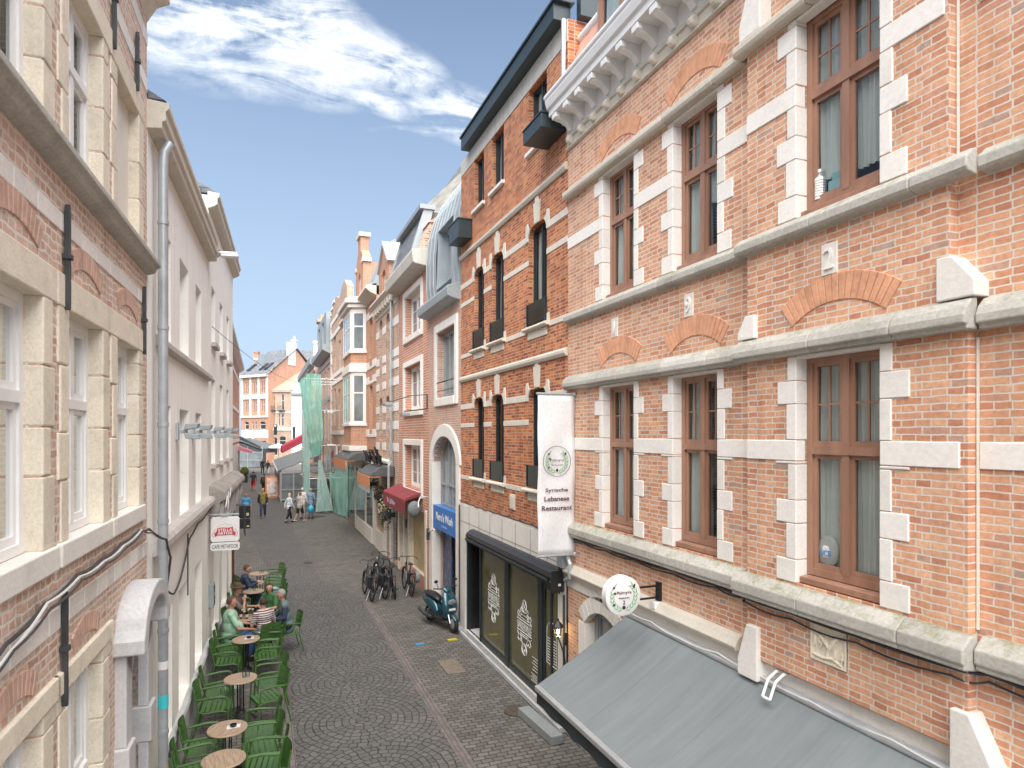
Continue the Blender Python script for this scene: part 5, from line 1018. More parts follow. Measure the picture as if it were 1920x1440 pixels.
for o in op: window(H,*o,.12,M['white_paint'],M['glass_dark'],.1,(),(.65,),None,0,.08)
b=MB()
for z in (4.2,7.6,8.3,11.2): b.box(0,W,-.06,.01,z,z+.3); b.cut()
b.build('stone_band',M['white_stone'],R); b=MB(); b.ext([(.01,11.5),(-.5,11.8),(-.5,12.4),(.01,12.6)],0,W); b.build('eaves_box',M['zinc'],R); b=MB(); b.prism([(0,0,11.6),(0,3,14.2),(0,8,14.2),(0,8,11.6)],(W,0,0)); b.build('roof',M['slate'],R)
b=MB(); b.box(6,7,1,2.4,12.5,15.8); b.box(5.9,7.1,.9,2.5,15.8,16.1); b.build('chimney',M['white_plaster'],R)
b=MB(); b.box(0,W,-.06,0,.2,3.5); b.build('shopfront_glazing',M['glass_dark'],R)
# ================================================================ houses closing the view
def depthpt(px,d): u=(px-CX)/FP*d; return (u*cos(A)+d*sin(A),-u*sin(A)+d*cos(A))
th=rad(32); d0=112; cx_,cy_=depthpt(503,d0)
Wf=7.6; p0=(cx_-Wf*cos(-A-th),cy_-Wf*sin(-A-th))
H=House('brick_house','orange brick corner house with paired windows and a slate roof at the street end','house',p0,-A-th,Wf); R=H.root; W=H.W
r1=[wpx(H,462,465,717,739)[2:],wpx(H,462,465,750,774)[2:]]; op=[]
for z0,z1 in r1:
    for x in (1.1,1.75,3.4,4.05,5.6,6.2): op.append((x,x+.42,z0,z1))
za=H.at(480,805)[1]; zb=H.at(480,790)[1]
op+=[(1.0,2.2,za,zb,.35),(3.1,3.55,za,zb,.2),(4.0,4.45,za,zb,.2),(5.3,6.9,za,zb,.45)]
zt=H.at(500,702)[1]
b=MB(); wall(b,0,W,0,zt,op,.25,0,11); b.build('wall',M['brick_orange'],R)
for o in op: window(H,*o[:4],.12,M['white_paint'],M['glass_dark'],.07,(),(.6,),None,0,.08)
b=MB(); zs=H.at(480,783)[1]; b.box(0,W,-.05,0,4.4,za-.15); b.box(0,W,-.2,0,zs,zs+.35); b.cut()
for x in (.0,2.4,4.75,7.0): b.box(x,x+.55,-.08,.01,zs+.4,zt-.4); b.cut()
b.box(0,W,-.12,.01,r1[1][1]+.1,r1[0][0]-.15); b.box(0,W,-.5,.01,zt-.35,zt+.05); b.build('stone_band',M['pale_stone'],R)
b=MB(); b.box(.3,1.4,-.04,.02,0,3.9); b.box(2,3.2,-.04,.02,0,3.9); b.box(4.9,7,-.04,.02,0,3.9); b.build('shopfront_glazing',M['glass_dark'],R)
b=MB(); b.add([(-.3,-.5,zt),(W+.3,-.5,zt),(W+.3,6,zt+5.2),(-.3,6,zt+5.2)],[(0,1,2,3)]); b.add([(-.3,12,zt),(W+.3,12,zt),(W+.3,6,zt+5.2),(-.3,6,zt+5.2)],[(0,1,2,3)]); b.build('roof',M['slate'],R)
b=MB(); b.prism([(W-.02,0,zt),(W-.02,11,zt),(W-.02,6,zt+5.0)],(-.3,0,0)); b.build('gable_wall',M['brick_orange'],R)
b=MB(); b.box(2.0,3.6,2.0,4.5,zt+1.5,zt+4.0); b.build('roof_dormer',M['zinc'],R); b=MB(); b.box(W-.5,W+.1,4.2,5.8,zt+2.0,zt+6.2); b.build('chimney',M['pale_stone'],R)
b=MB()
for x in (.8,4.2,5.6): b.prism([(x,.6,zt+.95),(x+.7,.6,zt+.95),(x+.7,2.2,zt+2.25),(x,2.2,zt+2.25)],(0,-.1,.12)); b.cut()
b.build('roof_window',M['glass_dark'],R)
o=thing('no_parking_sign','round no parking sign on a white plate before the far corner house','sign',(*depthpt(469,104),4.0),-A); b=MB(); b.box(-.6,.6,-.04,0,-.7,.7); b.build('plate',M['white_paint'],o); b=MB(); b.lathe([(0,-.07),(.36,-.07),(.36,-.045),(0,-.045)],(0,0,.15),16,'y'); b.build('disc',pm('sign_red',(.4,.05,.06),.5),o); b=MB(); b.tube([(0,.03,-4),(0,.03,.7)],.05,6); b.build('post',M['zinc_pipe'],o)
p0=depthpt(503.5,113); H=House('brick_house','brick house with a round arched window and iron balconies at the street end','house',p0,-A,4.05); R=H.root; W=H.W
mp_=lambda x,y: H.at(430+x/6.547,640+y/6.547)
op=[]
for xa,xb,ya,yb,ar in ((510,565,670,845,.3),(640,672,650,845,.1),(490,512,880,1050,0),(527,560,880,1050,0),(600,622,870,1040,0),(640,668,870,1040,0),(498,590,1175,1400,.4),(612,695,1165,1300,.4)):
    a,z1=mp_(xa,ya); c,z0=mp_(xb,yb); op.append((a,c,z0,z1)+((ar,) if ar else ()))
zt=mp_(480,605)[1]
b=MB(); wall(b,0,W,0,zt,op,.25,0,9); b.build('wall',M['brick_brown'],R)
for o in op: window(H,*o[:4],.12,M['white_paint'],M['glass_dark'],.07,(),(.6,),None,0,.08)
for xa,xb in ((490,575),(605,685)):
    a,z1=mp_(xa,800); c,z0=mp_(xb,855); b=MB(); b.box(a,c,-.6,0,z0,z0+.12); b.box(a,c,-.6,-.56,z1,z1+.07)
    for k in range(9): x=a+(c-a)*k/8; b.box(x-.015,x+.015,-.6,-.57,z0,z1)
    b.build('balcony',M['iron'],R)
b=MB(); z=mp_(0,1060)[1]; b.box(0,W,-.15,.01,z-.5,z); b.cut(); z=mp_(0,870)[1]; b.box(0,W,-.1,.01,z-.2,z+.1); b.cut(); b.box(0,W,-.35,.01,zt-.25,zt+.1); b.build('stone_band',M['pale_stone'],R)
b=MB(); b.add([(-.1,-.5,zt),(W,-.5,zt),(W+2.4,7,zt+5.4),(2.3,7,zt+5.4)],[(0,1,2,3)]); b.prism([(-.1,-.5,zt),(-.1,7,zt),(2.3,7,zt+5.4)],(.1,0,0)); b.build('roof',M['roof_tile'],R)
o=thing('blade_sign','dark vertical blade sign hanging on the far arched brick house','sign',(*depthpt(516.5,111.5),H.at(516,806)[1]),-A); b=MB(); b.box(-.28,.28,-.1,.1,-.9,.95); b.build('panel',M['frame_dark'],o,bevel=.03); b=MB(); b.lathe([(0,-.13),(.16,-.13),(.16,-.11),(0,-.11)],(0,0,.7),12,'y'); b.build('disc',M['white_paint'],o)
p0=depthpt(546.5,110); H=House('white_house','narrow white house front at the street end left of the green netting','house',p0,-A,1.6); R=H.root; W=3.2
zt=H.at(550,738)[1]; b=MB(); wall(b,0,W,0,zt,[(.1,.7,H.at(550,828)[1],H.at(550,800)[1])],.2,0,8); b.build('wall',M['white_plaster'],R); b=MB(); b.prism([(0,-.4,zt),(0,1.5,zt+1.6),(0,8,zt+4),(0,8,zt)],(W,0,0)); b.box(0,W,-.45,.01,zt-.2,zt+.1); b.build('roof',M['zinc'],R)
window(H,.1,.7,H.at(550,828)[1],H.at(550,800)[1],.1,M['white_paint'],M['glass_dark'],.06,(),(),None,0,.08); b=MB(); b.box(.2,1.0,-.3,.2,zt+.2,zt+1.7); b.build('dormer',M['white_plaster'],R)
p0=depthpt(471,132); H=House('tiled_house','tall house far behind with a long red tiled roof and striped chimney gable','house',p0,-A,9.4); R=H.root; W=H.W
zt=H.at(475,700)[1]; zr=H.at(475,666)[1]
b=MB(); b.box(0,W,0,9,0,zt); b.plate([(0,zt),(1.0,zr),(1.2,zr),(1.2,zt)],0,.4); b.build('wall',M['brick_brown'],R); b=MB(); b.prism([(.6,0,zt),(.6,4,zr),(.6,9,zt)],(W-.6,0,0)); b.build('roof',M['roof_tile'],R)
b=MB(); b.box(.55,1.45,-.2,.8,zt,zr+.5); b.box(.4,1.6,-.3,.9,zr+.5,zr+.8); b.build('chimney',M['brick_orange'],R); b=MB()
for k in range(3): b.box(.52,1.48,-.22,.82,zt+.6+k*1.1,zt+.95+k*1.1); b.cut()
b.build('stone_band',M['white_stone'],R)
p0=depthpt(541,124); H=House('grey_house','grey slate roofed house with a white chimney far behind the street end','house',p0,-A,6); R=H.root; zt=H.at(545,680)[1]; b=MB(); b.box(0,7,0,8,0,zt); b.build('wall',M['pale_stone'],R); b=MB(); b.prism([(0,-.2,zt),(0,1.5,zt+2.6),(0,8,zt+2.6),(0,8,zt)],(7,0,0)); b.build('roof',M['slate'],R); b=MB(); b.box(.5,1.3,.2,1.2,zt,zt+4.2); b.box(.4,1.4,.1,1.3,zt+4.2,zt+4.5); b.lathe([(.25,zt+4.5),(.2,zt+5.2)],(.9,.7,0),8); b.build('chimney',M['white_plaster'],R)
# ================================================================ scaffold and netting
m,nt,bb=newmat('net'); co=objco(nt); f=noise(nt,co,1.1,5,.6); wv=nt.nodes.new('ShaderNodeTexNoise'); wv.inputs['Scale'].default_value=26; lk(nt,co,wv.inputs['Vector'])
lk(nt,ramp(nt,f,[(.3,(.18,.48,.4)),(.7,(.34,.66,.56))]),bb.inputs['Base Color']); bb.inputs['Roughness'].default_value=.9
lk(nt,mth(nt,'MULTIPLY_ADD',wv.outputs['Fac'],.5,.45,True),bb.inputs['Alpha']); M['net']=m
m2=m.copy(); m2.name='pale_net'; nt2=m2.node_tree
for n in nt2.nodes:
    if n.type=='VALTORGB': n.color_ramp.elements[0].color=(.36,.6,.56,1); n.color_ramp.elements[1].color=(.58,.76,.72,1)
M['net_pale']=m2
sc=thing('scaffold','tall galvanised tube scaffold standing before the brown stepped gable house','scaffold',(2.75,42.6,0))
SX=(0,1.15,2.0); SY=(0,2.4,4.8)
b=MB()
for x in SX[:2]:
    for y in SY: b.tube([(x,y,0.02),(x,y,8.7)],.04,6); b.lathe([(.12,0),(.12,.03)],(x,y,0),8); b.cut()
b.build('standard',M['alu'],sc,smooth=True); b=MB()
for z in (2.25,4.35,6.6,8.6):
    for x in SX[:2]: b.tube([(x,-.2,z),(x,5.0,z)],.03,6); b.tube([(x,-.2,z+.5),(x,5.0,z+.5)],.025,6)
    for y in SY: b.tube([(-.2,y,z-.04),(2.0,y,z-.04)],.03,6)
    b.cut()
b.build('ledger',M['alu'],sc); b=MB()
for z in (2.25,4.35,6.6): b.box(.03,1.12,0,4.8,z+.04,z+.09); b.cut()
b.build('deck',pm('plank',(.42,.36,.28),.9),sc)
def drape(name,label,pts_top,pts_bot,mat,nu=24,nv=30,amp=.06,fr=9,ragged=0):
    rows=[]
    T=[Vector(p) for p in pts_top]; B=[Vector(p) for p in pts_bot]
    def samp(P,t): t*=len(P)-1; i=min(int(t),len(P)-2); return P[i].lerp(P[i+1],t-i)
    for j in range(nv+1):
        v=j/nv; row=[]
        for i in range(nu+1):
            u=i/nu; p=samp(T,u).lerp(samp(B,u),v); k=sin(fr*u*PI+2.2*sin(v*4)+v)*amp*(.4+.6*v); p=p+Vector((k*.6,-abs(k)-.02,.0)); 
            if ragged and j==0: p.z+=random.uniform(0,ragged)
            row.append(tuple(p))
        rows.append(row)
    b=MB(); b.grid(rows); return tag(b.build(name,mat,smooth=True,recalc=False),label,'netting')
drape('scaffold_netting','long pale green netting twisted down the street corner of the scaffold',[(2.3,42.4,8.3),(2.95,42.3,8.4)],[(2.5,42.3,1.2),(2.8,42.3,.15)],M['net_pale'],20,40,.13,7)
drape('scaffold_netting','bright green netting bunched over the scaffold top and hanging beside the pale one',[(2.15,42.3,8.3),(2.7,42.2,8.85),(3.5,42.1,8.8)],[(2.95,42.2,3.6),(3.6,42.2,3.9)],M['net'],24,36,.16,8)
drape('scaffold_netting','sheer grey green triangle of netting at the foot of the scaffold',[(3.35,42.2,3.4),(3.5,42.2,3.4)],[(3.2,42.25,.12),(4.3,42.2,.15)],M['net_pale'],16,20,.06,6)
drape('scaffold_netting','wide torn green netting sheet stretched from scaffold to cafe front',[(3.95,41.9,2.35),(4.6,40.2,2.85),(4.72,38.5,3.0)],[(4.30,41.8,.05),(4.6,40.2,.05),(4.72,38.6,.12)],M['net'],26,20,.05,6,.35)
o=thing('picture_sign','pale shop sign with a reddish fruit picture behind the scaffold','sign',(4.62,46.2,3.1),RIGHT); b=MB(); b.box(0,3.4,-.12,0,0,1.15); b.build('panel',pm('sign_pale',(.66,.6,.6),.6),o)
b=MB()
for k in range(9): x=1.3+random.uniform(-.4,1.0); b.lathe([(0,-.135),(.16,-.135),(.16,-.122),(0,-.122)],(x,0,.55+random.uniform(-.15,.2)),10,'y')
b.build('picture',pm('fruit_red',(.5,.2,.2),.6,0,.5,5),o)
# ================================================================ cafe front dressing
def leafball(b,c,r,n,s=.06,flat=.8):
    c=Vector(c)
    for _ in range(n):
        d=Vector((random.gauss(0,1),random.gauss(0,1),random.gauss(0,flat))).normalized()*random.uniform(.35,1); p=c+Vector((d.x*r[0],d.y*r[1],d.z*r[2]))
        a=Vector((random.gauss(0,1),random.gauss(0,1),random.gauss(0,1))).normalized(); u=a.orthogonal().normalized(); q=s*random.uniform(.6,1.4)
        b.add([p-u*q,p+a.cross(u)*q*.5,p+u*q,p-a.cross(u)*q*.5],[(0,1,2,3)])
lf=pm('foliage',(.07,.11,.035),.8,0,.5,9); fl=pm('blossom',(.62,.52,.36),.8,0,.35,12)
for (X,Y,Z,r,lab) in ((4.45,28.4,3.1,(.38,.5,.3),'bushy basket of pale flowers on the far corner of the brown cafe front'),(4.5,26.2,2.7,(.25,.4,.28),'middle hanging basket of greenery between the cafe windows'),(4.45,24.4,2.2,(.3,.4,.55),'tall trailing basket of yellow flowers beside the maroon awning')):
    o=thing('flower_basket',lab,'plant',(X,Y,Z),0,'flower baskets on the cafe front')
    b=MB(); leafball(b,(0,0,-.15),(r[0]*1.0,r[1],r[2]*1.3),420,.055); b.build('leaves',lf,o,recalc=False); b=MB(); leafball(b,(-.08,-.08,.05),(r[0]*1.1,r[1]*1.1,r[2]),300,.035); b.build('blossoms',fl,o,recalc=False)
    b=MB(); b.box(-.2,.25,-r[1],r[1],-.3,-.12); b.build('planter',M['iron'],o,bevel=.02)
def cafe_awning(X,Y0,Y1,z,dp,lab):
    aw=thing('awning',lab,'awning',(X,Y1,z),RIGHT); L=Y1-Y0
    b=MB(); b.prism([(0,0,.85),(0,-dp*.6,.8),(0,-dp,.5),(0,-dp,.42),(0,0,.42)],(L,0,0)); b.build('canopy',pm('dark_cloth',(.09,.095,.1),.7,0,.2,4),aw,bevel=.03)
    b=MB(); b.box(0,L,-dp-.03,-dp-.005,.02,.46); b.box(-.02,L-.0,-dp-.005,-dp+.4,.42,.46); b.build('valance',M['orange_cloth'],aw); b=MB(); b.grid([[(L*i/60,-dp-.015+.02*sin(i*1.7),.02-.16*k/2-.05*abs(sin(i*.9))*(k==2)) for i in range(61)] for k in range(3)]); b.build('fringe',M['zinc'],aw,smooth=True,recalc=False)
cafe_awning(4.78,30.2,35.5,3.35,1.15,'dark awning with an orange valance and fringe under the stone bay')
cafe_awning(4.78,24.6,27.6,2.95,.95,'smaller orange edged awning carrying folded black chairs on its roof')
b=MB()
for k in range(10):
    y=24.9+k*.27; z=3.85; a=random.uniform(.2,.7); o=thing('folding_chair','black folded chair piled on the orange edged cafe awning','chair',(4.35+random.uniform(-.1,.1),y,3.82),random.uniform(-.4,.4),'folded chairs piled on the cafe awning')
    h=random.uniform(.45,.7); t=MB()
    for q in (-.2,.2): t.tube([(q*.3,q,0),(q*.2-.25,q,h)],.02,5)
    for zz in (.15,.5,.95): t.tube([(-.25*zz,-.2,h*zz),(-.25*zz,.2,h*zz)],.016,5)
    t.build('frame',M['black'],o); t=MB(); t.box(-.14,-.08,-.18,.18,h*.2,h*.6); t.build('seat',M['black_plastic'],o)
# far terraces
tr=thing('terrace_enclosure','glazed terrace enclosure with a sloping dark fabric roof on the right beyond the scaffold','pavilion',(1.35,50.6,0))
b=MB()
for y in (0,3,6,9,12,15,18,21): b.box(-.05,.05,y-.05,y+.05,0,2.15)
for x in (.9,1.8,2.7): b.box(x-.05,x+.05,-.05,.05,0,2.3)
b.box(-.06,.06,0,21,2.1,2.22); b.box(-.06,.06,0,21,.1,.2); b.box(0,2.8,-.06,.06,2.1,2.22); b.box(0,2.8,-.06,.06,.85,.93); b.box(0,2.8,-.06,.06,.1,.2); b.build('frame',M['alu'],tr)
b=MB(); b.box(-.012,.012,.06,21,.2,2.1); b.box(.06,2.75,-.012,.012,.2,2.1); b.build('glass_screen',M['glass_pale'],tr)
for k in range(4): b=MB(); y=.1+k*5.4; b.prism([(-.25,y,2.25),(3.1,y,3.5),(3.1,y,3.56),(-.25,y,2.31)],(0,5.1,0)); b.build('roof_panel',M['awning_cloth'],tr); b=MB(); b.box(-.28,-.22,y,y+5.1,2.18,2.34); b.build('roof_edge',M['white_paint'],tr)
aw=thing('awning','red awning on the right behind the glazed terrace enclosure','awning',(4.7,80,0),RIGHT); b=MB(); b.prism([(0,0,5.2),(0,-2.6,3.7),(0,-2.6,3.0),(0,-2.55,3.0),(0,-2.5,3.6),(0,0,5.1)],(7,0,0)); b.prism([(7.0,0,5.2),(7.0,-2.6,3.7),(7.0,-2.6,3.0),(7.0,0,4.4)],(.06,0,0)); b.build('canopy',pm('red_cloth',(.5,.06,.1),.8,0,.1,2),aw)
ps=thing('parasol','white parasol standing at the far end before the arched brick house','parasol',(*depthpt(522,101),0)); b=MB(); b.lathe([(1.9,2.9),(1.9,3.0),(.9,3.35),(.05,3.6)],(0,0,0),8); b.build('canopy',M['white_paint'],ps); b=MB(); b.tube([(0,0,0),(0,0,3.4)],.05,6); b.build('pole',M['zinc_pipe'],ps)
pv=thing('terrace_pavilion','dark grey fabric terrace pavilion on the left at the far street end','pavilion',(*depthpt(440,97),0),-A)
b=MB(); b.prism([(0,0,3.0),(0,-.1,4.0),(4.3,0,2.9),(4.3,0,2.2)],(0,6,0)); b.add([(-.3,-.4,4.1),(1.2,-.4,3.95),(4.4,-.4,2.75),(4.4,6,3.2),(-.3,6,4.5)],[(0,1,2,3,4)]); b.build('roof',pm('grey_cloth',(.11,.12,.125),.8,0,.15,1.5),pv)
b=MB()
for x in (.05,2.1,4.3): b.box(x-.05,x+.05,-.35,-.25,0,3.2)
b.box(0,4.3,-.33,-.27,1.1,1.2); b.box(0,4.3,-.33,-.27,2.3,2.4); b.build('frame',M['zinc_pipe'],pv); b=MB(); b.box(.05,4.25,-.31,-.29,.1,2.3); b.build('glass_screen',M['glass_pale'],pv)
aw=thing('awning','pink awning edge on the left in front of the grey pavilion','awning',(-2.5,79,2.7),PI/2); b=MB(); b.prism([(0,0,1.0),(0,-1.5,.4),(0,-1.5,.15),(0,0,.5)],(5,0,0)); b.build('canopy',pm('pink_cloth',(.55,.2,.26),.8),aw)
aw=thing('awning','grey sloping awning on the left above the pink one','awning',(-2.5,85,3.2),PI/2); b=MB(); b.prism([(0,0,1.6),(0,-2.4,.3),(0,-2.4,.1),(0,0,1.2)],(7,0,0)); b.build('canopy',_pm['grey_cloth'],aw)
pl=thing('hedge_planter','dark planter box with a clipped green hedge on the left of the far street','planter',(-1.7,72.5,0)); b=MB(); b.box(-.35,.35,0,5.0,0,.75); b.build('planter',M['frame_dark'],pl,bevel=.02); b=MB(); leafball(b,(0,2.5,1.05),(.42,2.6,.42),2400,.09,1); b.build('hedge',pm('hedge_leaf',(.13,.15,.03),.8,0,.4,6),pl,recalc=False)
ab=thing('sandwich_board','orange framed board with a pink ice cream picture standing in the street','sign',(.78,54.0,0),rad(6))
for q,nm in ((-.25,'front_panel'),(.25,'rear_panel')): b=MB(); b.prism([(-.5,q,0),(.5,q,0),(.5,q*.2,1.75),(-.5,q*.2,1.75)],(0,.04,0)); b.build(nm,M['orange_cloth'],ab)
b=MB(); b.prism([(-.4,-.262,.15),(.4,-.262,.15),(.4,-.09,1.6),(-.4,-.09,1.6)],(0,.02,0)); b.build('poster',pm('poster_pink',(.72,.5,.44),.6,0,.3,4),ab)
b=MB(); b.lathe([(0,-.28),(.22,-.28),(.22,-.2),(0,-.2)],(.0,-.0,.6),14,'y'); b.lathe([(0,-.25),(.16,-.25),(.16,-.15),(0,-.15)],(-.08,0,.95),12,'y'); b.lathe([(0,-.25),(.13,-.25),(.13,-.15),(0,-.15)],(.14,0,.95),12,'y'); b.build('picture',M['white_paint'],ab)
for k,(px,d) in enumerate(((445,73),(449,70),(452,75))):
    o=thing('wicker_chair','pale wicker terrace chair beside the hedge planter','chair',(*depthpt(px,d),0),rad(k*40),'wicker chairs by the far hedge'); b=MB(); b.box(-.25,.25,-.25,.25,.38,.46); b.build('seat',pm('wicker',(.5,.4,.22),.8),o); b=MB(); b.box(-.25,.25,.22,.28,.46,.95); b.build('backrest',_pm['wicker'],o); b=MB()
    for q in (-.22,.22):
        for r in (-.22,.22): b.tube([(q,r,0),(q,r,.38)],.02,5); b.cut()
    b.build('leg',_pm['wicker'],o)
# street fixtures
o=tag(MB().lathe([(.0,.0),(.23,.0),(.23,.012),(0,.014)],(4.3,10.75,0),20).build('manhole_cover',pm('rust_iron',(.09,.07,.055),.8,0,.35,20,.6,60)),'round cast iron manhole cover before the barber shop step','manhole cover')
o=tag(MB().lathe([(.0,.0),(.42,.0),(.42,.012),(0,.014)],(3.25,40.8,0),20).build('manhole_cover',M['iron']),'round dark manhole cover below the green netting','manhole cover')
o=tag(MB().box(3.62,4.02,12.9,13.75,-.004,.006).build('access_plate',pm('brown_plate',(.2,.165,.13),.7,0,.2,8,.3,40)),'flat brown rectangular access plate in the paving before the barber shop','plate')
o=tag(MB().box(4.22,4.45,15.0,15.12,-.004,.012).build('road_marker',_pm['yellow_paint']),'small yellow plate on the paving near the scooter wheel','marker')
o=tag(MB().box(3.42,3.62,14.95,15.1,-.004,.006).build('litter',pm('blue_plastic',(.06,.25,.45),.5)),'small blue scrap lying on the paving left of the yellow plate','litter')
o=tag(MB().box(1.55,1.85,26.0,26.45,-.004,.008).build('drain_grate',M['iron']),'small square iron drain in the far cobbles','drain')
# ================================================================ cafe terrace
gpaint=pm('chair_green',(.06,.145,.034),.42,0,.12,4)
def make_chair():
    r=thing('terrace_chair','green slatted terrace armchair','chair',(0,0,0))     # faces +x
    for s in (-1,1):
        y=.25*s
        b=MB(); b.tube([(.24,y,0),(.215,y,.30),(.20,y,.6)],.014,8); b.build('leg',gpaint,r,smooth=True)
        b=MB(); b.tube([(-.33,y*.96,0),(-.265,y*.96,.25),(-.22,y*.95,.45)],.014,8); b.build('leg',gpaint,r,smooth=True)
        b=MB(); b.tube([(.20,y,.6),(.19,y,.64),(.15,y*1.02,.665),(0,y*1.02,.67),(-.16,y*1.0,.655),(-.255,y*.96,.645)],[.014,.016,.02,.021,.019,.014],8); b.build('armrest',gpaint,r,smooth=True)
    b=MB()
    for s in (-1,1): b.tube([(.225,.235*s,.40),(.1,.235*s,.425),(-.1,.235*s,.415),(-.22,.235*s,.43),(-.27,.232*s,.65),(-.31,.225*s,.86)],.013,8)
    b.tube([(.225,-.235,.40),(.225,.235,.40)],.013,8); b.build('frame',gpaint,r,smooth=True)
    b=MB()
    for k in range(6):
        x=.205-k*.077; z=.418+.012*abs(k-2.2)*.5; b.prism([(x-.031,-.225,z),(x+.031,-.225,z),(x+.031,.225,z),(x-.031,.225,z)],(0,0,.012))
    b.build('seat',gpaint,r,bevel=.004,seg=1)
    b=MB()
    for k in range(4):
        z=.50+k*.093; h=.078; rows=[]
        xa=-.225-(z-.43)*.19
        for zz in (0,1): rows.append([(xa-.19*h*zz-.03*(1-(q/5)**2),.225*q/5,z+h*zz+(.018*(1-(q/5)**2) if k==3 and zz else 0)) for q in range(-5,6)])
        n=len(b.v); b.grid(rows); b.grid([[(x-.012,y,zz) for x,y,zz in rw] for rw in rows])
    o=b.build('backrest',gpaint,r,smooth=True,recalc=False)
    return r
chair0=make_chair(); used=[0]
G_CH='green armchairs of the cafe terrace'
def put_chair(x,y,deg,label):
    o=chair0 if not used[0] else copy_tree(chair0); used[0]=1
    o.location=(x,y,0.002); o.rotation_euler=(0,0,rad(deg)); o['label']=label; o['group']=G_CH; return o
TB=[(-.08,21.15),(-.2,19.9),(-.2,18.82),(-.31,16.13),(-.3,14.45),(-.34,12.17),(-.46,10.16),(-.46,9.21)]
TN=['farthest round table of the terrace, bare top with small glasses','round table second from the far end, a plate and glasses on it','third round table from the far end, one glass in its middle','round table crowded with beer glasses among the five seated people','round table just this side of the group, a white card and ashtray on it','round table with two small glasses and no card, near the white bin','round table with a leaflet and a glass bowl on its wooden top','nearest round table, bare wooden top at the bottom edge']
wood=None
def tabletop(name,c0,c1):
    m,nt,b=newmat(name); co=objco(nt); mp=nt.nodes.new('ShaderNodeMapping'); mp.inputs['Scale'].default_value=(2,14,14); mp.inputs['Rotation'].default_value=(0,0,rad(25)); lk(nt,co,mp.inputs[0])
    f=noise(nt,mp.outputs[0],2.2,7,.7); s=nt.nodes.new('ShaderNodeSeparateXYZ'); lk(nt,mp.outputs[0],s.inputs[0])
    pl=mth(nt,'FRACT',mth(nt,'MULTIPLY',s.outputs[1],.7)); c=ramp(nt,f,[(.3,c0),(.65,c1)]); c=mixc(nt,mth(nt,'LESS_THAN',pl,.03),c,tuple(x*.35 for x in c0)); lk(nt,c,b.inputs['Base Color']); b.inputs['Roughness'].default_value=.5; return m
tw=tabletop('oak_top',(.27,.18,.115),(.46,.34,.24)); rim=pm('oak_rim',(.5,.37,.26),.5)
def make_table():
    r=thing('bistro_table','round table','table')
    b=MB(); b.lathe([(0,.715),(.262,.715),(.27,.72),(.27,.738),(.264,.744),(0,.744)],(0,0,0),40); b.build('tabletop',[tw],r,smooth=True)
    b=MB(); b.lathe([(.2705,.718),(.2725,.72),(.2725,.736),(.2705,.74)],(0,0,0),40); b.build('edge_band',rim,r,smooth=True)
    b=MB()
    for q in range(6): a=q*PI/3; b.tube([(.055*cos(a),.055*sin(a),.14),(.055*cos(a),.055*sin(a),.715)],.009,6)
    b.lathe([(.09,.70),(.09,.714)],(0,0,0),12); b.lathe([(.05,.12),(.075,.14),(.05,.17)],(0,0,0),10); b.build('column',M['black'],r)
    for q in range(3): a=q*2*PI/3+.5; b=MB(); b.tube([(.04*cos(a),.04*sin(a),.15),(.13*cos(a),.13*sin(a),.13),(.22*cos(a),.22*sin(a),.06),(.27*cos(a),.27*sin(a),.02)],[.022,.02,.018,.022],8); b.build('foot',M['black'],r,smooth=True)
    return r
t0=make_table()
for i,((x,y),lab) in enumerate(zip(TB,TN)):
    o=t0 if i==0 else copy_tree(t0); o.location=(x,y,0.002); o.rotation_euler=(0,0,i*.7); o['label']=lab; o['group']='round tables of the cafe terrace'
CH=[(-0.824,8.95,-8,'green armchair by the white wall, nearest of all, cut by the bottom edge'),(-0.798,9.65,5,'green armchair by the wall beside the bare nearest table'),(-0.772,10.35,0,'green armchair by the wall beside the table with the leaflet'),
(-0.717,11.85,-3,'nearer green wall-side armchair of the table with two small glasses'),(-0.691,12.55,4,'farther green wall-side armchair of the table with two small glasses'),
(-0.631,14.15,-2,'green wall-side armchair in front of the table with card and ashtray'),(-0.609,14.75,2,'green wall-side armchair behind the man in the mint shirt'),
(-0.589,15.3,5,'green armchair holding the man in the mint polo shirt'),(-0.539,16.65,-10,'green armchair holding the man with the brown hat'),
(-0.483,18.15,0,'empty green armchair beyond the hatted man, by the wall'),(-0.443,19.25,0,'green armchair holding the man in the navy hoodie'),(-0.393,20.6,20,'green armchair beyond the man in the navy hoodie'),
(0.03,9.05,186,'nearest green armchair on the street side, cut by the bottom edge'),(0.02,9.55,172,'green street-side armchair right of the bare nearest table'),(-0.02,10.05,185,'nearer green street-side armchair of the table with the leaflet'),(-0.04,10.62,178,'farther green street-side armchair of the table with the leaflet'),
(0.1,11.95,198,'angled green street-side armchair of the table with two small glasses'),(0.13,12.7,186,'green street-side armchair behind the angled one'),
(0.1,14.2,182,'green street-side armchair near the table with card and ashtray'),(0.16,14.75,180,'green armchair backing onto the striped shirt sitter'),
(0.06,15.28,118,'green armchair seen from behind, holding the person in the striped shirt'),(0.55,15.72,190,'green armchair turned to the group, holding the grey haired man'),(0.22,16.98,235,'green armchair holding the smiling woman in green'),
(0.3,17.9,176,'empty green armchair just beyond the smiling woman'),(0.34,18.75,180,'empty green armchair right of the table with one glass'),(0.32,19.35,184,'green armchair with a blue bag on its seat'),(0.3,20.1,180,'green armchair right of the table with a plate'),(0.38,21.0,170,'green armchair right of the farthest table'),(0.34,21.75,200,'farthest green armchair of the terrace')]
for c in CH: put_chair(*c)
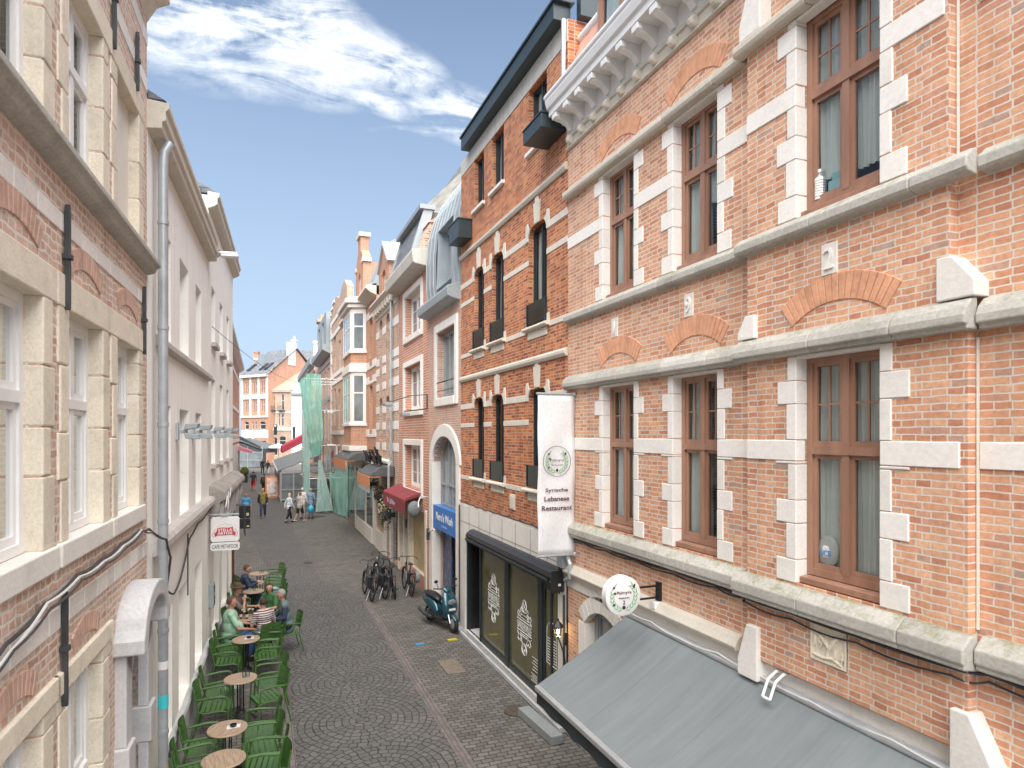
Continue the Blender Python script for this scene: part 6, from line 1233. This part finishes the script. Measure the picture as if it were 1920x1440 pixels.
def drink(x,y,lab,kind='glass',z=.748):
    o=thing('drinking_glass' if kind=='glass' else ('beer_glass' if kind=='beer' else 'bottle'),lab,'glass' if kind!='bottle' else 'bottle',(x,y,z),0,'drinks on the terrace tables')
    if kind=='bottle':
        b=MB(); b.lathe([(0,0),(.029,0),(.03,.12),(.012,.17),(.011,.22),(0,.22)],(0,0,0),10); b.build('bottle',pm('brown_glass',(.05,.02,.008),.15),o,smooth=True); b=MB(); b.lathe([(.0305,.04),(.0305,.1)],(0,0,0),10); b.build('label',M['cream_paint'],o); return
    h=.17 if kind=='beer' else .09
    prof=[(.03,0),(.03,.006),(.006,.012),(.006,.05),(.03,.075),(.04,.12),(.036,h),(.034,h),(.037,.12),(.027,.078),(0,.07)] if kind=='beer' else [(0,0),(.03,0),(.036,h),(.034,h),(.028,.008),(0,.008)]
    b=MB(); b.lathe(prof,(0,0,0),12); b.build('glass',M['glass_drink'],o,smooth=True)
    if kind=='beer': b=MB(); b.lathe([(0,.074),(.026,.08),(.036,.12),(.035,.145),(0,.145)],(0,0,0),12); b.build('beer',pm('beer',(.45,.2,.02),.2),o,smooth=True); b=MB(); b.lathe([(0,.1455),(.0345,.1455),(.034,.165),(0,.166)],(0,0,0),12); b.build('foam',M['white_paint'],o,smooth=True)
tx,ty=TB[3]
for dx,dy,k,l in ((.05,.12,'beer','tall beer glass at the far edge of the crowded table'),(.12,.06,'beer','beer glass with thick foam right of the far one on the crowded table'),(.02,.02,'beer','beer glass in the middle of the crowded table'),(-.1,.08,'beer','beer glass before the hatted man on the crowded table'),(-.13,-.06,'bottle','dark bottle left on the crowded table'),(-.06,-.08,'beer','beer glass beside the dark bottle on the crowded table'),(.0,-.12,'bottle','brown bottle at the near edge of the crowded table')): drink(tx+dx,ty+dy,l,k)
for i,dx,dy,l in ((0,.05,0,'small glass on the farthest table, left one'),(0,.12,.02,'small glass on the farthest table, right one'),(1,-.02,.05,'small glass beside the plate on the second far table'),(2,.02,.0,'small glass alone on the third far table'),(5,.06,.0,'small glass on the two-glass table, left one'),(5,.12,.01,'small glass on the two-glass table, right one')): drink(TB[i][0]+dx,TB[i][1]+dy,l)
o=thing('plate','white plate with food on the second far table','plate',(TB[1][0]+.05,TB[1][1]-.05,.748)); b=MB(); b.lathe([(0,0),(.07,.0),(.11,.015),(.1,.018),(0,.008)],(0,0,0),18); b.build('dish',M['white_paint'],o,smooth=True); b=MB(); b.sph((0,0,.02),(.07,.04,.02)); b.build('food',pm('food',(.4,.22,.08),.7),o,smooth=True)
for i,dx,lab in ((4,.06,'white card with an ashtray on the table before the group'),(6,.08,'white leaflet under a glass bowl on the wooden table')):
    x,y=TB[i]; tag(MB().prism([(x+dx-.09,y-.06,.747),(x+dx+.09,y-.05,.747),(x+dx+.1,y+.06,.747),(x+dx-.08,y+.05,.747)],(0,0,.004)).build('leaflet',M['white_paint']),lab,'leaflet')
    o=tag(MB().lathe([(0,0),(.045,0),(.05,.03),(.042,.03),(.038,.01),(0,.01)],(x+dx,y,.753),14).build('ashtray',M['glass_green'],smooth=True),('dark glass ashtray on the white card before the group' if i==4 else 'dark glass bowl on the white leaflet'),'ashtray')
o=thing('waste_bin','pale translucent bin standing behind the table with two small glasses','bin',(-.52,12.85,0)); b=MB(); b.lathe([(.15,.02),(.19,.38),(.18,.38),(.14,.03),(0,.03)],(0,0,0),18); b.build('bucket',pm('pale_plastic',(.55,.58,.58),.4),o,smooth=True)
for x,y,l in ((.33,19.35,'pale blue bag lying on a green street-side armchair'),(-.42,19.3,'pale blue bag on the lap side of the navy hoodie man')):
    o=tag(MB().sph((x,y,.57 if x>0 else .66),(.16,.13,.12),12,8).build('bag',pm('pale_blue_bag',(.3,.48,.62),.6,0,.25,9),smooth=True),l,'bag')
# ================================================================ people
def remesh(b,vox,name,mats,parent,smooth=2):
    me=bpy.data.meshes.new(name); me.from_pydata(b.v,[],b.f); o=bpy.data.objects.new(name,me); COL.objects.link(o)
    r=o.modifiers.new('r','REMESH'); r.mode='VOXEL'; r.voxel_size=vox; s=o.modifiers.new('s','SMOOTH'); s.iterations=smooth; s.factor=.5
    dg=bpy.context.evaluated_depsgraph_get(); m2=bpy.data.meshes.new_from_object(o.evaluated_get(dg)); bpy.data.objects.remove(o); bpy.data.meshes.remove(me)
    m2.name=name; m2.materials.clear(); m2.materials.append(mats); m2.polygons.foreach_set('use_smooth',[True]*len(m2.polygons))
    ob=bpy.data.objects.new(name,m2); COL.objects.link(ob); ob.parent=parent; return ob
V=Vector
def person(label,loc,deg,pose='walk',S=1.0,skin=(.48,.27,.19),hair=(.08,.05,.035),top=(.1,.2,.3),bottom=(.03,.035,.05),shoes=(.03,.03,.03),sleeve='short',legs='long',hairstyle='short',ph=1,fat=1.0,lean=.06,turn=0,arms=None,topmat=None,group=None,vox=.011,jacket=0,facing=None):
    r=thing('person',label,'person',loc,rad(deg),group)
    nm=lambda k,c:pm(k+'_%02x%02x%02x'%tuple(int(x*255) for x in c),c,.8,0,.13,7,.35 if k=='cloth' else .12,16 if k=='cloth' else 70)
    J={}
    if pose=='sit':
        hz=.50; 
        for s,n in ((1,'l'),(-1,'r')): J['hip'+n]=V((-.02,.09*s,hz+.03)); J['kn'+n]=V((.42,.11*s+.02*s,hz+.03)); J['an'+n]=V((.38+.06*s*ph,.11*s,.10))
        base=V((-.03,0,hz+.03)); up=V((lean,0,1)).normalized()
    else:
        hz=.93; st=.27 if pose=='walk' else .02
        for s,n in ((1,'l'),(-1,'r')):
            f=s*ph; J['hip'+n]=V((0,.09*s,hz)); J['kn'+n]=V((.05+.12*f*(st>.1),.10*s,.50)); J['an'+n]=V((st*f if f>0 else st*f*1.05,.10*s,.09 if f>0 or st<.1 else .13))
        base=V((0,0,hz)); up=V((lean,0,1)).normalized()
    P=lambda h,y=0,x=0: base+up*h+V((x,y,0))
    J['chest']=P(.38); J['neck']=P(.555); J['head']=P(.71,0,.025)
    for s,n in ((1,'l'),(-1,'r')):
        J['sh'+n]=P(.49,.175*s)
        if arms and arms.get(n): e,w_=arms[n]; J['el'+n]=V(e); J['wr'+n]=V(w_)
        elif pose=='sit': J['el'+n]=P(.24,.26*s,.06); J['wr'+n]=P(.20,.15*s,.30)
        else:
            f=-s*ph if pose=='walk' else .2; J['el'+n]=P(.22,.25*s,-.02+.06*f); J['wr'+n]=P(-.02,.26*s,.05+.16*f)
    def torso(b,k,lo=-.02):
        b.sph(P(.40),(.105*fat+k,.165+k,.17+k),12,8); b.sph(P(.2,0,.01),(.115*fat+k,.145*fat**.7+k,.2+k),12,8); b.sph(P(.03),(.12*fat+k,.165*fat**.5+k,.13+k),12,8)
        if fat>1.1: b.sph(P(.16,0,.07),(.14*fat+k,.15*fat+k,.16+k),12,8)
        for n in 'lr': b.cap(J['neck']-up*.03,J['sh'+n],.06+k,.06+k)
    def leg(b,n,k,frac=1.0):
        a,m,c=J['hip'+n],J['kn'+n],J['an'+n]
        if frac<=.5: m2=a.lerp(m,frac*2); b.cap(a,m2,.088+k,.07+k)
        else: b.cap(a,m,.086+k,.062+k); c2=m.lerp(c,(frac-.5)*2); b.cap(m,c2,.058+k,.042+k)
    b=MB(); torso(b,0)
    for n in 'lr': leg(b,n,0)
    b.cap(J['neck']-up*.03,J['head']-up*.05,.056,.052)
    hd=J['head']; tz=rad(turn); fwd=V((cos(tz),sin(tz),0)); sd=V((-sin(tz),cos(tz),0)); rot=Matrix.Rotation(tz,3,'Z')
    b.sph(hd+up*.01,(.094,.077,.112),14,10,rot); b.sph(hd+fwd*.03-up*.06,(.06,.052,.055),10,8,rot); b.cap(hd+fwd*.088+up*.015,hd+fwd*.108-up*.02,.011,.016)
    for s in (-1,1): b.sph(hd+sd*.078*s-fwd*.005-up*.01,(.02,.012,.03),8,6,rot); b.sph(hd+fwd*.078+sd*.03*s+up*.028,(.018,.022,.01),8,5,rot)
    for n,s in (('l',1),('r',-1)):
        b.cap(J['sh'+n],J['el'+n],.05*fat**.4,.04); b.cap(J['el'+n],J['wr'+n],.04,.026)
        d=(J['wr'+n]-J['el'+n]).normalized(); c=d.cross(V((0,0,1))); c=c.normalized() if c.length>.1 else V((1,0,0))
        if pose!='sit': c=V((1,0,0))-d*d.x; c.normalize()
        cu=d.cross(c)*(.25*s); w_=J['wr'+n]; b.cap(w_,w_+d*.07,.024,.032)
        for q,L in ((-.03,.062),(-.01,.075),(.011,.07),(.03,.055)):
            k0=w_+d*.085+c*q; k1=k0+d*L*.5; b.cap(w_+d*.05+c*q*.7,k0,.012,.0105); b.cap(k0,k1,.0105,.0095); b.cap(k1,k1+(d+cu*1.6).normalized()*L*.5,.0095,.008)
        tc=c*(1 if pose!='sit' else s); b.cap(w_+d*.02+tc*.02,w_+d*.05+tc*.05,.014,.012); b.cap(w_+d*.05+tc*.05,w_+d*.085+tc*.06+cu*.1,.0115,.009)
        an=J['an'+n]; fd=V((1,0,0)); b.cap(an,an+V((.11,0,-.055)),.04,.03)
    remesh(b,vox,'body',nm('skin',skin),r)
    cv_=max(vox,.011)
    b=MB(); torso(b,.016)
    for n in 'lr':
        e=J['el'+n]; w_=J['wr'+n]
        if sleeve=='short': b.cap(J['sh'+n],J['sh'+n].lerp(e,.72),.066,.062)
        elif sleeve=='long': b.cap(J['sh'+n],e,.064,.054); b.cap(e,e.lerp(w_,.9),.054,.042)
        else: b.cap(J['sh'+n],J['sh'+n].lerp(e,.2),.064,.06)
    b.cap(P(-.06,.05),P(-.06,-.05),.13*fat**.5,.13*fat**.5)
    remesh(b,cv_,'shirt',topmat or nm('cloth',top),r,9)
    fr={'long':.97,'short':.45,'capri':.82}[legs]; b=MB()
    for n in 'lr': leg(b,n,.02,fr)
    b.cap(J['hipl'],J['hipr'],.112,.112); 
    remesh(b,cv_,'shorts' if legs=='short' else 'trousers',nm('cloth',bottom),r,5)
    for n in 'lr':
        b=MB(); a=J['an'+n]; z0=a.z-.085; dz=a.z-.09 if pose=='walk' else 0
        b.cap(V((a.x-.03,a.y,z0+.04)),V((a.x+.06,a.y,z0+.04)),.042,.044); b.cap(V((a.x+.06,a.y,z0+.035)),V((a.x+.15,a.y,z0+.03)),.042,.034); remesh(b,.012,'shoe',nm('shoe',shoes),r,1)
    if hairstyle!='bald':
        b=MB(); b.sph(hd+up*.03-fwd*.014,(.097,.086,.105),14,10,rot); b.v=[v for v in b.v]
        # keep the face clear: pull the front of the cap up to the hairline
        for i,v in enumerate(b.v):
            q=V(v)-hd; f=q.dot(fwd); u=q.dot(up)
            if f>.02 and u<.065: b.v[i]=tuple(V(v)-fwd*(f-.005)*1.0)
            elif u<-.03 and hairstyle!='long': b.v[i]=tuple(V(v)+up*(-.03-u)*.8)
        if hairstyle=='long':
            for s in (-1,1): b.sph(hd-up*.05+sd*.06*s-fwd*.03,(.05,.035,.1),10,6,rot)
            b.sph(hd-up*.05-fwd*.06,(.045,.075,.1),10,6,rot)
        remesh(b,.012,'hair',nm('hair',hair),r,1)
    b=MB()
    for s in (-1,1): b.sph(hd+fwd*.0855+sd*.031*s+up*.012,(.007,.011,.006),8,6,rot)
    b.build('eyes',nm('eye',(.02,.015,.012)),r,smooth=True); b=MB(); b.sph(hd+fwd*.087-up*.052,(.006,.022,.006),8,5,rot); b.build('mouth',nm('lip',(.3,.1,.09)),r,smooth=True)
    r.scale=(S,S,S)
    return r,J,P,hd,up,fwd
NEAR=.0085
st,nt,bb=newmat('striped_cloth'); s=nt.nodes.new('ShaderNodeSeparateXYZ'); lk(nt,objco(nt),s.inputs[0]); lk(nt,ramp(nt,mth(nt,'FRACT',mth(nt,'MULTIPLY',s.outputs[2],21)),[(.50,(.62,.58,.56)),(.56,(.09,.03,.04))]),bb.inputs['Base Color']); bb.inputs['Roughness'].default_value=.85
sz=.035
person('seated man in a navy hoodie looking down at his phone',(-.46,19.25,sz),0,'sit',1,hair=(.13,.07,.04),top=(.025,.045,.085),bottom=(.05,.09,.16),sleeve='long',lean=.14,vox=NEAR,arms={'l':((.16,.24,.80),(.36,.08,.84)),'r':((.16,-.24,.80),(.36,-.06,.84))})
r,J,P,hd,up,fwd=person('seated man in a brown shirt and brown brimmed hat',(-.56,16.65,sz),-12,'sit',1.02,hair=(.2,.13,.09),top=(.14,.115,.09),bottom=(.04,.05,.08),fat=1.15,lean=.05,vox=NEAR,arms={'l':((.2,.25,.76),(.40,.12,.80)),'r':((.22,-.24,.78),(.2,-.06,.98))})
b=MB(); c=hd+up*.085; b.lathe([(.0,.075),(.06,.075),(.082,.055),(.092,.0),(.17,-.008),(.175,-.016),(.09,-.012),(.0,-.01)],c,20); b.build('hat',pm('hat_brown',(.11,.065,.035),.85),r,smooth=True)
person('heavy seated man in a mint green polo shirt and glasses',(-.60,15.3,sz),8,'sit',1.04,skin=(.5,.25,.18),hair=(.12,.07,.045),top=(.34,.55,.40),bottom=(.04,.10,.24),fat=1.3,lean=.0,vox=NEAR,arms={'l':((.12,.28,.74),(.36,.16,.70)),'r':((.10,-.29,.74),(.36,-.14,.66))})
person('person with short brown hair in a striped shirt, seen from behind',(.06,15.28,sz),112,'sit',.97,hair=(.055,.03,.022),topmat=st,bottom=(.5,.48,.46),fat=1.1,lean=.1,vox=NEAR)
person('smiling seated woman in a green blouse with auburn hair',(.22,16.98,sz),232,'sit',.95,skin=(.52,.3,.21),hair=(.075,.025,.015),hairstyle='long',top=(.05,.16,.06),bottom=(.04,.04,.05),lean=.1,turn=28,vox=NEAR,arms={'l':((.16,.26,.76),(.34,.0,.74)),'r':((.16,-.26,.76),(.34,-.02,.77))})
r,J,P,hd,up,fwd=person('grey haired seated man in a grey top with navy sleeves',(.53,15.72,sz),186,'sit',1.03,skin=(.45,.24,.17),hair=(.32,.30,.28),top=(.13,.18,.2),bottom=(.03,.035,.045),fat=1.05,lean=.16,vox=NEAR)
for n in 'lr': b=MB(); b.cap(J['sh'+n],J['el'+n],.069,.06); b.cap(J['el'+n],J['el'+n].lerp(J['wr'+n],.85),.058,.046); remesh(b,.012,'sleeve',pm('navy_sleeve',(.03,.045,.075),.85),r)
# passers-by
r,J,P,hd,up,fwd=person('walking man in an olive shirt and open dark jacket',(.09,41.27,0),-92,'walk',1.02,hairstyle='bald',skin=(.5,.28,.2),top=(.24,.21,.06),bottom=(.035,.045,.09),lean=.02,ph=-1)
b=MB()
for n in 'lr': b.cap(J['sh'+n],J['el'+n],.068,.058); b.cap(J['el'+n],J['el'+n].lerp(J['wr'+n],.92),.056,.046); b.cap(J['sh'+n]+V((-.02,0,-.05)),J['hip'+n]+V((-.0,.075*(1 if n=='l' else -1),.0)),.07,.075)
b.sph(P(.36,0,-.05),(.10,.185,.2),12,8); b.sph(P(.12,0,-.05),(.10,.18,.24),12,8); remesh(b,.012,'jacket',pm('dark_jacket',(.025,.027,.03),.85,0,.2,6),r)
person('broad man in a blue check shirt behind the black sign boxes',(-.80,38.6,0),-88,'stand',1.0,skin=(.4,.2,.15),hair=(.12,.08,.06),top=(.07,.25,.42),bottom=(.04,.05,.09),fat=1.25,lean=0)
person('blond woman in a white and yellow hooded jacket walking',(1.45,38.5,0),-60+90,'walk',.95,hair=(.62,.52,.32),hairstyle='long',top=(.62,.68,.74),bottom=(.02,.02,.022),sleeve='long',legs='capri',fat=1.15)
person('person in a beige jacket and black shorts with a dark bag, walking',(2.05,38.8,0),40,'walk',.96,hair=(.2,.14,.1),top=(.52,.47,.42),bottom=(.025,.025,.028),sleeve='long',legs='short',shoes=(.55,.55,.55),ph=-1)
person('white haired man in a white jacket beside the netting',(2.25,39.9,0),60,'stand',1.05,hair=(.6,.6,.58),top=(.68,.66,.62),bottom=(.4,.39,.37),sleeve='long',fat=1.2)
person('man in a blue grey jacket beside the white jacketed man',(2.72,39.9,0),70,'stand',1.02,hair=(.35,.33,.31),top=(.2,.28,.4),bottom=(.2,.21,.24),sleeve='long')
bg_=thing('carrier_bag','bright turquoise carrier bag held by the blue jacketed man','bag',(2.72,39.45,.42)); b=MB(); b.sph((0,0,.2),(.17,.13,.22),12,8); b.build('sack',pm('turq_bag',(.05,.45,.68),.5,0,.15,8),bg_,smooth=True); b=MB(); b.tube([(-.05,0,.38),(-.03,.05,.5),(0,.08,.56),(.03,.05,.5),(.05,0,.38)],.012,5); b.build('handle',_pm['turq_bag'],bg_)
person('person in a black t-shirt and red shorts walking away',(-.66,61.0,0),90,'walk',1.0,hair=(.05,.03,.02),top=(.03,.027,.03),bottom=(.55,.02,.03),legs='short',skin=(.3,.16,.11),vox=.014)
person('distant man in black with pale trousers walking away',(.75,86,0),85,'walk',1.0,top=(.025,.026,.03),bottom=(.6,.58,.55),sleeve='long',vox=.016)
person('distant man in black and dark trousers beside the pale trousered one',(.15,88.5,0),85,'walk',1.05,top=(.02,.022,.028),bottom=(.03,.033,.05),sleeve='long',vox=.016,ph=-1)
r,J,P,hd,up,fwd=person('person in black with a dark rucksack behind the sandwich board',(.2,57.2,0),75,'stand',1.0,top=(.03,.03,.033),bottom=(.1,.03,.03),sleeve='long',vox=.014); b=MB(); b.sph(P(.25,0,-.2),(.13,.17,.26),12,8); b.build('rucksack',pm('pack',(.03,.045,.035),.8,0,.3,10),r,smooth=True)
person('woman in a pink top sitting behind the sandwich board',(.7,58.3,.03),0,'sit',1.0,hair=(.03,.02,.02),hairstyle='long',top=(.6,.25,.35),bottom=(.05,.05,.06),skin=(.3,.17,.12),vox=.014)
person('man in a white shirt sitting behind the sandwich board',(1.45,58.0,.03),180,'sit',1.0,hair=(.04,.03,.03),top=(.66,.68,.72),bottom=(.06,.07,.1),skin=(.32,.18,.13),vox=.014)
for k,(x,y,a,l) in enumerate(((.68,58.3,0,'pale terrace chair under the woman in pink'),(1.47,58.0,180,'pale terrace chair under the white shirted man'))):
    o=thing('terrace_chair',l,'chair',(x,y,0),rad(a)); b=MB(); b.box(-.25,.22,-.23,.23,.42,.46); b.build('seat',_pm['wicker'],o); b=MB(); b.box(-.28,-.24,-.23,.23,.46,.9); b.build('backrest',_pm['wicker'],o)
    for q in (-.2,.2):
        for w_ in (-.22,.2): b=MB(); b.tube([(w_,q,0),(w_,q,.42)],.02,5); b.build('leg',_pm['wicker'],o)
# ================================================================ bicycles and scooter
tyre=pm('tyre',(.018,.018,.018),.7)
def make_bike():
    r=thing('bicycle','black city bicycle','bicycle')       # front towards +x, wheels at x=-.53 and .53
    for x in (-.53,.53):
        b=MB(); b.tube([(x+.335*cos(q),0,.35+.335*sin(q)) for q in [2*PI*k/28 for k in range(28)]],.025,8,False,True); w_=b.build('wheel',tyre,r,smooth=True)
        b=MB(); b.tube([(x+.31*cos(q),0,.35+.31*sin(q)) for q in [2*PI*k/28 for k in range(28)]],.008,6,False,True)
        for k in range(18): q=2*PI*k/18; b.tube([(x+.02*cos(q+1),.015*(-1)**k,.35+.02*sin(q+1)),(x+.31*cos(q),0,.35+.31*sin(q))],.0016,3,False)
        b.tube([(x,-.05,.35),(x,.05,.35)],.022,8); b.build('rim',M['iron'],w_)
        b=MB(); a0,a1=(10,190) if x<0 else (20,150); rows=[]
        for s in (-.026,0,.026): rows.append([(x+(.372-abs(s)*.3)*cos(rad(a0+(a1-a0)*k/14)),s,.35+(.372-abs(s)*.3)*sin(rad(a0+(a1-a0)*k/14))) for k in range(15)])
        b.grid(rows); b.build('mudguard',M['black_plastic'],r,smooth=True,recalc=False)
    b=MB(); b.tube([(.36,0,.88),(.30,0,.70),(.1,0,.42),(-.08,0,.30)],.032,8); b.tube([(.36,0,.80),(.2,0,.60),(-.12,0,.48)],.028,8); b.tube([(-.08,0,.30),(-.16,0,.55),(-.22,0,.84)],.02,8)
    for s in (-.05,.05): b.tube([(-.08,0,.30),(-.3,s,.32),(-.53,s,.35)],.011,6); b.tube([(-.19,0,.68),(-.35,s,.52),(-.53,s,.35)],.01,6)
    b.build('frame',M['black'],r,smooth=True)
    b=MB()
    for s in (-.05,.05): b.tube([(.40,0,.70),(.43,s,.66),(.50,s,.45),(.53,s,.35)],.012,6)
    b.tube([(.40,0,.70),(.36,0,.90)],.02,8); b.build('fork',M['black'],r,smooth=True)
    b=MB(); b.tube([(.36,0,.88),(.33,0,1.05)],.013,6); b.tube([(.12,-.29,1.02),(.22,-.29,1.05),(.35,-.18,1.08),(.36,0,1.06),(.35,.18,1.08),(.22,.29,1.05),(.12,.29,1.02)],.012,6)
    for s in (-.29,.29): b.tube([(.11,s,1.018),(.22,s,1.05)],.018,6)
    b.build('handlebar',M['iron'],r,smooth=True)
    b=MB(); b.sph((-.27,0,.93),(.10,.09,.035),10,6); b.cap((-.2,0,.94),(-.05,0,.945),.04,.02); b.tube([(-.22,0,.84),(-.24,0,.92)],.014,6); b.build('saddle',M['black_plastic'],r,smooth=True)
    b=MB(); b.tube([(-.25,-.07,.74),(-.78,-.07,.74)],.008,5); b.tube([(-.25,.07,.74),(-.78,.07,.74)],.008,5); b.tube([(-.78,-.07,.74),(-.78,.07,.74)],.008,5); b.tube([(-.5,-.07,.74),(-.5,.07,.74)],.006,5)
    for s in (-.07,.07): b.tube([(-.6,s,.74),(-.53,s*.8,.36)],.008,5)
    b.build('luggage_rack',M['iron'],r)
    b=MB(); b.box(-.81,-.785,-.022,.022,.66,.70); b.build('rear_light',pm('light_red',(.5,.03,.02),.3),r); b=MB(); b.sph((.50,0,.82),(.04,.04,.045)); b.build('headlight',M['steel'],r,smooth=True)
    b=MB(); b.box(-.42,.02,-.065,-.045,.26,.36); b.lathe([(0,-.06),(.09,-.06),(.09,-.045),(0,-.045)],(-.08,0,.30),14,'y'); b.tube([(-.08,-.06,.30),(-.02,-.08,.15)],.012,5); b.tube([(-.08,.06,.30),(-.14,.08,.45)],.012,5); b.box(-.06,.03,-.17,-.08,.135,.16); b.box(-.18,-.1,.08,.17,.44,.465); b.build('chain_case',M['black_plastic'],r)
    b=MB(); b.tube([(-.5,.06,.33),(-.56,.16,.01)],.01,5); b.build('kickstand',M['steel'],r)
    return r
b0=make_bike()
BK=[(3.05,20.0,93,5,'leftmost black bicycle with a rear pannier, parked outside the pink house'),(3.42,20.1,97,4,'black bicycle with pale blue stripe, second from the left in the row'),(3.85,20.0,84,-5,'black bicycle standing apart with a bright front lamp, third from the left'),(4.32,20.15,90,3,'rightmost bicycle with round grey panniers, against the pink house front'),(3.65,21.3,96,4,'black bicycle parked behind the front row of bicycles')]
for i,(x,y,a,t,l) in enumerate(BK):
    o=b0 if i==0 else copy_tree(b0); o.location=(x,y,0.0); o.rotation_euler=(rad(t),0,rad(a)); o['label']=l; o['group']='bicycles parked in a row'
    if i in (0,3):
        for s in ((1,) if i==0 else (-1,1)):
            b=MB(); 
            if i==0: b.box(-.74,-.36,.08*s,.20*s,.42,.76); b.build('pannier',M['black_plastic'],o,bevel=.03)
            else: b.lathe([(0,.09*s),(.17,.09*s),(.19,.15*s),(.17,.22*s),(0,.22*s)],(-.52,0,.58),16,'y'); b.build('pannier',pm('grey_bag',(.2,.21,.22),.7),o,smooth=True)
    if i in (1,2): b=MB(); b.tube([(.337,.026,.79),(.2,.024,.57),(.06,.026,.40)],.006,5); b.build('stripe',pm('stripe_blue',(.15,.42,.5),.4),o)
S=thing('scooter','turquoise and black motor scooter parked against the blue car wash shop','scooter',(4.36,16.2,0),math.atan2(-1.25,.30))
tq=pm('scooter_teal',(.012,.075,.105),.25,.3,.1,3,coat=.8)
for x in (-.62,.64):
    b=MB(); b.tube([(x+.17*cos(q),0,.23+.17*sin(q)) for q in [2*PI*k/24 for k in range(24)]],.055,10,False,True); w_=b.build('wheel',tyre,S,smooth=True); b=MB(); b.lathe([(0,-.05),(.1,-.05),(.13,-.03),(.13,.03),(.1,.05),(0,.05)],(x,0,.23),18,'y'); b.build('rim',M['steel'],w_,smooth=True)
def hull(name,rings,mat,n=12,par=None):       # rings: (x,z,half width,half height)
    b=MB(); rows=[]
    for x,z,hw,hh in rings: rows.append([(x,hw*cos(2*PI*k/n)*(1 if abs(cos(2*PI*k/n))<.8 else .96),z+hh*sin(2*PI*k/n)) for k in range(n+1)])
    b.grid(rows); b.add(rows[0][:-1],[list(range(n))]); b.add(rows[-1][:-1],[list(range(n))]); o=b.build(name,mat,par or S,smooth=True); m=o.modifiers.new('sub','SUBSURF'); m.levels=1; m.render_levels=2; return o
hull('body',[(-.92,.62,.06,.05),(-.85,.60,.13,.12),(-.6,.58,.19,.17),(-.3,.52,.19,.2),(-.12,.42,.16,.18),(-.05,.36,.12,.1)],tq)
hull('footboard',[(-.35,.28,.13,.09),(-.1,.24,.16,.07),(.2,.25,.16,.07),(.36,.34,.14,.1)],M['black_plastic'])
hull('seat',[(-.86,.76,.09,.03),(-.7,.78,.15,.06),(-.4,.76,.16,.07),(-.1,.72,.12,.06),(-.04,.68,.07,.03)],M['black_plastic'])
b=MB(); rows=[]
for z,x,hw,dp in ((.30,.42,.10,.05),(.42,.46,.19,.10),(.6,.47,.23,.12),(.78,.42,.22,.12),(.92,.36,.17,.1),(1.0,.32,.10,.06)): rows.append([(x+dp*cos(rad(q)),hw*sin(rad(q)),z) for q in range(-100,101,20)])
b.grid(rows); o=b.build('front_shield',tq,S,smooth=True,recalc=False); m=o.modifiers.new('solid','SOLIDIFY'); m.thickness=.03; m=o.modifiers.new('sub','SUBSURF'); m.levels=1; m.render_levels=2
hull('front_mudguard',[(.42,.40,.05,.03),(.55,.44,.08,.04),(.7,.43,.085,.04),(.84,.34,.06,.03)],tq)
b=MB(); b.tube([(.44,0,.42),(.36,0,.75),(.3,0,1.02)],.03,8); b.tube([(.62,.08,.24),(.5,.08,.5),(.42,.04,.6)],.022,8); b.tube([(.62,-.08,.24),(.5,-.08,.5),(.42,-.04,.6)],.022,8); b.build('fork',M['steel'],S,smooth=True)
hull('handlebar_cowl',[(.22,1.06,.08,.04),(.3,1.06,.15,.06),(.38,1.02,.12,.06),(.42,.99,.06,.03)],tq)
b=MB(); b.tube([(.2,-.34,1.07),(.28,-.2,1.06),(.3,0,1.05),(.28,.2,1.06),(.2,.34,1.07)],.017,8); b.build('handlebar',M['black_plastic'],S,smooth=True)
for s in (-1,1):
    b=MB(); b.tube([(.26,.22*s,1.07),(.26,.27*s,1.22)],.008,5); b.sph((.25,.28*s,1.25),(.015,.06,.04)); b.build('mirror',M['black_plastic'],S,smooth=True)
b=MB(); b.sph((.575,0,.76),(.03,.12,.07)); b.build('headlight',M['glass_pale'],S,smooth=True); b=MB(); b.box(.58,.60,-.09,.09,.55,.60); b.build('number_plate',M['white_paint'],S)
b=MB(); b.box(-.93,-.9,-.07,.07,.56,.64); b.build('rear_light',_pm['light_red'],S); b=MB(); b.tube([(-.2,-.17,.24),(-.55,-.2,.26),(-.85,-.2,.34)],[.04,.055,.05],10); b.build('exhaust',M['iron'],S,smooth=True); b=MB(); b.box(-.6,-.1,-.1,.1,.16,.34); b.build('engine',M['iron'],S,bevel=.03); b=MB(); b.tube([(-.1,.1,.2),(-.05,.22,.02)],.014,6); b.build('kickstand',M['steel'],S)
